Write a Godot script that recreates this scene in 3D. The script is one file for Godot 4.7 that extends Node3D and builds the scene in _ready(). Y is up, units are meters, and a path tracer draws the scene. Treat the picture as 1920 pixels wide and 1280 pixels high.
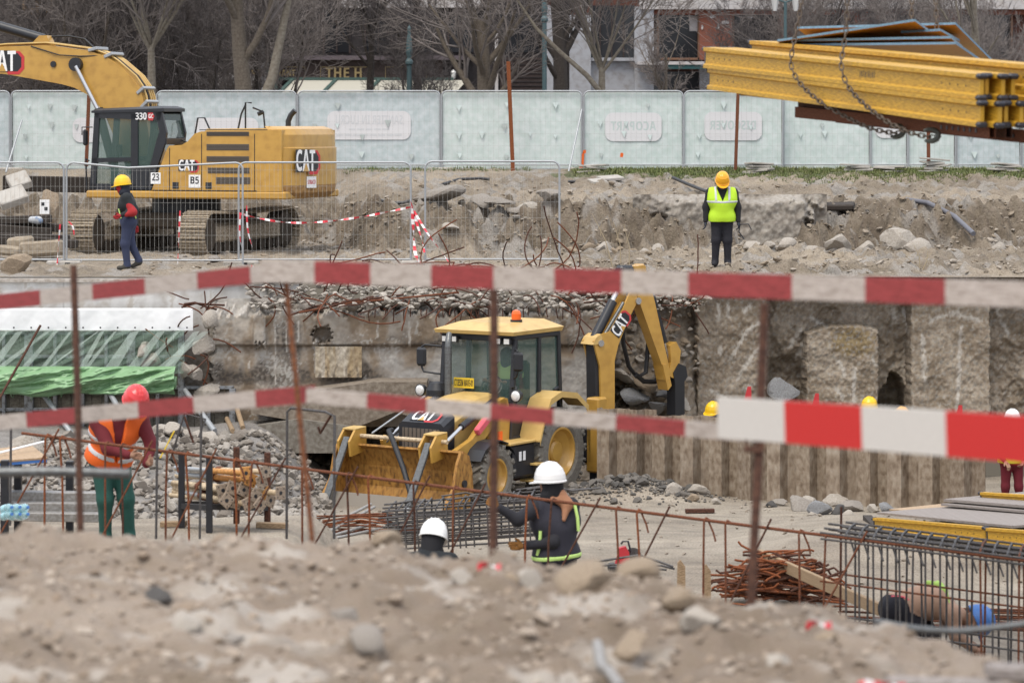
extends Node3D
# A construction pit seen through a long lens. y is up, the camera looks along -z; "d" is the distance in metres in front of it.

const F := 5200.0          # focal length in pixels of the 1920 x 1280 photograph
const EYE := 1.75          # height of the lens
const HORIZON := 240.0     # row of the horizon in the photograph

var M := {}
var used := {}
var rng := RandomNumberGenerator.new()
var nz := FastNoiseLite.new()
var nz2 := FastNoiseLite.new()
var nzr := FastNoiseLite.new()
var bold: Font

func P(px: float, py: float, d: float) -> Vector3:
	return Vector3((px - 960.0) * d / F, EYE - (py - HORIZON) * d / F, -d)

func lin(r: float, g: float, b: float) -> Color:
	return Color(r, g, b)

# ---------------------------------------------------------------- mesh collector
class G:
	var v := PackedVector3Array()
	var n := PackedVector3Array()
	var c := PackedColorArray()
	var col := Color(1, 1, 1)
	var t := Transform3D.IDENTITY

	func tri(a: Vector3, b: Vector3, d: Vector3) -> void:
		a = t * a; b = t * b; d = t * d
		var nn := (d - a).cross(b - a).normalized()
		v.append(a); v.append(b); v.append(d)
		n.append(nn); n.append(nn); n.append(nn)
		c.append(col); c.append(col); c.append(col)

	func quad(a: Vector3, b: Vector3, d: Vector3, e: Vector3) -> void:
		tri(a, b, d); tri(a, d, e)

	# triangle with given normals; the winding follows them
	func stri(a: Vector3, b: Vector3, d: Vector3, na: Vector3, nb: Vector3, nd: Vector3) -> void:
		a = t * a; b = t * b; d = t * d
		na = (t.basis * na).normalized(); nb = (t.basis * nb).normalized(); nd = (t.basis * nd).normalized()
		var f := (d - a).cross(b - a)
		if f.dot(na + nb + nd) < 0.0:
			var x := b; b = d; d = x
			x = nb; nb = nd; nd = x
		v.append(a); v.append(b); v.append(d)
		n.append(na); n.append(nb); n.append(nd)
		c.append(col); c.append(col); c.append(col)

	func squad(a: Vector3, b: Vector3, d: Vector3, e: Vector3, na: Vector3, nb: Vector3, nd: Vector3, ne: Vector3) -> void:
		stri(a, b, d, na, nb, nd); stri(a, d, e, na, nd, ne)

	# flat triangle turned away from a point inside
	func otri(a: Vector3, b: Vector3, d: Vector3, inside: Vector3) -> void:
		if (d - a).cross(b - a).dot((a + b + d) / 3.0 - inside) < 0.0:
			tri(a, d, b)
		else:
			tri(a, b, d)

	func box(at: Vector3, size: Vector3, turn := Basis.IDENTITY, bev := 0.0) -> void:
		var h := size / 2.0
		var p := []
		if bev <= 0.0:
			for i in 8:
				p.append(at + turn * Vector3(h.x * (1 if i & 1 else -1), h.y * (1 if i & 2 else -1), h.z * (1 if i & 4 else -1)))
			for f in [[0, 1, 3, 2], [4, 6, 7, 5], [0, 4, 5, 1], [2, 3, 7, 6], [0, 2, 6, 4], [1, 5, 7, 3]]:
				otri(p[f[0]], p[f[1]], p[f[2]], at); otri(p[f[0]], p[f[2]], p[f[3]], at)
			return
		bev = minf(bev, minf(h.x, minf(h.y, h.z)) * 0.9)
		for ax in 3:
			var u := (ax + 1) % 3
			var w := (ax + 2) % 3
			for s in [-1.0, 1.0]:
				var q := []
				for k in [[-1, -1], [1, -1], [1, 1], [-1, 1]]:
					var e := Vector3.ZERO
					e[ax] = h[ax] * s
					e[u] = (h[u] - bev) * k[0]
					e[w] = (h[w] - bev) * k[1]
					q.append(at + turn * e)
				otri(q[0], q[1], q[2], at); otri(q[0], q[2], q[3], at)
			for s in [[-1, -1], [1, -1], [1, 1], [-1, 1]]:
				var q := []
				for k in [[0, -1], [0, 1], [1, 1], [1, -1]]:
					var e := Vector3.ZERO
					e[ax] = (h[ax] - bev) * k[1]
					e[u] = (h[u] - (bev if k[0] == 1 else 0.0)) * s[0]
					e[w] = (h[w] - (bev if k[0] == 0 else 0.0)) * s[1]
					q.append(at + turn * e)
				otri(q[0], q[1], q[2], at); otri(q[0], q[2], q[3], at)
		for i in 8:
			var sg := Vector3(1 if i & 1 else -1, 1 if i & 2 else -1, 1 if i & 4 else -1)
			var q := []
			for ax in 3:
				var e := (h - Vector3.ONE * bev) * sg
				e[ax] = h[ax] * sg[ax]
				q.append(at + turn * e)
			otri(q[0], q[1], q[2], at)

	# a bar of rectangular section between two points
	func bar(a: Vector3, b: Vector3, w: float, h: float, up := Vector3.UP, bev := 0.0) -> void:
		var x := (b - a).normalized()
		if absf(x.dot(up)) > 0.98:
			up = Vector3.RIGHT if absf(x.x) < 0.9 else Vector3.UP
		var z := x.cross(up).normalized()
		box((a + b) / 2.0, Vector3(a.distance_to(b), h, w), Basis(x, z.cross(x).normalized(), z), bev)

	func tube(pts: Array, r: Variant, sides := 6, caps := true) -> void:
		var m := pts.size()
		var rings := []
		var nrm := []
		var side := Vector3.ZERO
		for i in m:
			var dir: Vector3 = (pts[mini(i + 1, m - 1)] - pts[maxi(i - 1, 0)]).normalized()
			if side == Vector3.ZERO:
				side = dir.cross(Vector3.UP if absf(dir.y) < 0.9 else Vector3.RIGHT).normalized()
			side = (side - dir * side.dot(dir)).normalized()
			var up := dir.cross(side)
			var rr: float = r[i] if r is Array or r is PackedFloat32Array else r
			var ring := []
			var rn := []
			for k in sides:
				var a := TAU * k / sides
				var e := side * cos(a) + up * sin(a)
				rn.append(e)
				ring.append(pts[i] + e * rr)
			rings.append(ring); nrm.append(rn)
		for i in m - 1:
			for k in sides:
				var q := (k + 1) % sides
				squad(rings[i][k], rings[i][q], rings[i + 1][q], rings[i + 1][k], nrm[i][k], nrm[i][q], nrm[i + 1][q], nrm[i + 1][k])
		if caps:
			for k in range(1, sides - 1):
				otri(rings[0][0], rings[0][k], rings[0][k + 1], pts[1])
				otri(rings[m - 1][0], rings[m - 1][k], rings[m - 1][k + 1], pts[m - 2])

	# profile of (radius, height) points turned about an axis through "at"
	func lathe(profile: Array, sides: int, at := Vector3.ZERO, turn := Basis.IDENTITY, smooth := true) -> void:
		var m := profile.size()
		for i in m - 1:
			var p: Vector2 = profile[i]
			var q: Vector2 = profile[i + 1]
			var e := (q - p).normalized()
			for k in sides:
				var a := TAU * k / sides
				var b := TAU * (k + 1) / sides
				var ca := Vector3(cos(a), 0, sin(a))
				var cb := Vector3(cos(b), 0, sin(b))
				var na := turn * (ca * e.y + Vector3.UP * -e.x)
				var nb := turn * (cb * e.y + Vector3.UP * -e.x)
				if not smooth:
					na = (na + nb).normalized(); nb = na
				var p1 := at + turn * (ca * p.x + Vector3.UP * p.y)
				var p2 := at + turn * (cb * p.x + Vector3.UP * p.y)
				var p3 := at + turn * (cb * q.x + Vector3.UP * q.y)
				var p4 := at + turn * (ca * q.x + Vector3.UP * q.y)
				if p.x > 0.0001:
					stri(p1, p2, p3 if q.x > 0.0001 else p4, na, nb, nb if q.x > 0.0001 else na)
				if q.x > 0.0001:
					stri(p1, p3, p4, na, nb, na)

	# polygon in a plane, pushed out along z
	func prism(poly: PackedVector2Array, z0: float, z1: float, turn := Transform3D.IDENTITY) -> void:
		var idx := Geometry2D.triangulate_polygon(poly)
		var cw := Geometry2D.is_polygon_clockwise(poly)
		for i in range(0, idx.size(), 3):
			var a := poly[idx[i]]
			var b := poly[idx[i + 1]]
			var d := poly[idx[i + 2]]
			if (b - a).cross(d - a) < 0.0:
				var x := b; b = d; d = x
			var zh := maxf(z0, z1)
			var zl := minf(z0, z1)
			tri(turn * Vector3(a.x, a.y, zh), turn * Vector3(d.x, d.y, zh), turn * Vector3(b.x, b.y, zh))
			tri(turn * Vector3(a.x, a.y, zl), turn * Vector3(b.x, b.y, zl), turn * Vector3(d.x, d.y, zl))
		var m := poly.size()
		for i in m:
			var a := poly[i]
			var b := poly[(i + 1) % m]
			var zh := maxf(z0, z1)
			var zl := minf(z0, z1)
			if cw:
				var x := a; a = b; b = x
			quad(turn * Vector3(a.x, a.y, zl), turn * Vector3(a.x, a.y, zh), turn * Vector3(b.x, b.y, zh), turn * Vector3(b.x, b.y, zl))

	func mesh() -> ArrayMesh:
		var arr := []
		arr.resize(Mesh.ARRAY_MAX)
		arr[Mesh.ARRAY_VERTEX] = v
		arr[Mesh.ARRAY_NORMAL] = n
		arr[Mesh.ARRAY_COLOR] = c
		var am := ArrayMesh.new()
		am.add_surface_from_arrays(Mesh.PRIMITIVE_TRIANGLES, arr)
		return am

func poly(a: Array) -> PackedVector2Array:
	var o := PackedVector2Array()
	for i in range(0, a.size(), 2):
		o.append(Vector2(a[i], a[i + 1]))
	return o

func round_rect(w: float, h: float, r: float, k := 5) -> PackedVector2Array:
	var o := PackedVector2Array()
	for q in 4:
		var cx := (w / 2 - r) * (1 if q == 0 or q == 3 else -1)
		var cy := (h / 2 - r) * (1 if q < 2 else -1)
		for i in k + 1:
			var a := PI / 2 * (q + float(i) / k)
			o.append(Vector2(cx + cos(a) * r, cy + sin(a) * r))
	return o

# ---------------------------------------------------------------- scene helpers
func numbered(called: String) -> String:
	var k: int = used.get(called, 0)
	used[called] = k + 1
	return called if k == 0 else "%s_%03d" % [called, k]

func thing(called: String, label: String, category: String, at := Vector3.ZERO, group := "") -> Node3D:
	var o := Node3D.new()
	o.name = numbered(called)
	add_child(o)
	o.position = at
	return tag(o, label, category, group)

func tag(o: Node3D, label: String, category: String, group := "") -> Node3D:
	o.set_meta("label", label)
	o.set_meta("category", category)
	if group:
		o.set_meta("group", group)
	return o

func inst(mesh: Mesh, called: String, m: Material, parent: Node3D, xf := Transform3D.IDENTITY) -> MeshInstance3D:
	var o := MeshInstance3D.new()
	o.mesh = mesh
	o.material_override = null
	o.name = called
	o.transform = xf
	if mesh.get_surface_count() and m:
		o.set_surface_override_material(0, m)
	parent.add_child(o, true)
	return o

func part(g: G, called: String, m: Material, parent: Node3D, label := "") -> MeshInstance3D:
	var o := inst(g.mesh(), called, m, parent)
	if label:
		o.set_meta("label", label)
	return o

func solo(g: G, called: String, m: Material, label: String, category: String, group := "") -> MeshInstance3D:
	var o := MeshInstance3D.new()
	o.mesh = g.mesh()
	o.name = numbered(called)
	o.set_surface_override_material(0, m)
	add_child(o)
	tag(o, label, category, group)
	return o

func place(mesh: Mesh, called: String, m: Material, xf: Transform3D, label: String, category: String, group := "") -> MeshInstance3D:
	var o := MeshInstance3D.new()
	o.mesh = mesh
	o.name = numbered(called)
	o.set_surface_override_material(0, m)
	o.transform = xf
	add_child(o)
	tag(o, label, category, group)
	return o

func structure(mesh: Mesh, called: String, m: Material) -> MeshInstance3D:
	var o := MeshInstance3D.new()
	o.mesh = mesh
	o.name = numbered(called)
	o.set_surface_override_material(0, m)
	add_child(o)
	o.set_meta("kind", "structure")
	return o

func scatter(mesh: Mesh, m: Material, xfs: Array, cols: Array, called: String, parent: Node3D, label := "", category := "") -> MultiMeshInstance3D:
	var mm := MultiMesh.new()
	mm.transform_format = MultiMesh.TRANSFORM_3D
	mm.use_colors = cols.size() > 0
	mm.mesh = mesh
	mm.instance_count = xfs.size()
	for i in xfs.size():
		mm.set_instance_transform(i, xfs[i])
		if cols.size():
			mm.set_instance_color(i, cols[i])
	var o := MultiMeshInstance3D.new()
	o.multimesh = mm
	o.material_override = m
	o.name = numbered(called) if parent == self else called
	parent.add_child(o, true)
	o.set_meta("kind", "stuff")
	if label:
		tag(o, label, category)
	return o

# ---------------------------------------------------------------- lettering
func text_mesh(s: String, size: float, depth := 0.002) -> Mesh:
	var tm := TextMesh.new()
	tm.text = s
	tm.font = bold
	tm.font_size = 64
	tm.pixel_size = size / 46.0
	tm.depth = depth
	tm.curve_step = 3.0
	return tm

func letters(s: String, h: float, m: Material, parent: Node3D, xf: Transform3D, width := 0.0, called := "lettering") -> MeshInstance3D:
	var tm := text_mesh(s, h)
	var o := MeshInstance3D.new()
	o.mesh = tm
	o.name = called
	o.set_surface_override_material(0, m)
	if width > 0.0:
		var w: float = tm.get_aabb().size.x
		if w > 0.0:
			xf = xf.scaled_local(Vector3(width / w, 1, 1))
	o.transform = xf
	parent.add_child(o, true)
	return o

# black and red hexagon badge with white letters; x to the right, y up, z outwards
func badge(parent: Node3D, xf: Transform3D, w: float) -> void:
	var h := w * 0.62
	var b := Node3D.new()
	b.name = "badge"
	parent.add_child(b, true)
	b.transform = xf
	var g := G.new()
	g.prism(poly([w * 0.02, -h * 0.32, w * 0.16, -h * 0.56, w * 0.5, -h * 0.56, w * 0.66, -h * 0.3, w * 0.66, h * 0.26, w * 0.52, h * 0.5, w * 0.3, h * 0.5]), 0.001, 0.004)
	part(g, "red_hexagon", M.red_paint, b)
	g = G.new()
	g.prism(poly([w * 0.1, -h * 0.26, w * 0.2, -h * 0.42, w * 0.45, -h * 0.42, w * 0.57, -h * 0.22, w * 0.57, h * 0.2, w * 0.45, h * 0.42, w * 0.2, h * 0.46]), 0.004, 0.006)
	part(g, "black_hexagon", M.black_paint, b)
	g = G.new()
	g.prism(poly([-w * 0.53, -h * 0.44, w * 0.16, -h * 0.44, w * 0.22, h * 0.54, -w * 0.53, h * 0.54]), 0.0045, 0.0065)
	part(g, "black_field", M.black_paint, b)
	letters("CAT", h * 0.92, M.white_paint, b, Transform3D(Basis.IDENTITY, Vector3(-w * 0.06, h * 0.04, 0.008)), w * 0.9)
	g = G.new()
	g.prism(poly([-w * 0.17, -h * 0.42, w * 0.09, -h * 0.42, -w * 0.04, -h * 0.02]), 0.008, 0.0115)
	part(g, "triangle", M.cat_yellow, b)

# ---------------------------------------------------------------- materials
func ramp(a: Color, b: Color, mid := Color(-1, 0, 0)) -> Gradient:
	var gr := Gradient.new()
	gr.offsets = PackedFloat32Array([0.0, 1.0])
	gr.colors = PackedColorArray([a, b])
	if mid.r >= 0.0:
		gr.add_point(0.5, mid)
	return gr

func noise_tex(freq: float, sd: int, gr: Gradient, size := 512, normal := 0.0, oct := 5, type := FastNoiseLite.TYPE_SIMPLEX_SMOOTH) -> NoiseTexture2D:
	var f := FastNoiseLite.new()
	f.noise_type = type
	f.frequency = freq
	f.seed = sd
	f.fractal_octaves = oct
	var t := NoiseTexture2D.new()
	t.width = size
	t.height = size
	t.seamless = true
	t.noise = f
	if normal > 0.0:
		t.as_normal_map = true
		t.bump_strength = normal
	elif gr:
		t.color_ramp = gr
	return t

func mat(c: Color, rough := 0.7, metal := 0.0, tex: Texture2D = null, scale := Vector3.ONE, nrm: Texture2D = null, nscale := 1.0, world := false) -> StandardMaterial3D:
	var m := StandardMaterial3D.new()
	m.albedo_color = c.linear_to_srgb()
	m.roughness = rough
	m.metallic = metal
	if tex:
		m.albedo_texture = tex
	if nrm:
		m.normal_enabled = true
		m.normal_texture = nrm
		m.normal_scale = nscale
	if tex or nrm:
		m.uv1_triplanar = true
		m.uv1_world_triplanar = world
		m.uv1_scale = scale
	return m

func vmat(rough := 0.9, tex: Texture2D = null, scale := Vector3.ONE, nrm: Texture2D = null, nscale := 1.0, world := true) -> StandardMaterial3D:
	var m := mat(Color(1, 1, 1), rough, 0.0, tex, scale, nrm, nscale, world)
	m.vertex_color_use_as_albedo = true
	return m

func glass(c: Color, alpha: float, rough := 0.04) -> StandardMaterial3D:
	var m := StandardMaterial3D.new()
	m.albedo_color = Color(c.linear_to_srgb(), alpha)
	m.transparency = BaseMaterial3D.TRANSPARENCY_ALPHA
	m.roughness = rough
	m.metallic_specular = 0.5
	return m

func make_materials() -> void:
	var grain := noise_tex(0.06, 3, ramp(Color(0.78, 0.78, 0.78), Color(1, 1, 1)), 512, 0.0, 5)
	var dirt := noise_tex(0.012, 5, ramp(Color(0.85, 0.82, 0.79), Color(1, 1, 1), Color(0.96, 0.955, 0.95)), 512, 0.0, 7)
	var blotch := noise_tex(0.02, 9, ramp(Color(0.7, 0.66, 0.62), Color(1.0, 0.99, 0.97)), 512, 0.0, 6)
	var rust_t := noise_tex(0.03, 12, ramp(Color(0.45, 0.36, 0.32), Color(1.0, 0.86, 0.75), Color(0.75, 0.62, 0.55)), 512, 0.0, 6)
	var soil := noise_tex(0.045, 21, ramp(Color(0.62, 0.59, 0.56), Color(1.0, 1.0, 1.0), Color(0.86, 0.85, 0.84)), 1024, 0.0, 7)
	var wood := noise_tex(0.03, 31, ramp(Color(0.62, 0.58, 0.52), Color(1, 0.98, 0.95)), 512, 0.0, 5)
	var bump := noise_tex(0.05, 40, null, 512, 6.0, 6)
	var bump2 := noise_tex(0.02, 41, null, 1024, 10.0, 7)
	var worn := noise_tex(0.02, 55, ramp(Color(0.5, 0.46, 0.42), Color(1, 1, 1), Color(0.93, 0.92, 0.9)), 512, 0.0, 7)
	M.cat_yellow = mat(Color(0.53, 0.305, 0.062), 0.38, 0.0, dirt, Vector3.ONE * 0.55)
	M.cat_yellow.clearcoat_enabled = true
	M.cat_yellow.clearcoat = 0.25
	M.cat_yellow.clearcoat_roughness = 0.3
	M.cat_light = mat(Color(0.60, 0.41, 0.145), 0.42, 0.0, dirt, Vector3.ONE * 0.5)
	M.bucket_yellow = mat(Color(0.46, 0.255, 0.06), 0.65, 0.0, noise_tex(0.02, 56, ramp(Color(0.22, 0.17, 0.13), Color(1, 1, 1), Color(0.86, 0.8, 0.72)), 512, 0.0, 8), Vector3(1.2, 0.5, 1.2))
	M.black_paint = mat(Color(0.016, 0.017, 0.021), 0.42)
	M.black_metal = mat(Color(0.020, 0.022, 0.028), 0.4, 0.0, dirt, Vector3.ONE)
	M.grille = mat(Color(0.055, 0.05, 0.045), 0.75)
	M.vent = mat(Color(0.13, 0.105, 0.085), 0.85)
	M.rubber = mat(Color(0.22, 0.215, 0.20), 0.9, 0.0, blotch, Vector3.ONE * 1.4, bump, 0.5)
	M.hose = mat(Color(0.012, 0.012, 0.014), 0.55)
	M.steel = mat(Color(0.55, 0.55, 0.56), 0.25, 0.85)
	M.galv = mat(Color(0.46, 0.48, 0.50), 0.45, 0.35, grain, Vector3.ONE * 2.0)
	M.wire = mat(Color(0.36, 0.355, 0.34), 0.6, 0.1)
	M.track = mat(Color(0.40, 0.34, 0.265), 0.9, 0.0, worn, Vector3.ONE * 1.2, bump, 0.6)
	M.track_dark = mat(Color(0.085, 0.07, 0.055), 0.9, 0.0, blotch, Vector3.ONE)
	M.red_paint = mat(Color(0.50, 0.035, 0.04), 0.5)
	M.white_paint = mat(Color(0.80, 0.80, 0.80), 0.5)
	M.orange_light = mat(Color(0.80, 0.13, 0.02), 0.2)
	M.clear_light = mat(Color(0.75, 0.75, 0.74), 0.15, 0.2)
	M.pink = mat(Color(0.62, 0.10, 0.13), 0.6)
	M.sign_yellow = mat(Color(0.72, 0.50, 0.03), 0.6)
	M.glass = glass(Color(0.10, 0.17, 0.15), 0.30)
	M.glass.metallic_specular = 0.35
	M.seat = mat(Color(0.05, 0.048, 0.045), 0.85)
	M.rust = mat(Color(0.26, 0.13, 0.075), 0.9, 0.0, rust_t, Vector3.ONE * 3.0)
	M.rust_bright = mat(Color(0.36, 0.155, 0.06), 0.9, 0.0, rust_t, Vector3.ONE * 3.0)
	M.rust_dark = mat(Color(0.13, 0.075, 0.055), 0.9, 0.0, rust_t, Vector3.ONE * 2.0)
	M.rebar = mat(Color(0.115, 0.115, 0.125), 0.6, 0.35, blotch, Vector3.ONE * 3.0)
	M.chain = mat(Color(0.16, 0.13, 0.105), 0.6, 0.4, blotch, Vector3.ONE * 5.0)
	M.hook = mat(Color(0.09, 0.10, 0.09), 0.55, 0.3)
	M.beam_yellow = mat(Color(0.80, 0.49, 0.045), 0.55, 0.0, wood, Vector3(0.6, 8.0, 8.0))
	M.cap = mat(Color(0.018, 0.018, 0.026), 0.4)
	M.ply_under = mat(Color(0.74, 0.42, 0.075), 0.5, 0.0, wood, Vector3(1.0, 4.0, 4.0))
	M.ply_edge = mat(Color(0.20, 0.38, 0.58), 0.7, 0.0, blotch, Vector3.ONE * 4.0)
	M.ply_pale = mat(Color(0.60, 0.46, 0.33), 0.75, 0.0, wood, Vector3(1.5, 4.0, 4.0))
	M.ply_grey = mat(Color(0.30, 0.27, 0.26), 0.8, 0.0, worn, Vector3(2.0, 6.0, 6.0))
	M.timber = mat(Color(0.46, 0.35, 0.24), 0.85, 0.0, wood, Vector3(1.0, 6.0, 6.0))
	M.timber_dark = mat(Color(0.055, 0.045, 0.04), 0.85, 0.0, wood, Vector3(1.0, 5.0, 5.0))
	M.board_white = mat(Color(0.53, 0.475, 0.445), 0.8, 0.0, worn, Vector3(1.2, 7.0, 7.0))
	M.board_red = mat(Color(0.34, 0.052, 0.055), 0.75, 0.0, worn, Vector3(1.2, 7.0, 7.0))
	M.board_white_new = mat(Color(0.74, 0.70, 0.65), 0.65, 0.0, grain, Vector3(2.0, 5.0, 5.0))
	M.board_red_new = mat(Color(0.68, 0.022, 0.018), 0.5, 0.0, grain, Vector3(2.0, 5.0, 5.0))
	M.post = mat(Color(0.17, 0.115, 0.095), 0.85, 0.0, rust_t, Vector3.ONE * 2.0)
	M.post_bright = mat(Color(0.32, 0.17, 0.085), 0.85, 0.0, rust_t, Vector3.ONE * 2.0)
	M.soil = vmat(0.95, soil, Vector3.ONE * 0.55, bump2, 1.8)
	M.soil_fine = vmat(0.95, soil, Vector3.ONE * 2.2, bump2, 0.8)
	M.rock = vmat(0.92, blotch, Vector3.ONE * 1.5, bump, 0.8, false)
	M.concrete = vmat(0.9, blotch, Vector3.ONE * 0.8, bump, 0.22)
	M.concrete_flat = vmat(0.9, dirt, Vector3.ONE * 0.5)
	M.concrete_streak = vmat(0.9, noise_tex(0.05, 61, ramp(Color(0.68, 0.64, 0.6), Color(1, 1, 1)), 512, 0.0, 6), Vector3(1.3, 0.25, 1.3), bump, 0.6)
	M.concrete_plain = mat(Color(0.42, 0.40, 0.37), 0.9, 0.0, dirt, Vector3.ONE * 0.8, bump, 0.4)
	M.concrete_grey = mat(Color(0.30, 0.29, 0.28), 0.9, 0.0, blotch, Vector3.ONE * 0.8)
	var pile_t := noise_tex(0.014, 71, ramp(Color(0.58, 0.52, 0.47), Color(1, 1, 1), Color(0.84, 0.80, 0.76)), 512, 0.0, 9)
	M.sheet_pile = mat(Color(0.36, 0.31, 0.25), 0.85, 0.0, pile_t, Vector3(1.6, 0.7, 1.6), bump, 0.15, true)
	M.sheet_pile_b = mat(Color(0.31, 0.265, 0.215), 0.85, 0.0, pile_t, Vector3(2.1, 0.8, 2.1), bump, 0.15, true)
	M.sheet_pile_c = mat(Color(0.40, 0.35, 0.29), 0.85, 0.0, pile_t, Vector3(1.2, 0.5, 1.2), bump, 0.15, true)
	M.tarp_white = mat(Color(0.80, 0.81, 0.82), 0.5)
	M.plastic_green = mat(Color(0.21, 0.36, 0.19), 0.35)
	M.plastic_green.backlight_enabled = true
	M.plastic_green.backlight = Color(0.15, 0.25, 0.15)
	M.film = StandardMaterial3D.new()
	M.film.albedo_color = Color(0.62, 0.74, 0.66, 0.24)
	M.film.transparency = BaseMaterial3D.TRANSPARENCY_ALPHA
	M.film.roughness = 0.3
	M.film_fold = M.film.duplicate()
	M.film_fold.albedo_color = Color(0.82, 0.88, 0.84, 0.30)
	M.form_steel = mat(Color(0.25, 0.265, 0.29), 0.6, 0.1, worn, Vector3.ONE)
	M.form_face = mat(Color(0.205, 0.195, 0.17), 0.85, 0.0, blotch, Vector3(1, 2, 1))
	M.screen = mat(Color(0.645, 0.69, 0.69), 0.9, 0.0, noise_tex(0.015, 81, ramp(Color(0.88, 0.92, 0.90), Color(1, 1, 1)), 512, 0.0, 6), Vector3.ONE * 0.5)
	M.screen_grey = mat(Color(0.59, 0.63, 0.655), 0.9, 0.0, noise_tex(0.015, 82, ramp(Color(0.84, 0.88, 0.87), Color(1, 1, 1)), 512, 0.0, 6), Vector3.ONE * 0.5)
	M.print_pale = mat(Color(0.655, 0.65, 0.665), 0.9)
	M.print_text = mat(Color(0.57, 0.58, 0.60), 0.9)
	M.print_green = mat(Color(0.50, 0.57, 0.56), 0.9)
	M.flap = mat(Color(0.38, 0.42, 0.41), 0.95)
	M.tape_red = mat(Color(0.66, 0.04, 0.06), 0.4)
	M.tape_white = mat(Color(0.80, 0.77, 0.77), 0.4)
	M.bark_pale = mat(Color(0.27, 0.25, 0.215), 0.95, 0.0, blotch, Vector3.ONE * 0.8, bump, 0.6)
	M.bark_dark = mat(Color(0.060, 0.052, 0.048), 0.95, 0.0, blotch, Vector3.ONE)
	M.bark_mid = mat(Color(0.17, 0.148, 0.125), 0.95, 0.0, blotch, Vector3.ONE)
	M.twig = mat(Color(0.185, 0.16, 0.148), 0.95)
	M.twig_dark = mat(Color(0.095, 0.082, 0.08), 0.95)
	M.lamp_green = mat(Color(0.060, 0.105, 0.115), 0.6)
	M.brass = mat(Color(0.20, 0.13, 0.07), 0.6, 0.2)
	M.facade_dark = mat(Color(0.030, 0.025, 0.028), 0.8, 0.0, blotch, Vector3.ONE * 0.5)
	M.facade_brown = mat(Color(0.055, 0.038, 0.036), 0.8, 0.0, blotch, Vector3.ONE * 0.5)
	M.facade_purple = mat(Color(0.095, 0.075, 0.085), 0.8)
	M.facade_conc = mat(Color(0.36, 0.37, 0.40), 0.9, 0.0, dirt, Vector3.ONE * 0.4)
	M.facade_pale = mat(Color(0.50, 0.48, 0.48), 0.9, 0.0, dirt, Vector3.ONE * 0.4)
	M.brick = mat(Color(0.27, 0.10, 0.065), 0.9, 0.0, noise_tex(0.12, 91, ramp(Color(0.7, 0.65, 0.62), Color(1, 1, 1)), 512), Vector3.ONE * 0.5)
	M.brick_dark = mat(Color(0.15, 0.065, 0.05), 0.9, 0.0, blotch, Vector3.ONE * 0.5)
	M.wood_frame = mat(Color(0.16, 0.08, 0.045), 0.7)
	M.window_dark = mat(Color(0.016, 0.017, 0.02), 0.08)
	M.awning = mat(Color(0.42, 0.40, 0.34), 0.9)
	M.green_frame = mat(Color(0.045, 0.085, 0.075), 0.6)
	M.gold = mat(Color(0.30, 0.22, 0.10), 0.6)
	M.teal = mat(Color(0.05, 0.14, 0.14), 0.7)
	M.paving = mat(Color(0.22, 0.21, 0.20), 0.9, 0.0, soil, Vector3.ONE * 0.3, null, 1.0, true)
	M.grass = vmat(0.95)
	M.pipe_black = mat(Color(0.030, 0.030, 0.034), 0.5)
	M.pipe_grey = mat(Color(0.12, 0.12, 0.14), 0.5)
	M.tube_grey = mat(Color(0.19, 0.21, 0.23), 0.4, 0.5, blotch, Vector3.ONE * 2.0)
	M.conduit = mat(Color(0.40, 0.41, 0.42), 0.45, 0.3, blotch, Vector3.ONE * 2.0)
	M.prop_cream = mat(Color(0.60, 0.49, 0.345), 0.7, 0.0, worn, Vector3.ONE * 2.0)
	M.prop_orange = mat(Color(0.60, 0.29, 0.08), 0.65, 0.0, worn, Vector3.ONE * 2.0)
	M.prop_plate = mat(Color(0.36, 0.29, 0.23), 0.8, 0.0, worn, Vector3.ONE * 4.0)
	M.water = glass(Color(0.45, 0.80, 0.88), 0.35)
	M.skin = mat(Color(0.42, 0.24, 0.16), 0.6)
	M.cloth = vmat(0.88, grain, Vector3.ONE * 3.0, bump, 0.35, false)
	M.hi_yellow = mat(Color(0.58, 0.90, 0.03), 0.7, 0.0, grain, Vector3.ONE * 3.0)
	M.hi_orange = mat(Color(0.90, 0.15, 0.012), 0.7, 0.0, grain, Vector3.ONE * 3.0)
	M.reflect = mat(Color(0.52, 0.53, 0.55), 0.45)
	M.lime = mat(Color(0.50, 0.72, 0.22), 0.7)
	M.helmet_yellow = mat(Color(0.80, 0.50, 0.015), 0.3)
	M.helmet_amber = mat(Color(0.80, 0.38, 0.02), 0.3)
	M.helmet_red = mat(Color(0.62, 0.045, 0.05), 0.3)
	M.helmet_white = mat(Color(0.78, 0.78, 0.78), 0.3)
	M.scarf = mat(Color(0.42, 0.20, 0.11), 0.9)
	M.blue_plastic = mat(Color(0.05, 0.16, 0.45), 0.5)
	M.pants_green = mat(Color(0.03, 0.10, 0.09), 0.85)
	M.red_tool = mat(Color(0.45, 0.03, 0.04), 0.45)
	M.straw = mat(Color(0.36, 0.29, 0.19), 0.95)
	M.block_stone = mat(Color(0.42, 0.37, 0.30), 0.9, 0.0, blotch, Vector3.ONE)
	M.glow_bulb = mat(Color(0.8, 0.7, 0.5), 0.4)

# ---------------------------------------------------------------- terrain
func ss(a: float, b: float, x: float) -> float:
	return smoothstep(a, b, x)

func edge_d(x: float) -> float:
	x = clampf(x, -3.5, 2.6)
	return 11.72 - 0.68 * x - 0.16 * x * x + nz.get_noise_2d(x * 14.0, 77.0) * 0.25

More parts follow.
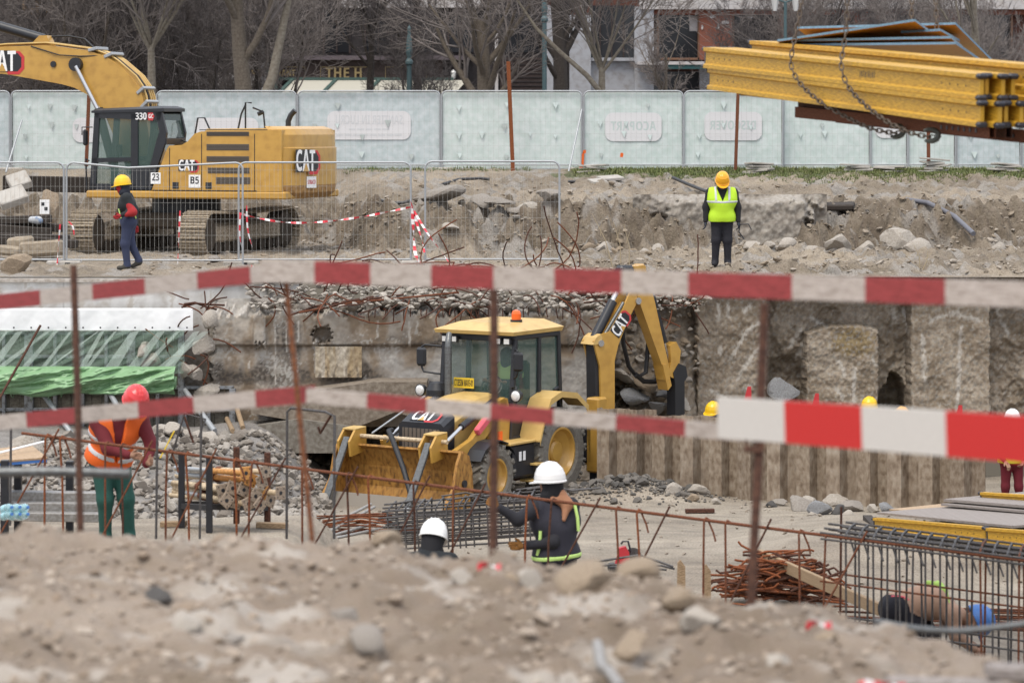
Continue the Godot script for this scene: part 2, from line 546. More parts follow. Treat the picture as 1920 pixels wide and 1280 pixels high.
func pit_y(x: float, d: float) -> float:
	var y := -3.35 - 0.053 * (d - 27.0)
	y += 0.82 * ss(-1.7, -2.5, x + nz.get_noise_2d(d * 8.0, 3.0) * 0.4) * (1.0 - ss(32.5, 36.5, d + nz.get_noise_2d(x * 9.0, 9.0)))
	y += 0.28 * ss(2.5, 4.5, x) * ss(33.0, 36.0, d) * (1.0 - ss(39.0, 42.0, d))
	y += 1.45 * ss(-2.9, -4.6, x + nz.get_noise_2d(d * 6.0, 5.0) * 0.8) * ss(38.0, 45.5, d) * (0.75 + 0.5 * nz.get_noise_2d(x * 10.0, d * 10.0))
	var hx := (x - 2.0) / 1.0
	var hd := (d - 45.4) / 0.7
	y += 0.34 * exp(-(hx * hx + hd * hd))
	y += nz.get_noise_2d(x * 12.0, d * 12.0) * 0.05 + nz.get_noise_2d(x * 45.0, d * 45.0) * 0.025
	return y

func near_y(x: float, d: float) -> float:
	var y := -0.045 - 0.095 * clampf(x, 0.0, 1.42) + nz.get_noise_2d(x * 20.0, d * 20.0) * 0.06 + nz.get_noise_2d(x * 80.0, d * 80.0) * 0.06 + absf(nz2.get_noise_2d(x * 60.0, d * 60.0)) * 0.11 + absf(nz2.get_noise_2d(x * 190.0, d * 190.0)) * 0.035 - 0.02
	var mx := (x - 0.35) / 0.75
	var md := (d - 10.55) / 0.5
	y += 0.05 * exp(-(mx * mx + md * md))
	var e := d - edge_d(x)
	if e > -0.3:
		var q := e + 0.3
		y -= 0.85 * q * q / (q + 0.5)
	return maxf(y, pit_y(x, d))

func bank_base(x: float) -> float:
	var b := 63.4
	b = lerpf(b, 57.3, ss(-4.4, -2.6, x))
	b = lerpf(b, 58.6, ss(1.5, 3.5, x))
	return b + nz.get_noise_2d(x * 9.0, 40.0) * 1.5

func upper_y(x: float, d: float) -> float:
	var b := bank_base(x)
	var wide := 3.6 + nz.get_noise_2d(x * 11.0, 60.0) * 1.2
	var s := clampf((d - b) / wide, 0.0, 1.0)
	var lump := nz.get_noise_2d(x * 22.0, d * 22.0)
	s = clampf(s + lump * 0.35 * s * (1.0 - s) * 4.0, 0.0, 1.0)
	var y := -0.93 + 0.93 * s * s * (3.0 - 2.0 * s)
	if d > b + wide:
		y += 0.71 * clampf((d - b - wide) / maxf(69.3 - b - wide, 0.5), 0.0, 1.0)
	var rough := 0.25 + 0.9 * ss(0.02, 0.2, s) * (1.0 - ss(0.85, 1.0, s) * 0.7)
	rough *= 1.0 - ss(66.5, 69.0, d) * 0.8
	rough += 0.5 * ss(-2.0, 1.5, x) * (1.0 - ss(52.0, 53.0, d)) + 0.4 * ss(54.5, 56.5, d) * ss(-5.0, -2.0, x) * (1.0 - s)
	rough *= ss(49.95, 50.7, d)
	y += rough * (nz.get_noise_2d(x * 40.0, d * 40.0) * 0.12 + absf(nz2.get_noise_2d(x * 42.0, d * 42.0)) * 0.5 - 0.1 + nz2.get_noise_2d(x * 110.0, d * 110.0) * 0.10 + absf(nz2.get_noise_2d(x * 230.0, d * 230.0)) * 0.08)
	return y

func ground_at(x: float, d: float) -> float:
	if d < 19.6:
		return near_y(x, d)
	if d < 50.0:
		return pit_y(x, d)
	return upper_y(x, d)

func grid(x0: float, x1: float, nx: int, d0: float, d1: float, nd: int, h: Callable, colf: Callable) -> ArrayMesh:
	var v := PackedVector3Array()
	var n := PackedVector3Array()
	var c := PackedColorArray()
	var ix := PackedInt32Array()
	var w := nx + 1
	v.resize(w * (nd + 1)); n.resize(w * (nd + 1)); c.resize(w * (nd + 1))
	for j in nd + 1:
		var d := lerpf(d0, d1, float(j) / nd)
		for i in w:
			var x := lerpf(x0, x1, float(i) / nx)
			v[j * w + i] = Vector3(x, h.call(x, d), -d)
	for j in nd + 1:
		for i in w:
			var a := v[j * w + mini(i + 1, nx)] - v[j * w + maxi(i - 1, 0)]
			var b := v[mini(j + 1, nd) * w + i] - v[maxi(j - 1, 0) * w + i]
			n[j * w + i] = a.cross(b).normalized()
			c[j * w + i] = colf.call(v[j * w + i])
	for j in nd:
		for i in nx:
			var k := j * w + i
			ix.append_array(PackedInt32Array([k, k + w, k + 1, k + 1, k + w, k + w + 1]))
	var arr := []
	arr.resize(Mesh.ARRAY_MAX)
	arr[Mesh.ARRAY_VERTEX] = v
	arr[Mesh.ARRAY_NORMAL] = n
	arr[Mesh.ARRAY_COLOR] = c
	arr[Mesh.ARRAY_INDEX] = ix
	var am := ArrayMesh.new()
	am.add_surface_from_arrays(Mesh.PRIMITIVE_TRIANGLES, arr)
	return am

func mixn(a: Color, b: Color, k: float) -> Color:
	return a.lerp(b, clampf(k, 0.0, 1.0))

func near_col(p: Vector3) -> Color:
	var k := nz.get_noise_2d(p.x * 30.0 + 50.0, p.z * 30.0)
	var f := nz2.get_noise_2d(p.x * 220.0, p.z * 220.0)
	var c := mixn(Color(0.355, 0.295, 0.24), Color(0.25, 0.20, 0.155), 0.5 + k * 1.4)
	c = mixn(c, Color(0.47, 0.43, 0.385), ss(0.25, 0.45, nz2.get_noise_2d(p.x * 45.0, p.z * 90.0)))
	c = mixn(c, Color(0.21, 0.165, 0.125), ss(0.1, 0.5, nz2.get_noise_2d(p.x * 26.0 + 30.0, p.z * 40.0)) * 0.55)
	return mixn(c, c * 0.78, ss(0.0, 0.6, f) * 0.5)

func pit_col(p: Vector3) -> Color:
	var k := nz.get_noise_2d(p.x * 14.0 + 20.0, p.z * 14.0)
	var f := nz2.get_noise_2d(p.x * 90.0, p.z * 90.0)
	var c := mixn(Color(0.415, 0.368, 0.302), Color(0.33, 0.285, 0.23), 0.45 + k * 1.5)
	var heap := ss(-2.7, -3.1, p.x + f * 0.4) * ss(37.5, 39.0, -p.z + f)
	c = mixn(c, Color(0.30, 0.285, 0.27), heap)
	c = mixn(c, c * 1.16, ss(0.1, 0.4, nz.get_noise_2d(p.x * 9.0 + 200.0, p.z * 45.0)))
	c = mixn(c, c * 0.84, ss(0.1, 0.4, nz.get_noise_2d(p.x * 14.0 + 500.0, p.z * 60.0)))
	return mixn(c, c * 0.66, ss(0.1, 0.45, f) * 0.6)

func upper_col(p: Vector3) -> Color:
	var d := -p.z
	var k := nz.get_noise_2d(p.x * 16.0 + 9.0, d * 16.0)
	var f := nz2.get_noise_2d(p.x * 80.0, d * 80.0)
	var c := mixn(Color(0.385, 0.33, 0.262), Color(0.26, 0.22, 0.172), 0.45 + k * 1.4)
	var b := bank_base(p.x)
	var cut := ss(-0.3, 0.3, d - b - 0.2 + k * 0.8 + f * 0.5) * (1.0 - ss(2.9, 3.9, d - b + k * 1.2 + f * 0.6))
	c = mixn(c, mixn(Color(0.15, 0.12, 0.088), Color(0.275, 0.23, 0.178), 0.5 + f * 1.8), cut * 0.92)
	c = mixn(c, Color(0.36, 0.34, 0.315), ss(0.22, 0.34, nz2.get_noise_2d(p.x * 30.0 + 70.0, d * 30.0)) * 0.8)
	c = mixn(c, Color(0.10, 0.125, 0.045), 0.8 * ss(0.1, 0.4, (f * 0.6 + 0.75) * ss(66.6, 67.8, d + k * 1.4) * ss(1.0, 2.2, p.x + k * 2.0) - 0.25))
	return mixn(c, c * 0.6, ss(0.15, 0.5, f) * 0.6)

# a rough upright face at distance d; px, py are rows and columns of the photograph, out gives metres towards the camera
func face(px0: float, px1: float, py0: float, py1: float, d: float, nx: int, ny: int, out: Callable, colf: Callable) -> ArrayMesh:
	var v := PackedVector3Array()
	var n := PackedVector3Array()
	var c := PackedColorArray()
	var ix := PackedInt32Array()
	var w := nx + 1
	v.resize(w * (ny + 1)); n.resize(w * (ny + 1)); c.resize(w * (ny + 1))
	for j in ny + 1:
		var py := lerpf(py0, py1, float(j) / ny)
		for i in w:
			var px := lerpf(px0, px1, float(i) / nx)
			var p := P(px, py, d)
			p.z += out.call(px, py)
			v[j * w + i] = p
			c[j * w + i] = colf.call(px, py)
	for j in ny + 1:
		for i in w:
			var a := v[j * w + mini(i + 1, nx)] - v[j * w + maxi(i - 1, 0)]
			var b := v[maxi(j - 1, 0) * w + i] - v[mini(j + 1, ny) * w + i]
			n[j * w + i] = a.cross(b).normalized()
	for j in ny:
		for i in nx:
			var k := j * w + i
			ix.append_array(PackedInt32Array([k, k + 1, k + w, k + 1, k + w + 1, k + w]))
	var arr := []
	arr.resize(Mesh.ARRAY_MAX)
	arr[Mesh.ARRAY_VERTEX] = v
	arr[Mesh.ARRAY_NORMAL] = n
	arr[Mesh.ARRAY_COLOR] = c
	arr[Mesh.ARRAY_INDEX] = ix
	var am := ArrayMesh.new()
	am.add_surface_from_arrays(Mesh.PRIMITIVE_TRIANGLES, arr)
	return am

func build_ground() -> void:
	structure(grid(-4.0, 4.0, 300, 8.0, 14.0, 260, near_y, near_col), "near_ground", M.soil_fine)
	structure(grid(-8.0, 8.0, 120, 4.0, 20.0, 120, func(x, d): return near_y(x, d) - (0.06 if d > 8.1 and d < 13.9 and absf(x) < 3.9 else 0.0), near_col), "near_ground", M.soil_fine)
	structure(grid(-22.0, 22.0, 260, 19.9, 50.6, 190, func(x, d): return pit_y(x, d) - 0.004, pit_col), "pit_floor", M.soil)
	structure(grid(-16.0, 16.0, 520, 49.9, 72.0, 330, upper_y, upper_col), "embankment_ground", M.soil)
	var g := G.new()
	g.quad(Vector3(-400, 0.62, -71.5), Vector3(-400, 0.62, -900), Vector3(400, 0.62, -900), Vector3(400, 0.62, -71.5))
	structure(g.mesh(), "ground", M.paving)
	g = G.new()
	for s in [-1.0, 1.0]:
		g.quad(Vector3(s * 7.9, -0.1, 30), Vector3(s * 7.9, -0.1, -20.2), Vector3(s * 300, -0.1, -20.2), Vector3(s * 300, -0.1, 30))
		g.quad(Vector3(s * 21.9, -0.98, -20.0), Vector3(s * 21.9, -0.98, -72), Vector3(s * 300, -0.98, -72), Vector3(s * 300, -0.98, -20.0))
	g.quad(Vector3(-7.9, -0.1, 30), Vector3(-7.9, -0.1, -6.1), Vector3(7.9, -0.1, -6.1), Vector3(7.9, -0.1, 30))
	structure(g.mesh(), "site_ground", M.paving)

# ---------------------------------------------------------------- rocks
var rocks := {}

func rock_mesh(sd: int, col: Color, sub := 2) -> ArrayMesh:
	var r := RandomNumberGenerator.new()
	r.seed = sd
	var planes := []
	for i in 8:
		var q := Vector3(r.randf_range(-1, 1), r.randf_range(-1, 1), r.randf_range(-1, 1)).normalized()
		planes.append([q, r.randf_range(0.4, 0.85)])
	var phi := (1.0 + sqrt(5.0)) / 2.0
	var ico := []
	for e in [[-1, phi, 0], [1, phi, 0], [-1, -phi, 0], [1, -phi, 0], [0, -1, phi], [0, 1, phi], [0, -1, -phi], [0, 1, -phi], [phi, 0, -1], [phi, 0, 1], [-phi, 0, -1], [-phi, 0, 1]]:
		ico.append(Vector3(e[0], e[1], e[2]).normalized())
	var tris := []
	for f in [[0, 11, 5], [0, 5, 1], [0, 1, 7], [0, 7, 10], [0, 10, 11], [1, 5, 9], [5, 11, 4], [11, 10, 2], [10, 7, 6], [7, 1, 8], [3, 9, 4], [3, 4, 2], [3, 2, 6], [3, 6, 8], [3, 8, 9], [4, 9, 5], [2, 4, 11], [6, 2, 10], [8, 6, 7], [9, 8, 1]]:
		tris.append([ico[f[0]], ico[f[1]], ico[f[2]]])
	for k in sub - 1:
		var next := []
		for q in tris:
			var a: Vector3 = (q[0] + q[1]).normalized()
			var b: Vector3 = (q[1] + q[2]).normalized()
			var c: Vector3 = (q[2] + q[0]).normalized()
			next.append([q[0], a, c]); next.append([a, q[1], b]); next.append([c, b, q[2]]); next.append([a, b, c])
		tris = next
	var g := G.new()
	g.col = col
	for q in tris:
		var o := []
		for e in q:
			var l := 1.1
			for pl in planes:
				var k: float = e.dot(pl[0])
				if k > 0.05:
					l = minf(l, pl[1] / k)
			l *= 1.0 + nz2.get_noise_3d(e.x * 60.0 + sd, e.y * 60.0, e.z * 60.0) * 0.06
			o.append(e * l * 0.56)
		g.otri(o[0], o[1], o[2], Vector3.ZERO)
	return g.mesh()

func make_rocks() -> void:
	var tones := {"white": Color(1, 1, 1), "pale": Color(0.47, 0.45, 0.42), "grey": Color(0.33, 0.315, 0.30), "tan": Color(0.36, 0.30, 0.235), "dark": Color(0.10, 0.10, 0.105), "blue": Color(0.27, 0.29, 0.32)}
	var i := 0
	for t in tones:
		var list := []
		for k in 4:
			list.append(rock_mesh(100 + i * 7 + k * 31, tones[t], 3 if t != "white" else 2))
		rocks[t] = list
		i += 1

func rock_xf(at: Vector3, size: Vector3) -> Transform3D:
	var b := Basis.from_euler(Vector3(rng.randf_range(-0.4, 0.4), rng.randf() * TAU, rng.randf_range(-0.4, 0.4)))
	return Transform3D(b.scaled_local(size), at)

func rock(tone: String, at: Vector3, size: float, label: String, group: String, called := "rock", flat := 0.75) -> void:
	place(rocks[tone][rng.randi() % 4], called, M.rock, rock_xf(at, Vector3(size * rng.randf_range(0.9, 1.3), size * flat * rng.randf_range(0.8, 1.1), size)), label, "rock", group)

func build_stones() -> void:
	rng.seed = 11
	# loose stones too small and many to count
	var xf := []
	var co := []
	for k in 14000:
		var x := rng.randf_range(-7.0, 11.5)
		var d := rng.randf_range(50.3, 66.0)
		var b := bank_base(x)
		var keep := 0.16
		if d > b - 0.8 and d < b + 3.2:
			keep = 0.75
		if d < 52.6 and x > -1.0:
			keep = 0.6
		if rng.randf() > keep:
			continue
		var s := rng.randf_range(0.025, 0.10) * (1.8 if rng.randf() < 0.10 else 1.0)
		xf.append(rock_xf(Vector3(x, upper_y(x, d) + s * 0.15, -d), Vector3(s * 1.2, s * 0.7, s)))
		co.append(mixn(Color(0.31, 0.26, 0.20), Color(0.50, 0.47, 0.43), rng.randf() * rng.randf() * 1.6))
	scatter(rocks.white[0], M.rock, xf, co, "embankment_gravel", self, "small loose stones strewn over the brown earth bank", "gravel")
	xf = []; co = []
	for k in 1500:
		var x := rng.randf_range(-4.0, 8.5)
		var d := rng.randf_range(32.0, 46.0)
		if rng.randf() > 0.25 and not (d > 43.0 and x > 0.8):
			continue
		var s := rng.randf_range(0.015, 0.06)
		xf.append(rock_xf(Vector3(x, pit_y(x, d) + s * 0.15, -d), Vector3(s * 1.2, s * 0.7, s)))
		co.append(mixn(Color(0.25, 0.21, 0.17), Color(0.46, 0.43, 0.39), rng.randf()))
	scatter(rocks.white[1], M.rock, xf, co, "pit_gravel", self, "fine gravel scattered on the flat pit floor", "gravel")
	xf = []; co = []
	for k in 1600:
		var x := rng.randfn(2.0, 0.62)
		var d := rng.randfn(45.5, 0.45)
		var s := rng.randf_range(0.015, 0.06) * (3.0 if rng.randf() < 0.06 else 1.0)
		xf.append(rock_xf(Vector3(x, pit_y(x, d) + s * 0.2, -d), Vector3(s * 1.2, s * 0.8, s)))
		co.append(mixn(Color(0.085, 0.085, 0.085), Color(0.24, 0.23, 0.22), rng.randf()))
	scatter(rocks.white[1], M.rock, xf, co, "dark_spoil", self, "low heap of dark grey spoil beside the stabiliser leg", "spoil")
	# grey rubble heap in front of the formwork
	xf = []; co = []
	for k in 2600:
		var x := rng.randf_range(-7.6, -2.9)
		var d := rng.randf_range(37.5, 47.0)
		var s := rng.randf_range(0.05, 0.17) * (1.8 if rng.randf() < 0.08 else 1.0)
		xf.append(rock_xf(Vector3(x, pit_y(x, d) + s * 0.2, -d), Vector3(s * 1.2, s * 0.8, s)))
		co.append(mixn(Color(0.22, 0.20, 0.18), Color(0.44, 0.425, 0.405), rng.randf() * 1.2))
	scatter(rocks.white[2], M.rock, xf, co, "rubble_heap", self, "heap of grey broken concrete in front of the formwork", "rubble")
	# near ground pebbles and clods
	xf = []; co = []
	for k in 4200:
		var d := rng.randf_range(8.6, 12.6)
		var x := rng.randf_range(-0.215, 0.215) * d
		if d > edge_d(x) + 0.15:
			continue
		var s := rng.randf_range(0.008, 0.035) * (1.9 if rng.randf() < 0.07 else 1.0)
		xf.append(rock_xf(Vector3(x, near_y(x, d) + s * 0.12, -d), Vector3(s * 1.3, s * 0.75, s)))
		co.append(mixn(Color(0.33, 0.27, 0.215), Color(0.55, 0.50, 0.45), rng.randf() * rng.randf() * 1.5))
	scatter(rocks.white[3], M.rock, xf, co, "near_gravel", self, "blurred pebbles and clods on the near earth bank", "gravel")
	# single rocks: [px, py, d, size in m, tone]
	var lab := "pale rock lying at the foot of the steel sheet piles"
	for a in [[1560, 925, 44.2, 0.42, "pale"], [1522, 945, 43.9, 0.30, "pale"], [1465, 945, 44.2, 0.24, "grey"], [1310, 908, 45.2, 0.36, "pale"], [1268, 928, 44.9, 0.28, "pale"], [1345, 933, 44.4, 0.16, "pale"], [1300, 930, 44.6, 0.2, "tan"]]:
		var p := P(a[0], a[1], a[2])
		p.y = pit_y(p.x, a[2]) + a[3] * 0.18
		rock(a[4], p, a[3], lab, "pale rocks by the sheet piles")
	for a in [[1505, 958, 43.4, 0.42, "grey"], [1600, 960, 43.2, 0.36, "grey"], [1570, 968, 42.6, 0.24, "dark"], [1446, 952, 43.9, 0.18, "dark"]]:
		var p := P(a[0], a[1], a[2])
		p.y = pit_y(p.x, a[2]) + a[3] * 0.18
		rock(a[4], p, a[3], "dark grey boulder among the pale rocks by the sheet piles", "dark boulders by the sheet piles")
	for a in [[1540, 970, 42.6, 0.36, "blue"], [1640, 962, 42.8, 0.22, "pale"], [1665, 965, 42.6, 0.3, "blue"], [1590, 975, 42.2, 0.2, "pale"], [1525, 978, 42.2, 0.22, "pale"]]:
		var p := P(a[0], a[1], a[2])
		p.y = pit_y(p.x, a[2]) + a[3] * 0.16
		rock(a[4], p, a[3], "bluish broken stone in front of the boulders on the pit floor", "bluish stones on the pit floor")
	for a in [[1578, 458, 0.62], [1520, 462, 0.36], [1690, 455, 0.75], [1715, 462, 0.55], [1650, 452, 0.4], [1470, 462, 0.4], [1445, 470, 0.26], [1560, 448, 0.28], [1620, 462, 0.36], [1490, 440, 0.3], [1780, 462, 0.3], [1820, 458, 0.26], [1870, 450, 0.34], [1900, 462, 0.28], [1410, 452, 0.3], [1395, 470, 0.24]]:
		var d := 58.3 + rng.randf() * 0.5
		var p := P(a[0], a[1], d)
		p.y = upper_y(p.x, d) + a[2] * 0.2
		rock("pale", p, a[2], "pale concrete boulder at the foot of the bank behind the man in the vest", "pale boulders below the bank")
	for a in [[1100, 455, 0.34], [1125, 465, 0.24], [1140, 447, 0.3], [1160, 470, 0.26], [1185, 455, 0.22], [1205, 440, 0.34], [1080, 470, 0.3], [1230, 462, 0.3], [1255, 448, 0.26], [1150, 480, 0.22], [1110, 482, 0.26]]:
		var d := 57.6 + rng.randf() * 0.8
		var p := P(a[0], a[1], d)
		p.y = maxf(p.y, upper_y(p.x, d) + a[2] * 0.1)
		p.y = upper_y(p.x, d) + a[2] * 0.25
		rock("pale" if rng.randf() < 0.6 else "tan", p, a[2], "broken concrete chunk on the bank beyond the end of the mesh fence", "concrete chunks on the bank")
	for a in [[820, 380, 60.6, 0.85], [870, 376, 60.8, 0.7], [905, 384, 60.4, 0.5], [935, 390, 60.1, 0.55], [975, 396, 60.0, 0.5], [1000, 388, 60.3, 0.6], [880, 405, 59.6, 0.42], [845, 428, 58.8, 0.36], [962, 418, 59.2, 0.3], [1030, 400, 60.0, 0.5]]:
		var p := P(a[0], a[1], a[2])
		p.y = upper_y(p.x, a[2]) + a[3] * 0.1
		rock("grey" if rng.randf() < 0.6 else "pale", p, a[3], "grey broken concrete slab sticking out of the bank behind the mesh fence", "slabs in the bank", "concrete_slab", 0.45)
	for a in [[400, 470, 55.0, 0.3, "grey"], [32, 517, 51.0, 0.5, "tan"], [1000, 485, 53.0, 0.22, "pale"]]:
		var p := P(a[0], a[1], a[2])
		p.y = upper_y(p.x, a[2]) + a[3] * 0.25
		rock(a[4], p, a[3], ["single grey stone in front of the excavator track", "tan lump of earth on the terrace rim", "upright pale stone below the twisted rebar and mesh fence"][[400, 32, 1000].find(a[0])], "")
	for a in [[330, 775, 46.4, 0.5], [300, 790, 45.5, 0.4], [365, 770, 46.6, 0.42], [318, 808, 44.6, 0.36], [290, 765, 46.2, 0.36], [350, 800, 45.0, 0.3], [390, 795, 45.4, 0.36], [300, 830, 43.5, 0.3], [45, 815, 43.0, 0.6]]:
		var p := P(a[0], a[1], a[2])
		p.y = pit_y(p.x, a[2]) + a[3] * 0.25
		rock("pale", p, a[3], "large pale concrete lump on the rubble heap below the formwork", "lumps on the rubble heap")
	# the near bank
	for a in [[1100, 1120, 0.22, "tan"], [1190, 1090, 0.15, "tan"], [1000, 1108, 0.1, "pale"], [340, 1195, 0.12, "pale"], [440, 1195, 0.1, "grey"], [1180, 1200, 0.17, "tan"], [1270, 1130, 0.16, "tan"], [960, 1085, 0.09, "tan"], [1320, 1180, 0.15, "pale"], [290, 1160, 0.1, "dark"], [640, 1165, 0.12, "grey"], [1230, 1060, 0.12, "tan"], [740, 1230, 0.1, "pale"], [690, 1210, 0.13, "grey"], [870, 1115, 0.09, "pale"], [1460, 1215, 0.12, "pale"], [1540, 1180, 0.1, "tan"], [720, 1020, 0.13, "tan"]]:
		var d := minf(1.78 * F / (a[1] - HORIZON), 12.2)
		var p := P(a[0], a[1], d)
		p.y = near_y(p.x, d) + a[2] * 0.12
		rock(a[3], p, a[2], "out of focus earthy stone on the near bank", "stones on the near bank", "stone", 0.7)

func build_grass() -> void:
	rng.seed = 5
	var g := G.new()
	for k in 5:
		var a := k * 2.4
		var dir := Vector3(cos(a), 0, sin(a))
		var sd := Vector3(-dir.z, 0, dir.x) * 0.012
		g.tri(dir * 0.03 - sd, dir * 0.03 + sd, dir * 0.09 + Vector3.UP * (0.05 + 0.012 * k))
	var blade := g.mesh()
	var xf := []
	var co := []
	for k in 15000:
		var d := rng.randf_range(65.6, 69.6)
		var x := rng.randf_range(-4.2, 13.5)
		var q := nz.get_noise_2d(x * 25.0, d * 25.0)
		var ok := ss(66.2, 68.2, d + q * 1.8) * ss(1.2, 2.4, x) * 0.8 if x > 0.5 else ss(68.6, 69.2, d) * 0.35
		if rng.randf() > ok:
			continue
		xf.append(Transform3D(Basis.from_euler(Vector3(0, rng.randf() * TAU, 0)).scaled(Vector3.ONE * rng.randf_range(0.6, 1.3)), Vector3(x, upper_y(x, d) - 0.01, -d)))
		co.append(mixn(Color(0.09, 0.135, 0.035), Color(0.20, 0.20, 0.085), rng.randf()))
	scatter(blade, M.grass, xf, co, "grass", self, "strip of short green grass along the screened fence", "grass")

# ---------------------------------------------------------------- walls of the pit
func drip(px: float, py: float, x: float, y0: float, y1: float, w: float) -> float:
	if py < y0 or py > y1:
		return 0.0
	var k := absf(px - x - nz.get_noise_2d(py * 4.0, x * 9.0) * 3.0) / (w * (0.6 + 0.8 * absf(nz2.get_noise_2d(py * 8.0, x))))
	return clampf(1.2 - k, 0.0, 1.0)

func broken_col(px: float, py: float) -> Color:
	var s := nz.get_noise_2d(px * 1.6, py * 0.35)
	var f := nz2.get_noise_2d(px * 5.0, py * 5.0)
	var q := nz.get_noise_2d(px * 0.9 + 300.0, py * 0.9)
	var c := mixn(Color(0.27, 0.21, 0.15), Color(0.44, 0.40, 0.35), 0.48 + s * 2.0 + f * 0.35)
	# black damp film in two ragged bands and below the pilaster
	var band := ss(618, 640, py + s * 22.0) * (1.0 - ss(648, 655, py + f * 8.0)) * (0.35 + ss(660, 800, px) * 0.5)
	band = maxf(band, ss(678, 702, py + s * 30.0) * (1.0 - ss(712, 730, py + f * 10.0)) * (1.0 - ss(690, 760, px)))
	band = maxf(band, ss(-0.05, 0.3, s) * ss(495, 510, px) * (1.0 - ss(560, 585, px)) * ss(585, 610, py) * 0.8)
	c = mixn(c, Color(0.085, 0.072, 0.062), band * (0.9 + f * 0.6))
	# smooth grey plaster to the right and in the footing
	var grey := ss(690, 730, px + q * 40.0) * ss(655, 690, py + q * 40.0)
	c = mixn(c, Color(0.37, 0.355, 0.335), grey)
	# lime
	var white := ss(0.34, 0.5, f * 0.5 + q * 0.9 + s * 0.3)
	c = mixn(c, Color(0.50, 0.485, 0.455), white * 0.7)
	for a in [[497, 585, 665, 2.0], [516, 590, 720, 1.8], [537, 600, 660, 2.0], [560, 600, 640, 2.5], [709, 600, 632, 2.5], [768, 600, 650, 3.0], [783, 600, 625, 3.0], [466, 675, 690, 2.5], [865, 600, 650, 3.0], [590, 640, 700, 2.5]]:
		c = mixn(c, Color(0.58, 0.56, 0.52), drip(px, py, a[0], a[1], a[2], a[3]) * 0.9)
	if py < 592:
		c = mixn(c, Color(0.44, 0.425, 0.40), 0.75 * ss(596, 586, py + f * 8.0))
	return c

func broken_out(px: float, py: float) -> float:
	var z := nz2.get_noise_2d(px * 3.0, py * 3.0) * 0.008 + nz.get_noise_2d(px * 1.2, py * 1.2) * 0.03
	z += 0.10 * ss(650, 645, py) # upper beam stands proud
	z += 0.12 * ss(474, 478, px) * ss(502, 496, px) * ss(650, 644, py + nz2.get_noise_2d(px * 6.0, py * 4.0) * 14.0)
	# spalled hole with rust
	var h := Vector2((px - 604) / 20.0, (py - 626) / 17.0).length() + nz2.get_noise_2d(px * 5.0, py * 5.0) * 0.4
	z -= 0.28 * ss(1.0, 0.7, h)
	z -= 0.9 * ss(398, 382, px + nz2.get_noise_2d(5.0, py * 1.5) * 14.0)
	z -= 0.5 * ss(590, 578, py + nz2.get_noise_2d(px * 2.5, 10.0) * 12.0)
	return z

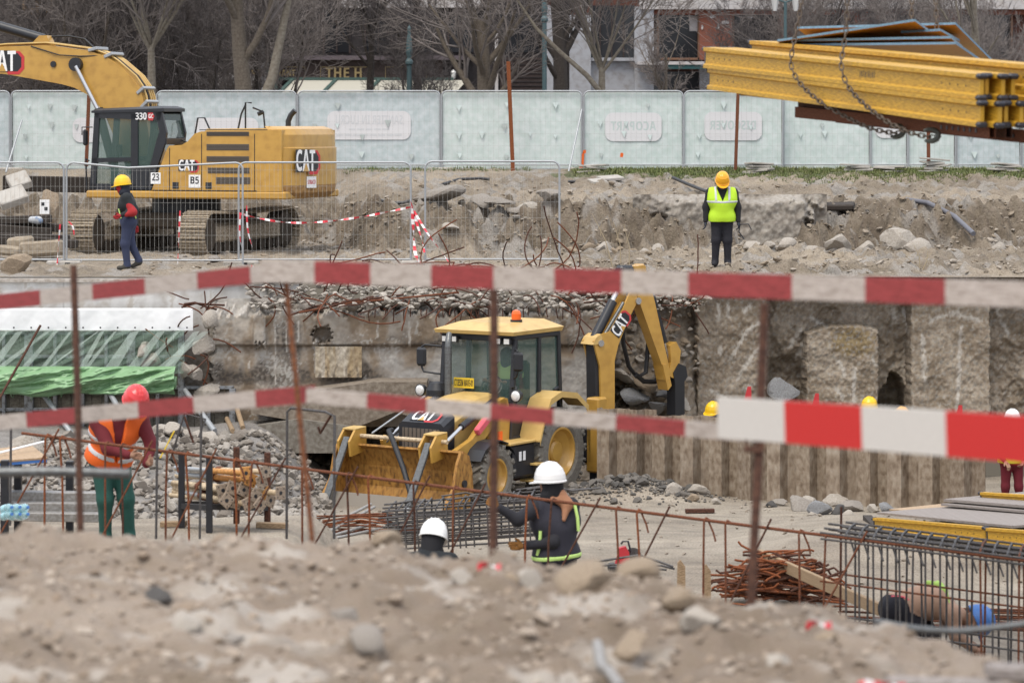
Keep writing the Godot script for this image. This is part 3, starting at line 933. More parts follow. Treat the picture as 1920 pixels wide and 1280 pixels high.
func build_broken_wall() -> void:
	rng.seed = 21
	var t := thing("broken_wall", "stained broken concrete wall with rusty rebar curling from its top", "wall")
	inst(face(370, 1150, 562, 800, 49.2, 336, 110, broken_out, broken_col), "wall_face", M.concrete_flat, t)
	# the torn left end and the body behind the face
	var g := G.new()
	g.col = Color(0.36, 0.345, 0.32)
	g.box(P(770, 690, 49.95) + Vector3(0, 0, 0), Vector3(7.2, 2.0, 0.9))
	part(g, "wall_core", M.concrete, t)
	# pale repair patch
	var patch := func(px, py): return 0.17 + nz2.get_noise_2d(px * 4.0, py * 2.0) * 0.015
	var pcol := func(px, py):
		var s := nz.get_noise_2d(px * 4.5, py * 0.4)
		var c := mixn(Color(0.50, 0.45, 0.36), Color(0.60, 0.57, 0.51), 0.5 + s * 1.5)
		c = mixn(c, Color(0.40, 0.29, 0.15), ss(0.12, 0.35, nz.get_noise_2d(px * 5.0 + 99.0, py * 0.3)) * 0.6)
		return mixn(c, Color(0.14, 0.12, 0.10), ss(0.0, 0.35, nz2.get_noise_2d(px * 3.0, py * 1.2) + (py - 700.0) * 0.03) * 0.7)
	inst(face(592, 679, 648, 706, 49.2, 50, 34, patch, pcol), "repair_patch", M.concrete, t)
	# footing: a thick slab that overhangs a hollow
	g = G.new()
	g.col = Color(0.30, 0.265, 0.225)
	var d := 48.4
	var pl := [P(466, 748, d), P(700, 716, d), P(800, 716, d), P(800, 792, d), P(742, 772, d), P(655, 806, d), P(560, 790, d), P(470, 775, d)]
	var pts := PackedVector2Array()
	for p in pl:
		pts.append(Vector2(p.x, p.y))
	g.prism(pts, -d, -d - 1.2)
	part(g, "footing", M.concrete, t)
	g = G.new()
	g.col = Color(0.27, 0.255, 0.235)
	pts = PackedVector2Array()
	for p in [P(560, 786, 48.2), P(655, 800, 48.2), P(640, 806, 48.2), P(640, 850, 48.2), P(490, 850, 48.2), P(470, 800, 48.2)]:
		pts.append(Vector2(p.x, p.y))
	g.prism(pts, -48.25, -49.0)
	part(g, "lower_footing", M.concrete, t)
	# hollow under the footing: earth recess
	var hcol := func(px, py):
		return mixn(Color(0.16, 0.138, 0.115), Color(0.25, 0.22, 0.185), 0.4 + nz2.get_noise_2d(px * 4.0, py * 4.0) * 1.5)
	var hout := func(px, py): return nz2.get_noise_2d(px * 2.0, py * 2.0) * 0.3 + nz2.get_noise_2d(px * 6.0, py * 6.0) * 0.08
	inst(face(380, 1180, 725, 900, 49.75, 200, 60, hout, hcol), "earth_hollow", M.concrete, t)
	# crumbling top: lumps
	var xf := []
	var co := []
	for k in 1500:
		var px := rng.randf_range(470, 1330)
		var dd := rng.randf_range(48.75, 50.6)
		var s := rng.randf_range(0.03, 0.13) * (1.7 if rng.randf() < 0.1 else 1.0)
		var p := P(px, 0, dd)
		p.y = -1.42 + (dd - 48.75) * 0.26 + rng.randf() * 0.12 + (nz.get_noise_2d(px * 2.0, 9.0)) * 0.12
		if px > 1150:
			p.y = -1.25 - rng.randf() * 0.3 + (dd - 48.75) * 0.2
		xf.append(rock_xf(p, Vector3(s * 1.2, s * 0.8, s)))
		co.append(mixn(Color(0.36, 0.345, 0.32), Color(0.56, 0.545, 0.52), rng.randf() * 1.2))
	scatter(rocks.white[0], M.rock, xf, co, "crumbled_concrete", t)
	# broken slabs hanging at the left end
	for a in [[392, 604, 0.3, 0.4], [378, 650, 0.24, 0.36], [368, 702, 0.35, 0.26], [390, 738, 0.5, 0.28], [288, 678, 0.28, 0.4], [268, 655, 0.14, 0.2], [345, 692, 0.2, 0.32]]:
		var o := inst(rocks.pale[rng.randi() % 4], "hanging_lump", M.rock, t, rock_xf(P(a[0], a[1], 48.9 - rng.randf() * 0.3), Vector3(a[2], a[3], 0.4)))
	for k in 34:
		var px := 480.0 + k * 19.0 + rng.randf_range(-8, 8)
		var s := rng.randf_range(0.16, 0.36)
		inst(rocks[["pale", "grey"][rng.randi() % 2]][rng.randi() % 4], "concrete_lump", M.rock, t, rock_xf(P(px, 556 + rng.randf() * 26.0, 49.3 - rng.randf() * 0.5) + Vector3(0, 0, -0.3), Vector3(s * 1.3, s * 0.7, s)))
	# twisted bars
	var bars := []
	for k in 120:
		var px := rng.randf_range(500, 1330)
		var st := P(px, rng.randf_range(548, 580), rng.randf_range(48.9, 49.6))
		if k % 3 == 0:
			st = P(rng.randf_range(590, 1120), rng.randf_range(498, 512), rng.randf_range(50.4, 51.2))
		bars.append([st, 0.9])
	for k in 16:
		bars.append([P(rng.randf_range(310, 400), rng.randf_range(560, 700), 48.9), 0.75])
	for b in bars:
		var p: Vector3 = b[0]
		var dir := Vector3(rng.randf_range(-1, 1), rng.randf_range(-0.3, 0.7), rng.randf_range(-0.2, 0.6)).normalized()
		var pts3 := [p]
		var bend := Vector3(rng.randf_range(-1, 1), rng.randf_range(-1.1, 0.5), rng.randf_range(-0.5, 0.5)) * rng.randf_range(0.5, 1.5)
		var l: float = b[1] * rng.randf_range(0.6, 1.5)
		for q in 7:
			dir = (dir + bend * 0.45 + Vector3(rng.randf_range(-1, 1), rng.randf_range(-1, 1), 0) * 0.16).normalized()
			p += dir * l / 7.0
			pts3.append(p)
		g = G.new()
		g.tube(pts3, 0.0135, 5)
		part(g, "rebar", M.rust_dark if rng.randf() < 0.55 else M.rust, t)
	for k in 26:
		var px := 690.0 + k * 16.0 + rng.randf_range(-4, 4)
		var a := P(px, 583 + (px - 690) * -0.012, 49.0)
		g = G.new()
		g.tube([a + Vector3(0, 0, -0.3), a, a + Vector3(0, -0.05, 0.03), a + Vector3(rng.randf_range(-0.03, 0.03), -rng.randf_range(0.1, 0.24), 0.04)], 0.011, 5)
		part(g, "rebar_stub", M.rust_dark, t)
	for a in [[540, 592, 700, 556], [560, 586, 860, 548], [600, 580, 760, 552], [340, 576, 420, 572], [345, 570, 405, 580]]:
		g = G.new()
		var p0 := P(a[0], a[1], 48.8)
		var p1 := P(a[2], a[3], 49.2)
		g.tube([p0, p0.lerp(p1, 0.33) + Vector3(0, 0.06, 0), p0.lerp(p1, 0.66) + Vector3(0, 0.03, 0.1), p1], 0.02, 6)
		part(g, "long_bar", M.rust if a[0] == 560 else M.rust_dark, t)

func strokes(px: float, py: float, list: Array) -> float:
	var best := 0.0
	for s in list:
		for i in range(0, s.size() - 3, 2):
			var a := Vector2(s[i], s[i + 1])
			var b := Vector2(s[i + 2], s[i + 3])
			var q := Vector2(px, py)
			var c := Geometry2D.get_closest_point_to_segment(q, a, b)
			var w := 3.6 + nz2.get_noise_2d(px * 6.0, py * 3.0) * 4.0
			best = maxf(best, clampf(1.5 - q.distance_to(c) / w, 0.0, 1.0))
	return best

func build_right_wall() -> void:
	rng.seed = 31
	var white := [[1425, 605, 1400, 620, 1378, 660, 1370, 675], [1420, 655, 1395, 690, 1385, 710], [1348, 572, 1348, 600], [1365, 575, 1366, 590], [1405, 572, 1396, 585], [1352, 652, 1350, 662], [1410, 720, 1398, 733], [1335, 732, 1360, 745], [1732, 630, 1733, 715], [1838, 600, 1797, 590], [1802, 615, 1800, 700, 1795, 770], [1675, 580, 1680, 605], [1695, 580, 1702, 620], [1603, 690, 1600, 755], [1575, 680, 1585, 705], [1500, 615, 1480, 650], [1520, 595, 1545, 610], [1570, 730, 1580, 745], [1745, 600, 1780, 590, 1800, 585], [1870, 580, 1890, 625], [1635, 670, 1640, 680], [1505, 640, 1495, 670]]
	var colf := func(px, py):
		var f := nz2.get_noise_2d(px * 4.5, py * 4.5)
		var q := nz.get_noise_2d(px * 0.8, py * 0.8)
		var c := mixn(Color(0.285, 0.24, 0.19), Color(0.41, 0.365, 0.31), 0.5 + q * 1.6 + f * 0.8)
		c = mixn(c, Color(0.30, 0.24, 0.145), ss(1.0, 0.6, Vector2((px - 1600) / 45.0, (py - 640) / 30.0).length() + f * 0.5))
		c = mixn(c, Color(0.34, 0.325, 0.30), ss(0.28, 0.4, f))
		return mixn(c, Color(0.56, 0.55, 0.53), strokes(px, py, white) * 0.92)
	var rough := func(px, py): return nz.get_noise_2d(px * 0.9, py * 0.9) * 0.15 + nz2.get_noise_2d(px * 1.6, py * 1.6) * 0.05 + nz2.get_noise_2d(px * 5.0, py * 5.0) * 0.02
	var t := thing("pile_wall", "rough earth and concrete pile wall with lime streaks behind the sheet piles", "wall")
	# the hollow at the right is dug 0.9 m into the face; its colour is that of the face around it
	var back := func(px, py): return rough.call(px, py) * 1.3 + 1.1 * ss(1330, 1270, px) * (py - 560.0) / 240.0 - 0.9 * ss(1.0, 0.8, Vector2((px - 1677) / 30.0, (py - 760) / 60.0).length() + nz.get_noise_2d(px * 2.0, py * 2.0) * 0.4) - 0.25 * ss(640, 700, py) * ss(1440, 1450, px) * ss(1512, 1500, px)
	inst(face(1040, 2000, 513, 860, 50.7, 360, 130, back, colf), "earth_face", M.concrete, t)
	var edge_in := func(px, py, x0, x1, y0):
		var e := minf(minf(px - x0, x1 - px), py - y0)
		return -0.55 * ss(5.0, 0.0, e + nz2.get_noise_2d(px * 3.0, py * 3.0) * 2.5)
	for a in [[1303, 1442, 552], [1508, 1652, 606], [1704, 1862, 556]]:
		var x0: float = a[0]
		var x1: float = a[1]
		var y0: float = a[2]
		var out := func(px, py):
			var top: float = y0 + (12.0 * pow(absf((px - 1590.0) / 70.0), 2.0) if x0 == 1508.0 else 0.0)
			return rough.call(px, py) * 0.45 + edge_in.call(px, py, x0, x1, top)
		inst(face(x0, x1, y0, 860, 50.25, 76, 130, out, colf), "concrete_pile", M.concrete, t)
	# rubble slope behind the digger arm
	for k in 150:
		var px := rng.randf_range(1060, 1310)
		var py := rng.randf_range(575, 770)
		var s := rng.randf_range(0.05, 0.16)
		inst(rocks[["grey", "tan", "pale", "tan"][rng.randi() % 4]][rng.randi() % 4], "embedded_stone", M.rock, t, rock_xf(P(px, py, 50.62 - 1.1 * (py - 560.0) / 240.0), Vector3(s * 1.2, s * 0.8, s * 0.9)))
	for a in [[1190, 745, 0.6, 0.28, "blue"], [1235, 762, 0.5, 0.25, "blue"], [1170, 705, 0.6, 0.2, "pale"], [1275, 752, 0.35, 0.3, "pale"], [1060, 605, 0.45, 0.6, "pale"], [1215, 722, 0.5, 0.16, "tan"], [1255, 738, 0.4, 0.2, "blue"], [1470, 735, 0.6, 0.5, "blue"]]:
		inst(rocks[a[4]][rng.randi() % 4], "embedded_stone", M.rock, t, rock_xf(P(a[0], a[1], 50.2 - (0.9 * (a[1] - 560.0) / 240.0 if a[0] < 1300 else 0.0)), Vector3(a[2], a[3], 0.5)))
	# a stub of pier behind the cab
	var pcol := func(px, py):
		var c := mixn(Color(0.30, 0.275, 0.245), Color(0.38, 0.35, 0.32), 0.5 + nz2.get_noise_2d(px * 4.0, py * 4.0))
		return mixn(c, Color(0.58, 0.57, 0.55), strokes(px, py, [[1058, 700, 1060, 740], [1092, 690, 1094, 730], [1075, 760, 1085, 745]]))
	var pout := func(px, py): return rough.call(px, py) * 0.3 + edge_in.call(px, py, 1040.0, 1150.0, 680.0)
	inst(face(1040, 1150, 680, 900, 49.3, 50, 90, pout, pcol), "pier_stub", M.concrete, t)
	# red rods that stick up behind the sheet piles
	for a in [[1403, 735], [1530, 748], [1799, 770], [1325, 790]]:
		var r := thing("marker_rod", "small red marker on a rod standing behind the sheet piles", "marker", Vector3.ZERO, "red markers behind the sheet piles")
		var p := P(a[0], a[1], 47.6)
		var g := G.new()
		g.tube([p + Vector3(0, -1.6, 0), p + Vector3(0, 0.02, 0)], 0.02, 5)
		part(g, "rod", M.rust, r)
		g = G.new()
		g.prism(poly([-0.09, -0.2, 0.06, -0.2, 0.05, 0.1, -0.01, 0.1]), -0.01, 0.01, Transform3D(Basis.IDENTITY, p + Vector3(0, 0, 0.03)))
		part(g, "flag", M.red_paint, r)

func build_sheet_piles() -> void:
	var t := thing("sheet_pile_wall", "row of rusty earth caked steel sheet piles across the pit floor", "wall")
	rng.seed = 41
	var a := Vector3((1128 - 960) * 46.8 / F, 0, -46.8)
	var b := Vector3((1848 - 960) * 43.1 / F, 0, -43.1)
	var along := (b - a).normalized()
	var total := a.distance_to(b)
	var outw := Vector3(-along.z, 0, along.x)
	if outw.z < 0:
		outw = -outw
	var n := int(total / 0.5)
	var w := total / n
	for k in n:
		var g := G.new()
		var prof := [Vector2(0, 0), Vector2(0.035, 0.21), Vector2(0.27, 0.21), Vector2(0.305, 0), Vector2(w, 0)]
		var top := -2.98 + rng.randf_range(-0.05, 0.04)
		var base := -4.75
		var st := a + along * (k * w)
		for i in 4:
			var p: Vector2 = prof[i]
			var q: Vector2 = prof[i + 1]
			for e in [[0.0, 1.0], [-0.012, -1.0]]:
				var p0: Vector3 = st + along * p.x + outw * (p.y + e[0])
				var p1: Vector3 = st + along * q.x + outw * (q.y + e[0])
				g.quad(p0 + Vector3.UP * base, p0 + Vector3.UP * top, p1 + Vector3.UP * top, p1 + Vector3.UP * base)
			var c0 := st + along * p.x + outw * p.y + Vector3.UP * top
			var c1 := st + along * q.x + outw * q.y + Vector3.UP * top
			g.quad(c0, c0 - outw * 0.012, c1 - outw * 0.012, c1)
		part(g, "sheet_pile", [M.sheet_pile, M.sheet_pile_b, M.sheet_pile_c][rng.randi() % 3], t)
		g = G.new()
		g.tube([st + Vector3.UP * base, st + Vector3.UP * (top - 0.01)], 0.022, 5)
		part(g, "interlock", M.sheet_pile, t)

func build_left_wall() -> void:
	rng.seed = 51
	var t := thing("retaining_wall", "pale concrete retaining wall below the walking worker", "wall")
	var colf := func(px, py):
		var s := nz.get_noise_2d(px * 2.5, py * 0.5)
		var f := nz2.get_noise_2d(px * 4.0, py * 4.0)
		var c := mixn(Color(0.52, 0.51, 0.495), Color(0.64, 0.635, 0.62), 0.5 + s + f * 0.3)
		c = mixn(c, Color(0.33, 0.27, 0.20), ss(0.25, 0.4, s + f * 0.3) * 0.5)
		return mixn(c, Color(0.30, 0.285, 0.265), (1.0 if fmod(px + 40.0, 158.0) < 1.6 else 0.0) * 0.7)
	inst(face(-60, 560, 521, 640, 49.9, 240, 48, func(px, py): return nz.get_noise_2d(px * 0.6, py * 0.6) * 0.01, colf), "wall_face", M.concrete_flat, t)
	var g := G.new()
	g.col = Color(0.47, 0.45, 0.43)
	var p := P(250, 521, 50.1)
	g.box(Vector3(p.x, p.y - 0.03, -50.05), Vector3(6.1, 0.07, 0.5), Basis.IDENTITY, 0.01)
	part(g, "coping", M.concrete, t)
	g = G.new()
	g.col = Color(0.40, 0.38, 0.36)
	g.box(Vector3(p.x, -2.6, -50.35), Vector3(6.0, 3.1, 0.85))
	part(g, "wall_core", M.concrete, t)
	# formwork panels
	var x := -150.0
	for k in 5:
		var x0 := -40.0 + k * 96.0
		var f := thing("steel_formwork", "grey steel framed formwork panel standing against the retaining wall", "formwork", Vector3.ZERO, "formwork panels against the retaining wall")
		var a := P(x0, 622 if k < 4 else 728, 49.0)
		var b := P(x0 + 95, 900, 49.0)
		var w := b.x - a.x
		for q in 5:
			g = G.new()
			g.box(Vector3(a.x + w * (q + 0.5) / 5.0, (a.y + b.y) / 2.0, -49.06), Vector3(w / 5.0 - 0.012, a.y - b.y, 0.03))
			part(g, "face_board", M.form_face, f)
		for s in [0.0, 1.0, 0.5]:
			g = G.new()
			g.box(Vector3(a.x + 0.03 + (w - 0.06) * s, (a.y + b.y) / 2.0, -48.97), Vector3(0.11 if s == 1.0 else 0.06, a.y - b.y, 0.13), Basis.IDENTITY, 0.008)
			part(g, "stile", M.form_steel, f)
		for yy in [624.0, 668.0, 726.0, 767.0, 804.0, 850.0]:
			if k == 4 and yy < 725.0:
				continue
			g = G.new()
			g.box(Vector3((a.x + b.x) / 2.0, P(0, yy, 49.0).y, -48.975), Vector3(w - 0.02, 0.055, 0.10), Basis.IDENTITY, 0.006)
			part(g, "rail", M.form_steel, f)
	for a in [[80, 738, 160, 850, 0], [193, 714, 240, 800, 0], [346, 732, 402, 808, 0], [441, 756, 455, 802, 1], [425, 785, 436, 808, 1], [75, 610, -15, 770, 2]]:
		g = G.new()
		g.tube([P(a[0], a[1], 48.7), P(a[2], a[3], 47.6)], [0.05, 0.05] if a[4] == 0 else ([0.045, 0.045] if a[4] == 1 else [0.022, 0.022]), 8)
		if a[4] == 0:
			solo(g, "push_prop", M.galv, "grey tubular push prop leaning on the formwork", "prop", "push props on the formwork")
		elif a[4] == 1:
			solo(g, "timber_prop", M.timber, "short timber prop wedged under the formwork beside the broken footing", "prop", "timber props under the formwork")
		else:
			solo(g, "leaning_rod", M.rust_dark, "thin dark rod leaning against the green sheeting", "rod")
	# white tarpaulin strip over the top of the formwork
	var th := func(px, py): return 0.06 + nz.get_noise_2d(px * 1.0, py * 0.8) * 0.025 + 0.006 * sin(px * 0.11 + py * 0.06)
	var wc := func(_px, _py): return Color(1, 1, 1)
	var tp := thing("tarpaulin", "white tarpaulin strip hanging over the top of the formwork", "tarpaulin")
	inst(face(-60, 362, 581, 619, 48.85, 150, 14, th, wc), "sheet", M.tarp_white, tp)
	g = G.new()
	p = P(150, 581, 49.3)
	g.box(Vector3(p.x, p.y, -49.25), Vector3(3.98, 0.02, 0.85))
	part(g, "top_fold", M.tarp_white, tp)
	for k in 13:
		g = G.new()
		var e := P(-40 + k * 32.5, 614, 48.72)
		g.lathe([Vector2(0, 0.012), Vector2(0.014, 0.008), Vector2(0.017, 0)], 8, e, Basis(Vector3.RIGHT, PI / 2))
		part(g, "grommet", M.black_paint, tp)
	# green plastic film
	var gs := thing("plastic_sheeting", "green translucent plastic sheeting gathered in folds over the formwork", "sheeting")
	var fh := func(px, py): return 0.02 + nz.get_noise_2d(px * 1.1 + py * 2.2, py * 0.4) * 0.10 + nz2.get_noise_2d(px * 1.0 + py * 2.0, 4.0) * 0.06
	inst(face(-60, 345, 618, 700, 48.72, 170, 26, fh, wc), "film", M.film, gs)
	g = G.new()
	for k in 14:
		var x0 := -60.0 + k * 31.0
		g = G.new()
		var a := P(x0 + rng.randf_range(10, 60), 622, 48.62)
		var b := P(x0 - rng.randf_range(0, 50), 694, 48.55)
		var sd := Vector3(0.05 + rng.randf() * 0.07, 0.02, 0)
		g.quad(a - sd * 0.3, a + sd, b + sd * 1.3, b - sd)
		part(g, "film_fold", M.film_fold, gs)
	# rolled bundle at the bottom of the film
	var bt := func(px, py):
		var q: float = (py - 712.0) / 26.0
		return 0.10 + 0.20 * sqrt(maxf(0.0, 1.0 - q * q)) + nz.get_noise_2d(px * 0.9 + py * 2.4, py * 2.0) * 0.26 + absf(nz.get_noise_2d(px * 0.3, py * 9.0)) * 0.05
	var sag := func(px): return 10.0 * exp(-pow((px - 60.0) / 60.0, 2.0)) + 5.0 * sin(px * 0.02)
	var am := ArrayMesh.new()
	inst(face(-60, 330, 686, 738, 48.6, 200, 40, bt, wc), "gathered_fold", M.plastic_green, gs)
	g = G.new()
	var pts := []
	var rad := []
	for k in 26:
		var px := -70.0 + k * 16.0
		pts.append(P(px, 716.0 + sag.call(px), 48.5))
		rad.append(0.12 + nz.get_noise_2d(px * 5.0, 2.0) * 0.08)
	g.tube(pts, rad, 14)
	part(g, "roll", M.plastic_green, gs)
	for k in 12:
		g = G.new()
		var px := -40.0 + k * 32.0 + rng.randf_range(-8, 8)
		var o := P(px, 716 + sag.call(px), 48.5)
		var ring := []
		for q in 13:
			ring.append(o + Vector3(rng.randf_range(-0.02, 0.02), cos(TAU * q / 12) * 0.19, sin(TAU * q / 12) * 0.19))
		g.tube(ring, 0.006, 4, false)
		part(g, "tie", M.plastic_green, gs)

# ---------------------------------------------------------------- trees
func grow(g: G, twigs: G, p: Vector3, dir: Vector3, length: float, r: float, level: int, o: Dictionary) -> void:
	var steps := 5 if level < 2 else (3 if level < 4 else 2)
	var pts := [p]
	var rad := [r]
	var q := p
	var dd := dir
	for i in steps:
		dd = (dd + Vector3(rng.randf_range(-1, 1), rng.randf_range(-0.8, 1), rng.randf_range(-1, 1)) * o.wander * (0.45 if level == 0 else 1.0) + Vector3.UP * o.up * (0.2 if level > 2 else 1.0)).normalized()
		q += dd * length / steps
		pts.append(q)
		rad.append(lerpf(r, r * (0.55 if level == 0 else 0.35), float(i + 1) / steps))
	(g if level <= o.thick else twigs).tube(pts, rad, [7, 5, 4, 3, 3, 3][level], false)
	if level >= o.levels:
		return
	var n: int = o.kids[level]
	for k in n:
		var f := rng.randf_range(o.start if level == 0 else 0.25, 1.0)
		var at := f * steps
		var i := mini(int(at), steps - 1)
		var b: Vector3 = pts[i].lerp(pts[i + 1], at - i)
		var axis := dd.cross(Vector3(rng.randf_range(-1, 1), rng.randf_range(-1, 1), rng.randf_range(-1, 1))).normalized()
		var nd := dd.rotated(axis, rng.randf_range(o.spread * 0.55, o.spread))
		grow(g, twigs, b, nd, length * o.ratio * rng.randf_range(0.65, 1.1), maxf(lerpf(r, rad[steps], f) * rng.randf_range(0.4, 0.62), o.thin), level + 1, o)

func tree(px: float, d: float, height: float, r: float, lean: Vector3, sd: int, bark: Material, twig: Material, label: String, o := {}, called := "bare_tree", group := "") -> Node3D:
	rng.seed = sd
	var base := {"wander": 0.14, "up": 0.05, "thick": 1, "levels": 4, "kids": [9, 6, 5, 4], "start": 0.35, "spread": 0.85, "ratio": 0.55, "thin": 0.009}
	base.merge(o, true)
	var p := Vector3((px - 960) * d / F, 0.6, -d)
	var t := thing(called, label, "tree", p, group)
	var g := G.new()
	var tw := G.new()
	grow(g, tw, Vector3.ZERO, (Vector3.UP + lean).normalized(), height, r, 0, base)
	part(g, "trunk", bark, t)
	part(tw, "crown", twig, t)
	return t

func trunk_limb(t: Node3D, pts: Array, rad: Array, m: Material, called := "limb") -> void:
	var g := G.new()
	g.tube(pts, rad, 8)
	part(g, called, m, t)

func build_trees() -> void:
	tree(284, 82, 3.6, 0.185, Vector3(0.0, 0, 0), 301, M.bark_pale, M.twig, "pale straight plane tree behind the excavator cab", {"start": 0.93, "kids": [9, 8, 7, 5], "spread": 0.75, "ratio": 0.95, "up": 0.10, "wander": 0.05})
	tree(462, 79, 5.5, 0.30, Vector3(0.02, 0, 0), 309, M.bark_mid, M.twig, "thick forked tree with a mossy brown trunk beside the green column", {"start": 0.32, "kids": [9, 7, 6, 4], "spread": 0.7, "ratio": 0.62, "up": 0.08})
	var t: Node3D = get_child(get_child_count() - 1)
	trunk_limb(t, [Vector3(0.12, 1.4, 0.1), Vector3(0.42, 1.75, 0.2), Vector3(0.75, 2.6, 0.2), Vector3(0.95, 3.6, 0.1), Vector3(1.2, 4.8, 0.1)], [0.19, 0.17, 0.15, 0.13, 0.1], M.bark_pale)
	tree(690, 96, 6.0, 0.16, Vector3(0.03, 0, 0), 317, M.bark_dark, M.twig_dark, "thin dark tree standing before the gold lettered sign", {"start": 0.5, "kids": [10, 7, 6, 4]})
	tree(782, 99, 6.0, 0.2, Vector3(-0.02, 0, 0), 323, M.bark_dark, M.twig, "dark twin stemmed tree behind the green lamp post", {"start": 0.45, "kids": [10, 7, 6, 4]})
	tree(905, 88, 4.6, 0.30, Vector3(0.03, 0, 0), 331, M.bark_mid, M.twig, "wide low branching tree left of the rusty steel post", {"start": 0.28, "kids": [11, 7, 5, 4], "spread": 0.9, "ratio": 0.7, "up": 0.07})
	tree(1053, 104, 7.0, 0.34, Vector3(0, 0, 0), 337, M.bark_dark, M.twig_dark, "very dark thick tree trunk in front of the pale facade", {"start": 0.4, "kids": [8, 6, 5, 4]})
	tree(1132, 82, 3.0, 0.165, Vector3(0.0, 0, 0), 347, M.bark_pale, M.twig, "pale plane tree forking low in front of the concrete building", {"start": 0.92, "kids": [9, 7, 6, 4], "spread": 0.8, "ratio": 1.05, "up": 0.09, "wander": 0.06})
	t = get_child(get_child_count() - 1)
	trunk_limb(t, [Vector3(0.0, 2.1, 0), Vector3(-0.5, 2.7, 0.2), Vector3(-1.3, 3.4, 0.3), Vector3(-2.0, 4.1, 0.2), Vector3(-2.6, 5.0, 0.2)], [0.09, 0.08, 0.065, 0.05, 0.03], M.bark_pale)
	tree(1826, 86, 6.0, 0.17, Vector3(0.0, 0, 0), 353, M.bark_pale, M.twig, "pale slender tree behind the hanging plywood panels", {"start": 0.35, "kids": [10, 7, 6, 4]})
	tree(1545, 98, 6.0, 0.15, Vector3(0.0, 0, 0), 359, M.bark_dark, M.twig_dark, "dark bare tree between the two hanging chains", {"start": 0.3, "kids": [10, 7, 6, 4]})
	tree(1245, 92, 3.6, 0.09, Vector3(0.05, 0, 0), 367, M.bark_mid, M.twig, "small bare tree before the wood framed window", {"start": 0.2, "kids": [9, 7, 5, 4]})
	# thickets: brushwood without a clear trunk
	rng.seed = 400
	var protos := []
	for k in 4:
		rng.seed = 410 + k
		var g := G.new()
		var tw := G.new()
		var o := {"wander": 0.22, "up": 0.05, "thick": 0, "levels": 4, "kids": [8, 6, 5, 4], "start": 0.1, "spread": 0.8, "ratio": 0.6, "thin": 0.008}
		for s in 3:
			grow(g, tw, Vector3(rng.randf_range(-0.3, 0.3), 0, rng.randf_range(-0.3, 0.3)), Vector3(rng.randf_range(-0.4, 0.4), 1, rng.randf_range(-0.3, 0.3)).normalized(), 3.6, 0.05, 0, o)
		protos.append([g.mesh(), tw.mesh()])
	rng.seed = 420
	var spots := []
	for k in 17:
		spots.append([-70.0 + k * 36.0 + rng.randf_range(-10, 10), 88.0 + rng.randf() * 16.0, 0])
	for k in 2:
		spots.append([760.0 + k * 50.0 + rng.randf_range(-14, 14), 92.0 + rng.randf() * 10.0, 1])
	for k in 14:
		spots.append([1400.0 + k * 40.0 + rng.randf_range(-12, 12), 90.0 + rng.randf() * 14.0, 2])
	var i := 0
	for s in spots:
		var pr: Array = protos[i % 4]
		i += 1
		var lab: String = ["tangled brown brushwood behind the excavator boom", "bare shrub growing in front of the dark restaurant front", "bare shrub growing in front of the brick building"][s[2]]
		var grp: String = ["brushwood behind the excavator", "shrubs before the restaurant", "shrubs before the brick building"][s[2]]
		var b := thing("bare_shrub", lab, "shrub", Vector3((s[0] - 960) * s[1] / F, 0.6, -s[1]), grp)
		b.rotation.y = rng.randf() * TAU
		b.scale = Vector3.ONE * (rng.randf_range(1.05, 1.5) if s[2] == 0 else rng.randf_range(0.7, 1.15))
		inst(pr[0], "stems", M.bark_mid if rng.randf() < 0.5 else M.bark_dark, b)
		inst(pr[1], "twigs", M.twig if rng.randf() < 0.6 else M.twig_dark, b)

# ---------------------------------------------------------------- buildings
const BD := 112.0

func slab(px0: float, py0: float, px1: float, py1: float, d: float, thick: float, called: String, m: Material, parent: Node3D) -> MeshInstance3D:
	var a := P(px0, py0, d)
	var b := P(px1, py1, d)
	var g := G.new()
	g.box(Vector3((a.x + b.x) / 2, (a.y + b.y) / 2, -d - thick / 2), Vector3(absf(b.x - a.x), absf(a.y - b.y), thick))
	return part(g, called, m, parent)

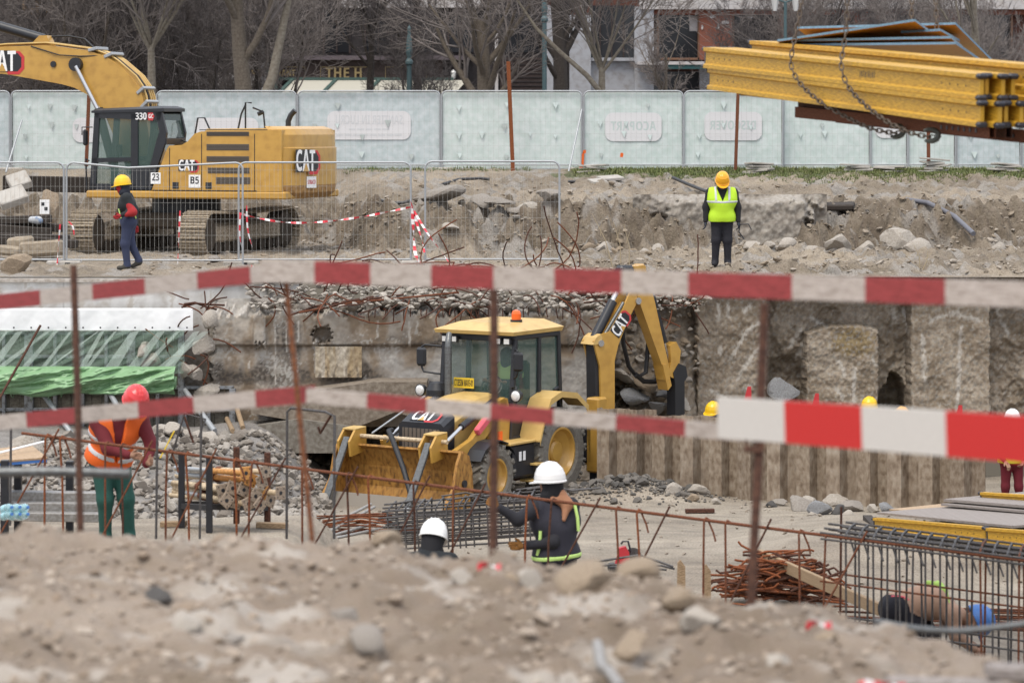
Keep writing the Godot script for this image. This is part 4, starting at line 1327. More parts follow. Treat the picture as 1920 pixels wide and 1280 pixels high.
func build_buildings() -> void:
	var y_floor := 290.0
	# restaurant with a dark timber front
	var r := thing("restaurant_building", "dark timber restaurant front with gold lettered sign and cream awnings", "building")
	slab(486, -140, 1026, y_floor, BD, 8.0, "wall", M.facade_dark, r)
	slab(640, -60, 905, 14, BD - 0.35, 0.3, "pale_cornice", M.facade_pale, r)
	slab(518, 104, 885, 112, BD - 0.6, 0.55, "ledge", M.facade_purple, r)
	slab(506, 112, 830, 148, BD - 0.3, 0.25, "fascia", M.facade_brown, r)
	slab(938, 108, 1022, y_floor, BD - 0.1, 0.08, "shutter", M.facade_brown, r)
	for k in 9:
		slab(940, 112 + k * 8, 1020, 113.6 + k * 8, BD - 0.14, 0.04, "shutter_slat", M.facade_dark, r)
	for k in 5:
		var x := 530.0 + k * 78.0
		var w := slab(x, 24, x + 46, 98, BD - 0.06, 0.05, "window", M.window_dark, r)
		for e in [[x - 3, 22, x, 100], [x + 46, 22, x + 49, 100], [x + 22, 24, x + 24, 98]]:
			slab(e[0], e[1], e[2], e[3], BD - 0.1, 0.03, "window_frame", M.facade_brown, r)
	slab(934, 24, 1010, 98, BD - 0.06, 0.05, "window", M.window_dark, r)
	slab(500, 96, 519, y_floor, BD - 1.0, 0.4, "column", M.green_frame, r)
	slab(490, 74, 498, y_floor, BD - 1.1, 0.15, "downpipe", M.facade_conc, r)
	slab(928, 60, 934, y_floor, BD - 0.2, 0.12, "downpipe", M.facade_pale, r)
	for a in [[502, 125, 572, 149], [600, 125, 700, 149], [722, 125, 800, 149]]:
		for e in [[a[0], a[1], a[2], a[1] + 1], [a[0], a[3] - 1, a[2], a[3]], [a[0], a[1], a[0] + 1, a[3]], [a[2] - 1, a[1], a[2], a[3]]]:
			slab(e[0], e[1], e[2], e[3], BD - 0.34, 0.03, "sign_border", M.gold, r)

	letters("RESTAURANT", 0.26, M.gold, r, Transform3D(Basis.IDENTITY, P(512, 137, BD - 0.36)), 1.75)
	letters("THE H", 0.42, M.gold, r, Transform3D(Basis.IDENTITY, P(645, 137, BD - 0.36)), 1.45)
	# awning: cream cloth between green bars
	for k in 4:
		var x := 518.0 + k * 82.0
		var g := G.new()
		var a := P(x + 30, 150, BD - 0.5)
		var b := P(x + 112, 150, BD - 0.5)
		var c := P(x + 88, 176, BD - 2.2)
		var e := P(x + 4, 176, BD - 2.2)
		g.quad(a, b, c, e)
		part(g, "awning_cloth", M.awning, r)
		g = G.new()
		g.bar(a + Vector3(0, 0.03, 0), e + Vector3(0, 0.03, 0.02), 0.14, 0.08)
		part(g, "awning_bar", M.green_frame, r)
	slab(518, 145, 850, 150, BD - 0.55, 0.1, "awning_rail", M.green_frame, r)
	var lt := P(850, 140, BD - 0.4)
	var lg := G.new()
	lg.lathe([Vector2(0, 0.22), Vector2(0.1, 0.14), Vector2(0.12, 0.1), Vector2(0.08, -0.16), Vector2(0, -0.2)], 6, lt)
	part(lg, "wall_lantern", M.clear_light, r)
	# concrete and brick building
	var c := thing("brick_building", "concrete framed brick building with wide dark windows", "building")
	slab(1022, -140, 2080, y_floor, BD + 0.6, 8.0, "wall", M.brick_dark, c)
	slab(1200, -140, 2080, 17, BD - 0.3, 0.9, "parapet", M.facade_pale, c)
	for a in [[1025, 10, 1042], [1068, 28, 1108], [1190, 12, 1226]]:
		slab(a[0], a[1], a[2], y_floor, BD - 0.2, 0.8, "column", M.facade_conc, c)
	slab(1042, 0, 1068, y_floor, BD + 0.3, 0.4, "recess", M.facade_dark, c)
	slab(1108, 112, 1190, y_floor, BD + 0.2, 0.4, "spandrel", M.facade_conc, c)
	slab(1106, 108, 1192, 114, BD - 0.05, 0.3, "sill", M.facade_conc, c)
	slab(1108, 10, 1190, 108, BD + 0.45, 0.1, "window", M.window_dark, c)
	for x in [1124.0, 1146.0, 1168.0]:
		slab(x, 10, x + 2.5, 108, BD + 0.38, 0.06, "window_frame", M.facade_brown, c)
	for a in [[1226, 17, 2080, 27, "brick_band"], [1312, 27, 1373, 112, "brick_pier"], [1462, 27, 1502, 112, "brick_pier"], [1590, 27, 1650, 112, "brick_pier"], [1740, 27, 1800, 112, "brick_pier"]]:
		slab(a[0], a[1], a[2], a[3], BD, 0.5, a[4], M.brick, c)
	for a in [[1232, 1312], [1373, 1462], [1502, 1590], [1650, 1740], [1800, 1900]]:
		slab(a[0], 27, a[1], 112, BD + 0.5, 0.06, "window", M.window_dark, c)
		for e in [[a[0], 27, a[0] + 4, 112], [a[1] - 3, 27, a[1], 112], [a[0], 108, a[1], 112]]:
			slab(e[0], e[1], e[2], e[3], BD + 0.1, 0.3, "window_frame", M.wood_frame, c)
	slab(1293, 30, 1310, 58, BD + 0.4, 0.05, "blind", M.facade_pale, c)
	for a in [[1330, 28, 1342, 34], [1352, 38, 1368, 46], [1344, 46, 1350, 54], [1315, 46, 1319, 56], [1400, 30, 1412, 35]]:
		var g := G.new()
		var p := P((a[0] + a[2]) / 2.0, (a[1] + a[3]) / 2.0, BD - 0.03)
		var w: float = (a[2] - a[0]) * BD / F / 2
		var h: float = (a[3] - a[1]) * BD / F / 2
		g.prism(poly([-w, -h * 0.4, -w * 0.3, -h, w * 0.8, -h * 0.6, w, h * 0.3, w * 0.2, h, -w * 0.6, h * 0.7]), 0.0, 0.02, Transform3D(Basis.IDENTITY, p))
		part(g, "plaster_patch", M.facade_pale, c)
	slab(1196, 115, 1345, 121, BD - 1.2, 1.3, "canopy", M.facade_pale, c)
	slab(1250, 121, 1345, 129, BD - 1.1, 0.2, "canopy_fascia", M.teal, c)
	slab(1226, 134, 1312, y_floor, BD - 0.02, 0.1, "garage_opening", M.window_dark, c)
	slab(1312, 129, 1480, y_floor, BD - 0.1, 0.4, "lower_wall", M.facade_conc, c)
	slab(1480, 112, 2080, y_floor, BD + 0.1, 0.4, "lower_wall", M.facade_brown, c)
	# dark block behind the brushwood
	var l := thing("dark_house", "dark grey house front hidden behind the brown brushwood", "building")
	slab(-220, -140, 484, y_floor, BD + 6.0, 8.0, "wall", M.facade_dark, l)
	slab(-220, 0, 484, 8, BD + 5.8, 0.15, "string_course", M.facade_purple, l)
	for k in 7:
		slab(-180 + k * 92, 30, -140 + k * 92, 100, BD + 5.9, 0.06, "window", M.window_dark, l)
		slab(-184 + k * 92, 100, -136 + k * 92, 104, BD + 5.75, 0.2, "sill", M.facade_purple, l)
	slab(300, 138, 484, 160, BD + 5.7, 0.2, "plinth", M.facade_pale, l)

func lamp_column(px: float, top: float, d: float, label: String) -> void:
	var t := thing("lamp_post", label, "lamp post")
	var p := P(px, top, d)
	var h := p.y - 0.6
	var g := G.new()
	g.lathe([Vector2(0.16, 0), Vector2(0.16, 0.5), Vector2(0.1, 0.6), Vector2(0.085, 1.0), Vector2(0.08, h - 1.35)], 10, Vector3(p.x, 0.6, p.z))
	part(g, "pole", M.lamp_green, t)
	g = G.new()
	g.lathe([Vector2(0.08, h - 1.35), Vector2(0.13, h - 1.3), Vector2(0.13, h - 1.22), Vector2(0.07, h - 1.12), Vector2(0.11, h - 0.9), Vector2(0.09, h - 0.55), Vector2(0.05, h - 0.3), Vector2(0.06, h - 0.12), Vector2(0.0, h)], 10, Vector3(p.x, 0.6, p.z))
	part(g, "finial", M.lamp_green, t)

func build_lamps() -> void:
	lamp_column(767, 46, 92, "teal cast iron lamp post with a slender finial")
	lamp_column(1021, -30, 98, "teal lamp post running up beside the brown shutter")
	var t := thing("lantern_bracket", "rusty brass candelabra lamp above the excavator boom", "lamp")
	var p := P(71, 20, 90)
	var g := G.new()
	g.tube([Vector3(p.x, 0.6, p.z), Vector3(p.x, p.y - 0.45, p.z)], 0.06, 8)
	part(g, "pole", M.bark_dark, t)
	g = G.new()
	g.lathe([Vector2(0.05, -0.45), Vector2(0.09, -0.3), Vector2(0.06, 0.0), Vector2(0.1, 0.25), Vector2(0.04, 0.5), Vector2(0, 0.7)], 8, p)
	part(g, "stem", M.brass, t)
	for s in [-1.0, 1.0]:
		g = G.new()
		g.tube([p + Vector3(0, -0.2, 0), p + Vector3(s * 0.2, -0.16, 0), p + Vector3(s * 0.3, 0.0, 0), p + Vector3(s * 0.45, 0.04, 0)], 0.03, 6)
		g.tube([p + Vector3(0, 0.05, 0), p + Vector3(s * 0.5, 0.05, 0)], 0.025, 6)
		part(g, "arm", M.brass, t)
		g = G.new()
		g.lathe([Vector2(0, -0.14), Vector2(0.06, -0.05), Vector2(0.07, 0.1), Vector2(0.05, 0.25), Vector2(0, 0.3)], 8, p + Vector3(s * 0.45, 0.08, 0))
		part(g, "lantern", M.brass, t)
	t = thing("street_lantern", "twin white lanterns on a post above the hanging beams", "lamp")
	p = P(1473, 4, 88)
	g = G.new()
	g.tube([Vector3(p.x, 0.6, p.z), p], 0.05, 8)
	part(g, "pole", M.lamp_green, t)
	for s in [-1.0, 1.0]:
		g = G.new()
		g.tube([p, p + Vector3(s * 0.3, 0.1, 0)], 0.03, 6)
		part(g, "arm", M.lamp_green, t)
		g = G.new()
		g.lathe([Vector2(0.06, -0.28), Vector2(0.13, 0.1), Vector2(0.14, 0.12), Vector2(0, 0.3)], 6, p + Vector3(s * 0.33, 0, 0), Basis.IDENTITY, false)
		part(g, "lantern", M.clear_light, t)

# ---------------------------------------------------------------- mesh fences
func fence_panel(a: Vector3, b: Vector3, h: float, label: String, group: String, screen: Material, nv: int, sag := 0.0, wire := 0.0035) -> Node3D:
	var t := thing("mesh_fence", label, "fence", a, group)
	var x := (b - a).normalized()
	var w := a.distance_to(b)
	t.basis = Basis(x, Vector3.UP, x.cross(Vector3.UP))
	var rc := 0.14
	var pts := [Vector3(0, 0, 0), Vector3(0, h - rc, 0)]
	for k in range(1, 5):
		var q := PI / 2 * k / 4.0
		pts.append(Vector3(rc - cos(q) * rc, h - rc + sin(q) * rc, 0))
	pts.append(Vector3(w * 0.35, h - sag, 0))
	pts.append(Vector3(w * 0.6, h - sag * 0.6, 0))
	for k in 5:
		var q := PI / 2 * k / 4.0
		pts.append(Vector3(w - rc + sin(q) * rc, h - rc + cos(q) * rc, 0))
	pts.append(Vector3(w, 0, 0))
	var g := G.new()
	g.tube(pts, 0.021, 7)
	part(g, "frame", M.galv, t)
	g = G.new()
	g.tube([Vector3(0, 0.13, 0), Vector3(w, 0.13, 0)], 0.019, 6)
	part(g, "bottom_rail", M.galv, t)
	g = G.new()
	for k in range(1, nv):
		var xx := w * k / nv
		var top := h - 0.02 - sag * ss(0, 0.35, xx / w) * (1.0 - ss(0.5, 1.0, xx / w))
		g.bar(Vector3(xx, 0.13, 0), Vector3(xx + rng.randf_range(-0.01, 0.01), top, 0), wire, wire)
	for k in 6:
		var yy := 0.3 + (h - 0.45) * k / 5.0
		g.bar(Vector3(0, yy, 0.004), Vector3(w, yy, 0.004), wire, wire)
	var o := part(g, "wire_mesh", M.wire, t)
	o.set_meta("kind", "stuff")
	if screen:
		var v := face_local(w - 0.05, h - 0.06)
		inst(v, "screen_cloth", screen, t, Transform3D(Basis.IDENTITY, Vector3(0.025, 0.03, -0.012)))
	return t

func face_local(w: float, h: float) -> ArrayMesh:
	var g := G.new()
	var nx := 26
	var ny := 12
	var ox := rng.randf() * 500.0
	var f := func(i, j):
		var e := 1.0 if j > 0 and j < ny and i > 0 and i < nx else 0.0
		return Vector3(w * i / nx, h * j / ny, -0.05 - e * (0.008 + nz.get_noise_2d(ox + i * 9.0, j * 9.0) * 0.02))
	for j in ny:
		for i in nx:
			g.quad(f.call(i, j), f.call(i, j + 1), f.call(i + 1, j + 1), f.call(i + 1, j))
	return g.mesh()

func block_foot(at: Vector3, label: String, group: String) -> void:
	var g := G.new()
	g.box(at + Vector3(0, 0.06, 0), Vector3(0.68, 0.13, 0.24), Basis.IDENTITY, 0.03)
	var t := thing("concrete_block", label, "fence foot", Vector3.ZERO, group)
	part(g, "block", M.concrete_plain, t)
	g = G.new()
	g.box(at + Vector3(0.08, 0.06, 0.121), Vector3(0.1, 0.06, 0.006))
	part(g, "slot", M.black_paint, t)

func build_fences() -> void:
	rng.seed = 61
	# the far screened fence
	var runs := [[-170, 17], [20, 290], [293, 555], [558, 825], [828, 1091], [1095, 1281], [1283, 1468], [1470, 1632], [1634, 1702], [1704, 1792], [1795, 1915], [1918, 2080]]
	var names := ["grey screened fence panel at the outer side of the excavator boom", "green screened fence panel with a blank pale print behind the excavator boom", "grey screened fence panel behind the excavator engine deck", "grey screened fence panel with a large pale mirrored notice", "pale green screened fence panel crossed by the tall rusty post", "greenish screened fence panel with a small mirrored logo beside the orange netting", "screened fence panel behind the man in the yellow vest", "plain screened fence panel below the yellow beams", "narrow screened fence panel behind the hanging steel walings", "narrow screened fence panel beside the shortest rusty post", "screened fence panel with stacked slabs at its foot", "screened fence panel at the end of the grass strip"]
	var i := 0
	for r in runs:
		var d0 := 69.6 + (0.35 if i > 6 else 0.0)
		var a := Vector3((r[0] - 960) * d0 / F, 0.70, -d0)
		var b := Vector3((r[1] - 960) * d0 / F, 0.70, -d0)
		var t := fence_panel(a, b, 1.98, names[i], "screened fence panels along the street", M.screen_grey if i in [0, 2, 3, 10] else M.screen, int(a.distance_to(b) / 0.13), 0.0, 0.0032)
		var w := a.distance_to(b)
		# pale printed fields, seen from the back so the writing is mirrored
		var prints := {1: [0.64, 1.0, 1.55, 0.62, ""], 2: [0.5, 1.0, 1.6, 0.62, ""], 3: [0.5, 1.12, 2.1, 0.72, "SANTIER IN LUCRU"], 5: [0.5, 1.08, 1.42, 0.72, "ACOPART"], 6: [0.5, 1.1, 1.45, 0.72, "DISCOVER"], 8: [0.5, 1.1, 0.7, 0.6, ""]}
		if prints.has(i):
			var q: Array = prints[i]
			var g := G.new()
			g.prism(round_rect(q[2], q[3], 0.2), 0.0, 0.002)
			inst(g.mesh(), "print_field", M.print_pale, t, Transform3D(Basis.IDENTITY, Vector3(w * q[0], q[1], -0.046)))
			if q[4]:
				letters(q[4], 0.22, M.print_green if i > 3 else M.print_text, t, Transform3D(Basis.from_scale(Vector3(-1, 1, 1)), Vector3(w * q[0], q[1] + (0.14 if i == 3 else 0.02), -0.042)), q[2] * 0.8)
				if i == 3:
					for row in [[-0.1, 5, 0.17], [-0.24, 8, 0.18]]:
						for e in row[1]:
							var lg := G.new()
							lg.box(Vector3(w * q[0] + (e - row[1] / 2.0 + 0.5) * 0.21, q[1] + row[0], -0.0425), Vector3(row[2], 0.045, 0.002))
							part(lg, "print_word", M.print_text, t)
		# wind flaps cut into the cloth
		if i in [1, 3, 4, 5, 6, 7, 10]:
			for row in [0.33, 0.85, 1.1, 1.58]:
				for k in int(w / 0.62):
					if rng.randf() < 0.6:
						continue
					var fx := 0.4 + k * 0.62 + rng.randf_range(-0.06, 0.06)
					var fl := rng.randf_range(0.07, 0.13)
					if fx > w - 0.3:
						continue
					var g := G.new()
					g.tri(Vector3(-fl * 0.7, fl * 0.8, 0), Vector3(0, -fl * 0.7, 0.03), Vector3(fl * 0.6, fl * 0.8, 0))
					inst(g.mesh(), "wind_flap", M.flap if rng.randf() < 0.35 else M.print_green, t, Transform3D(Basis.IDENTITY, Vector3(fx, row + rng.randf_range(-0.05, 0.05), -0.038)))
		if i > 0:
			block_foot(a + Vector3(-0.02, -0.06, 0.05), "concrete block foot under the screened street fence", "feet of the screened fence")
		i += 1
	for a in [[1312, 1078, 318, 205], [10, 40, 318, 225]]:
		var g := G.new()
		g.tube([P(a[0] if a[0] < 100 else 1066, a[2] + 5, 68.6), P(a[1] if a[1] < 100 else 1091, a[3], 69.5)], 0.024, 7)
		solo(g, "fence_brace", M.galv, "thin galvanised brace leaning on the screened fence", "brace", "braces of the screened fence")
	# rusty steel posts in front of it
	var lab := ["tall rusty steel post standing in front of the green screen", "dark red steel post beside the excavator cab", "rusty steel post behind the man in the yellow vest", "short rusty steel post below the hanging steel walings"]
	var k := 0
	for a in [[953, 115, 962, 320, 0.1], [166, 178, 161, 306, 0.085], [1385, 150, 1379, 326, 0.08], [1741, 200, 1742, 318, 0.085]]:
		var g := G.new()
		var p0 := P(a[2], a[3] + 6, 69.0)
		var p1 := P(a[0], a[1], 69.0)
		g.bar(p0, p1, a[4], a[4] * 0.8, Vector3.BACK, 0.006)
		solo(g, "steel_post", M.rust_bright if k == 0 else M.rust, lab[k], "post")
		k += 1
	# stacked slabs at the foot of the fence
	for a in [[1420, 316, 5], [1610, 318, 4], [1665, 328, 3], [1755, 326, 6], [1885, 322, 4], [1110, 318, 3]]:
		for q in int(a[2]):
			var g := G.new()
			var p := P(a[0] + rng.randf_range(-8, 8), a[1], 68.6)
			p.y = upper_y(p.x, 68.4) + 0.04 + q * 0.055
			g.box(p, Vector3(rng.randf_range(0.45, 0.75), 0.045, 0.4), Basis.from_euler(Vector3(rng.randf_range(-0.06, 0.06), rng.randf_range(-0.5, 0.5), rng.randf_range(-0.1, 0.1))), 0.008)
			solo(g, "paving_slab", M.concrete_plain, "thin grey paving slab stacked at the foot of the screened fence", "slab", "slabs by the screened fence")
	# orange netting at a fence joint
	var t := thing("orange_netting", "scrap of orange netting tied to the fence joint above the grass", "netting")
	for e in [[1093, 296, 0.07, 0.3], [1110, 322, 0.16, 0.09], [1166, 290, 0.09, 0.11], [1096, 284, 0.09, 0.09], [1090, 312, 0.1, 0.06]]:
		var g := G.new()
		var p := P(e[0], e[1], 69.35)
		g.prism(poly([-e[2] / 2, -e[3] / 2, e[2] * 0.3, -e[3] * 0.6, e[2] / 2, e[3] * 0.3, 0.0, e[3] / 2, -e[2] * 0.4, e[3] * 0.3]), 0.0, 0.01, Transform3D(Basis.IDENTITY, p))
		part(g, "scrap", M.hi_orange, t)
	# the open mesh fence in front of the excavator
	var fl := ["open mesh fence panel at the timber pile by the excavator", "bent topped open mesh fence panel in front of the excavator cab", "open mesh fence panel hung with striped tape before the excavator engine", "last open mesh fence panel in front of the broken slabs"]
	k = 0
	for a in [[-190, 492, 119, 492, 54.0], [124, 497, 457, 490, 53.9], [447, 494, 770, 492, 54.1], [797, 492, 1049, 490, 54.2]]:
		var p0 := Vector3((a[0] - 960) * a[4] / F, -0.94, -a[4])
		var p1 := Vector3((a[2] - 960) * a[4] / F, -0.94, -a[4] + (0.25 if k == 1 else 0.0))
		fence_panel(p0, p1, 2.02 + (0.02 if k == 3 else 0.0), fl[k], "open mesh fence panels on the terrace", null, int(p0.distance_to(p1) / 0.085), 0.10 if k == 1 else 0.0, 0.0036)
		k += 1
	for x in [121, 452, 784]:
		var p := P(x, 500, 54.0)
		block_foot(Vector3(p.x, -0.95, p.z + 0.06), "concrete block foot between the open mesh fence panels", "feet of the open mesh fence")

# ---------------------------------------------------------------- machines: x forward, y up, z to the machine's right
func loft(g: G, loops: Array) -> void:
	var n: int = loops[0].size()
	var mid := Vector3.ZERO
	for l in loops:
		for p in l:
			mid += p
	mid /= float(n * loops.size())
	for k in loops.size() - 1:
		for i in n:
			var j := (i + 1) % n
			g.otri(loops[k][i], loops[k][j], loops[k + 1][j], mid)
			g.otri(loops[k][i], loops[k + 1][j], loops[k + 1][i], mid)
	for k in [0, loops.size() - 1]:
		var c := Vector3.ZERO
		for p in loops[k]:
			c += p
		c /= n
		for i in n:
			g.otri(loops[k][i], loops[k][(i + 1) % n], c, mid)

func gx(x: Transform3D) -> G:
	var g := G.new()
	g.t = x
	return g

func cyl_part(x: Transform3D, pts: Array, r: Variant, called: String, m: Material, t: Node3D, sides := 10) -> MeshInstance3D:
	var g := gx(x)
	g.tube(pts, r, sides)
	return part(g, called, m, t)

func box_part(x: Transform3D, at: Vector3, size: Vector3, called: String, m: Material, t: Node3D, bev := 0.01, turn := Basis.IDENTITY) -> MeshInstance3D:
	var g := gx(x)
	g.box(at, size, turn, bev)
	return part(g, called, m, t)

func prism_part(x: Transform3D, p: Array, z0: float, z1: float, called: String, m: Material, t: Node3D) -> MeshInstance3D:
	var g := gx(x)
	g.prism(poly(p), z0, z1)
	return part(g, called, m, t)

func excavator() -> void:
	var t := thing("excavator", "yellow tracked excavator with black cab parked behind the open mesh fence", "excavator", Vector3(-7.06, -0.95, -60.1))
	var f := Vector3(-0.95, 0, -0.31).normalized()
	var U := Transform3D(Basis(f, Vector3.UP, f.cross(Vector3.UP)), Vector3.ZERO)
	var k := Vector3(-0.33, 0, 0.94).normalized()
	var K := Transform3D(Basis(k, Vector3.UP, k.cross(Vector3.UP)), Vector3.ZERO)
	# undercarriage
	var shoe := G.new()
	shoe.box(Vector3(0, 0.012, 0), Vector3(0.192, 0.026, 0.62), Basis.IDENTITY, 0.006)
	shoe.box(Vector3(-0.07, 0.04, 0), Vector3(0.018, 0.035, 0.62))
	shoe.box(Vector3(0.0, 0.035, 0), Vector3(0.016, 0.024, 0.62))
	shoe.box(Vector3(0.07, 0.04, 0), Vector3(0.018, 0.035, 0.62))
	var shoe_m := shoe.mesh()
	for s in [-1.0, 1.0]:
		var tr := Node3D.new()
		tr.name = "track"
		t.add_child(tr, true)
		tr.transform = K * Transform3D(Basis.IDENTITY, Vector3(0, 0, s * 1.3))
		var path := []
		var L := 1.98
		var R := 0.44
		var total := 4.0 * L + TAU * R
		var n := int(total / 0.2)
		for i in n:
			var q := total * i / n
			var p: Vector3
			var nn: Vector3
			if q < 2.0 * L:
				p = Vector3(-L + q, 0.92, 0); nn = Vector3.UP
				p.y -= 0.05 * sin(PI * q / (2 * L)) 
			elif q < 2.0 * L + PI * R:
				var a := (q - 2.0 * L) / R
				nn = Vector3(sin(a), cos(a), 0); p = Vector3(L, 0.48, 0) + nn * R
			elif q < 4.0 * L + PI * R:
				p = Vector3(L - (q - 2.0 * L - PI * R), 0.04, 0); nn = Vector3.DOWN
			else:
				var a := PI + (q - 4.0 * L - PI * R) / R
				nn = Vector3(sin(a), cos(a), 0); p = Vector3(-L, 0.48, 0) + nn * R
			var tang := nn.cross(Vector3.BACK)
			inst(shoe_m, "track_shoe", M.track, tr, Transform3D(Basis(tang, nn, tang.cross(nn)), p))
		var g := G.new()
		g.box(Vector3(0, 0.46, 0), Vector3(3.6, 0.34, 0.36), Basis.IDENTITY, 0.05)
		g.box(Vector3(0, 0.62, -s * 0.1), Vector3(3.0, 0.14, 0.5), Basis(Vector3.RIGHT, s * 0.3), 0.02)
		part(g, "track_frame", M.track, tr)
		for x in [-L, L]:
			g = G.new()
			g.lathe([Vector2(0, -0.2), Vector2(0.3, -0.2), Vector2(0.4, -0.16), Vector2(0.4, 0.16), Vector2(0.3, 0.2), Vector2(0, 0.2)], 18, Vector3(x, 0.48, 0), Basis(Vector3.RIGHT, PI / 2), false)
			part(g, "idler", M.track_dark, tr)
		for i in 8:
			g = G.new()
			g.lathe([Vector2(0, -0.2), Vector2(0.13, -0.2), Vector2(0.11, 0), Vector2(0.13, 0.2), Vector2(0, 0.2)], 12, Vector3(-1.5 + i * 0.43, 0.18, 0), Basis(Vector3.RIGHT, PI / 2), false)
			part(g, "roller", M.track_dark, tr)
	box_part(K, Vector3(0, 0.72, 0), Vector3(2.2, 0.34, 2.4), "car_body", M.track_dark, t, 0.06)
	var g := gx(K)
	g.lathe([Vector2(0, 0.85), Vector2(0.75, 0.85), Vector2(0.75, 1.2), Vector2(0, 1.2)], 20)
	part(g, "slew_ring", M.black_metal, t)
	# upper frame
	box_part(U, Vector3(-0.65, 1.29, -0.9), Vector3(4.6, 0.16, 1.24), "side_skirt", M.cat_yellow, t, 0.03)
	box_part(U, Vector3(-0.65, 1.29, 0.9), Vector3(4.6, 0.16, 1.24), "side_skirt", M.cat_yellow, t, 0.03)
	box_part(U, Vector3(-0.3, 1.28, 0), Vector3(3.8, 0.14, 0.6), "deck", M.black_metal, t)
	# engine housing
	prism_part(U, [0.12, 1.375, -0.24, 2.27, -0.29, 2.33, -0.58, 2.345, -0.72, 2.42, -0.88, 2.585, -1.03, 2.63, -2.86, 2.66, -2.86, 1.375], -1.5, -0.46, "side_housing", M.cat_yellow, t)
	prism_part(U, [-0.2, 1.375, -0.3, 2.3, -0.95, 2.62, -2.86, 2.66, -2.86, 1.375], -0.455, 1.5, "engine_hood", M.cat_yellow, t)
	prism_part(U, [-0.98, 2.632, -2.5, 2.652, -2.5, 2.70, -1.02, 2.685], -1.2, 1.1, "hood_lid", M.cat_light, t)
	box_part(U, Vector3(-1.7, 2.662, -1.35), Vector3(1.55, 0.018, 0.02), "hood_rail", M.black_metal, t, 0.0)
	for e in [-0.30, -1.04, -2.25]:
		box_part(U, Vector3(e, 1.98 if e != -0.3 else 1.83, -1.502), Vector3(0.014, 1.2 if e != -0.3 else 0.9, 0.01), "door_seam", M.black_paint, t, 0.0)
	box_part(U, Vector3(-1.1, 1.385, -1.502), Vector3(2.4, 0.016, 0.01), "door_seam", M.black_paint, t, 0.0)
	for e in [[2.58, 0.09, -1.64, 0.97], [2.30, 0.13, -1.64, 0.97], [2.05, 0.12, -1.64, 0.97], [1.81, 0.12, -1.66, 0.95], [1.60, 0.145, -1.76, 0.78]]:
		g = gx(U)
		g.box(Vector3(e[2], e[0], -1.502), Vector3(e[3], e[1], 0.012))
		var v := part(g, "vent", M.vent, t)
		for q in 4:
			g = gx(U)
			g.box(Vector3(e[2], e[0] + e[1] * (q - 1.5) / 4.4, -1.511), Vector3(e[3] - 0.02, 0.008, 0.008))
			part(g, "louvre", M.grille, v)
	for x in [-0.44, -1.2]:
		box_part(U, Vector3(x, 1.49, -1.503), Vector3(0.14, 0.14, 0.012), "latch", M.black_metal, t, 0.004)
	# counterweight
	var plan := []
	for i in 21:
		var a := -PI / 2 + PI * i / 20.0
		plan.append([-2.55 - 0.6 * pow(absf(cos(a)), 0.75), 1.5 * signf(sin(a)) * pow(absf(sin(a)), 0.62)])
	var loops := []
	for e in [[1.22, 0.16], [1.34, 0.03], [1.5, 0.0], [2.28, 0.0], [2.30, 0.025], [2.56, 0.03], [2.68, 0.09], [2.74, 0.26]]:
		var l := []
		for p in plan:
			var x: float = p[0]
			if x < -2.6:
				x += e[1]
			l.append(Vector3(x - (0.0 if x < -2.6 else -0.02), e[0], p[1] * (1.0 - e[1] * 0.3)))
		loops.append(l)
	g = gx(U)
	loft(g, loops.slice(2))
	part(g, "counterweight", M.cat_yellow, t)
	g = gx(U)
	loft(g, loops.slice(0, 3))
	part(g, "counterweight_base", M.scuffed, t, "scraped brown lower edge of the counterweight")
	# stack, rails, mirrors on the deck
	cyl_part(U, [Vector3(-2.3, 2.62, 0.2), Vector3(-2.3, 2.85, 0.2), Vector3(-2.36, 2.98, 0.2), Vector3(-2.46, 3.08, 0.2)], 0.06, "exhaust", M.black_metal, t)
	for e in [[Vector3(-1.35, 2.68, -0.3), Vector3(-1.42, 3.0, -0.3), Vector3(-1.52, 3.2, -0.3)], [Vector3(-1.52, 2.68, -0.3), Vector3(-1.52, 3.25, -0.3), Vector3(-1.66, 3.24, -0.3)], [Vector3(-1.76, 2.68, 0.2), Vector3(-1.72, 3.05, 0.2), Vector3(-1.56, 3.14, 0.0)], [Vector3(-0.3, 2.36, -0.3), Vector3(-0.36, 2.92, -0.2), Vector3(-0.52, 2.92, -0.2), Vector3(-0.7, 2.55, -0.2)], [Vector3(-0.2, 2.45, -0.7), Vector3(-0.55, 2.3, -0.7)]]:
		cyl_part(U, e, 0.02, "grab_rail", M.black_paint, t, 6)
	cyl_part(U, [Vector3(-1.72, 3.05, 0.2), Vector3(-1.6, 3.0, 0.18)], 0.05, "deck_mirror", M.black_paint, t, 6)
	# cab
	var cab := Node3D.new()
	cab.name = "cab"
	t.add_child(cab, true)
	for z in [[-1.5, -1.43], [-0.56, -0.49]]:
		prism_part(U, [1.57, 1.40, 1.46, 3.02, 1.34, 3.02, 1.43, 1.40], z[0], z[1], "front_pillar", M.black_metal, cab)
		prism_part(U, [0.60, 1.40, 0.60, 3.0, 0.44, 3.0, 0.44, 1.40], z[0], z[1], "centre_pillar", M.black_metal, cab)
		prism_part(U, [0.02, 3.02, -0.12, 3.05, -0.23, 2.6, -0.2, 2.4, 0.12, 1.52, 0.12, 1.40, 0.3, 1.40, 0.0, 2.45, -0.06, 2.62], z[0], z[1], "rear_pillar", M.black_metal, cab)
		prism_part(U, [1.42, 2.92, 1.46, 3.03, -0.12, 3.06, -0.08, 2.86, 0.44, 2.88], z[0], z[1], "top_rail", M.black_metal, cab)
		prism_part(U, [1.51, 1.96, 0.6, 2.0, 0.6, 2.08, 1.51, 2.06], z[0], z[1], "belt_rail", M.black_metal, cab)
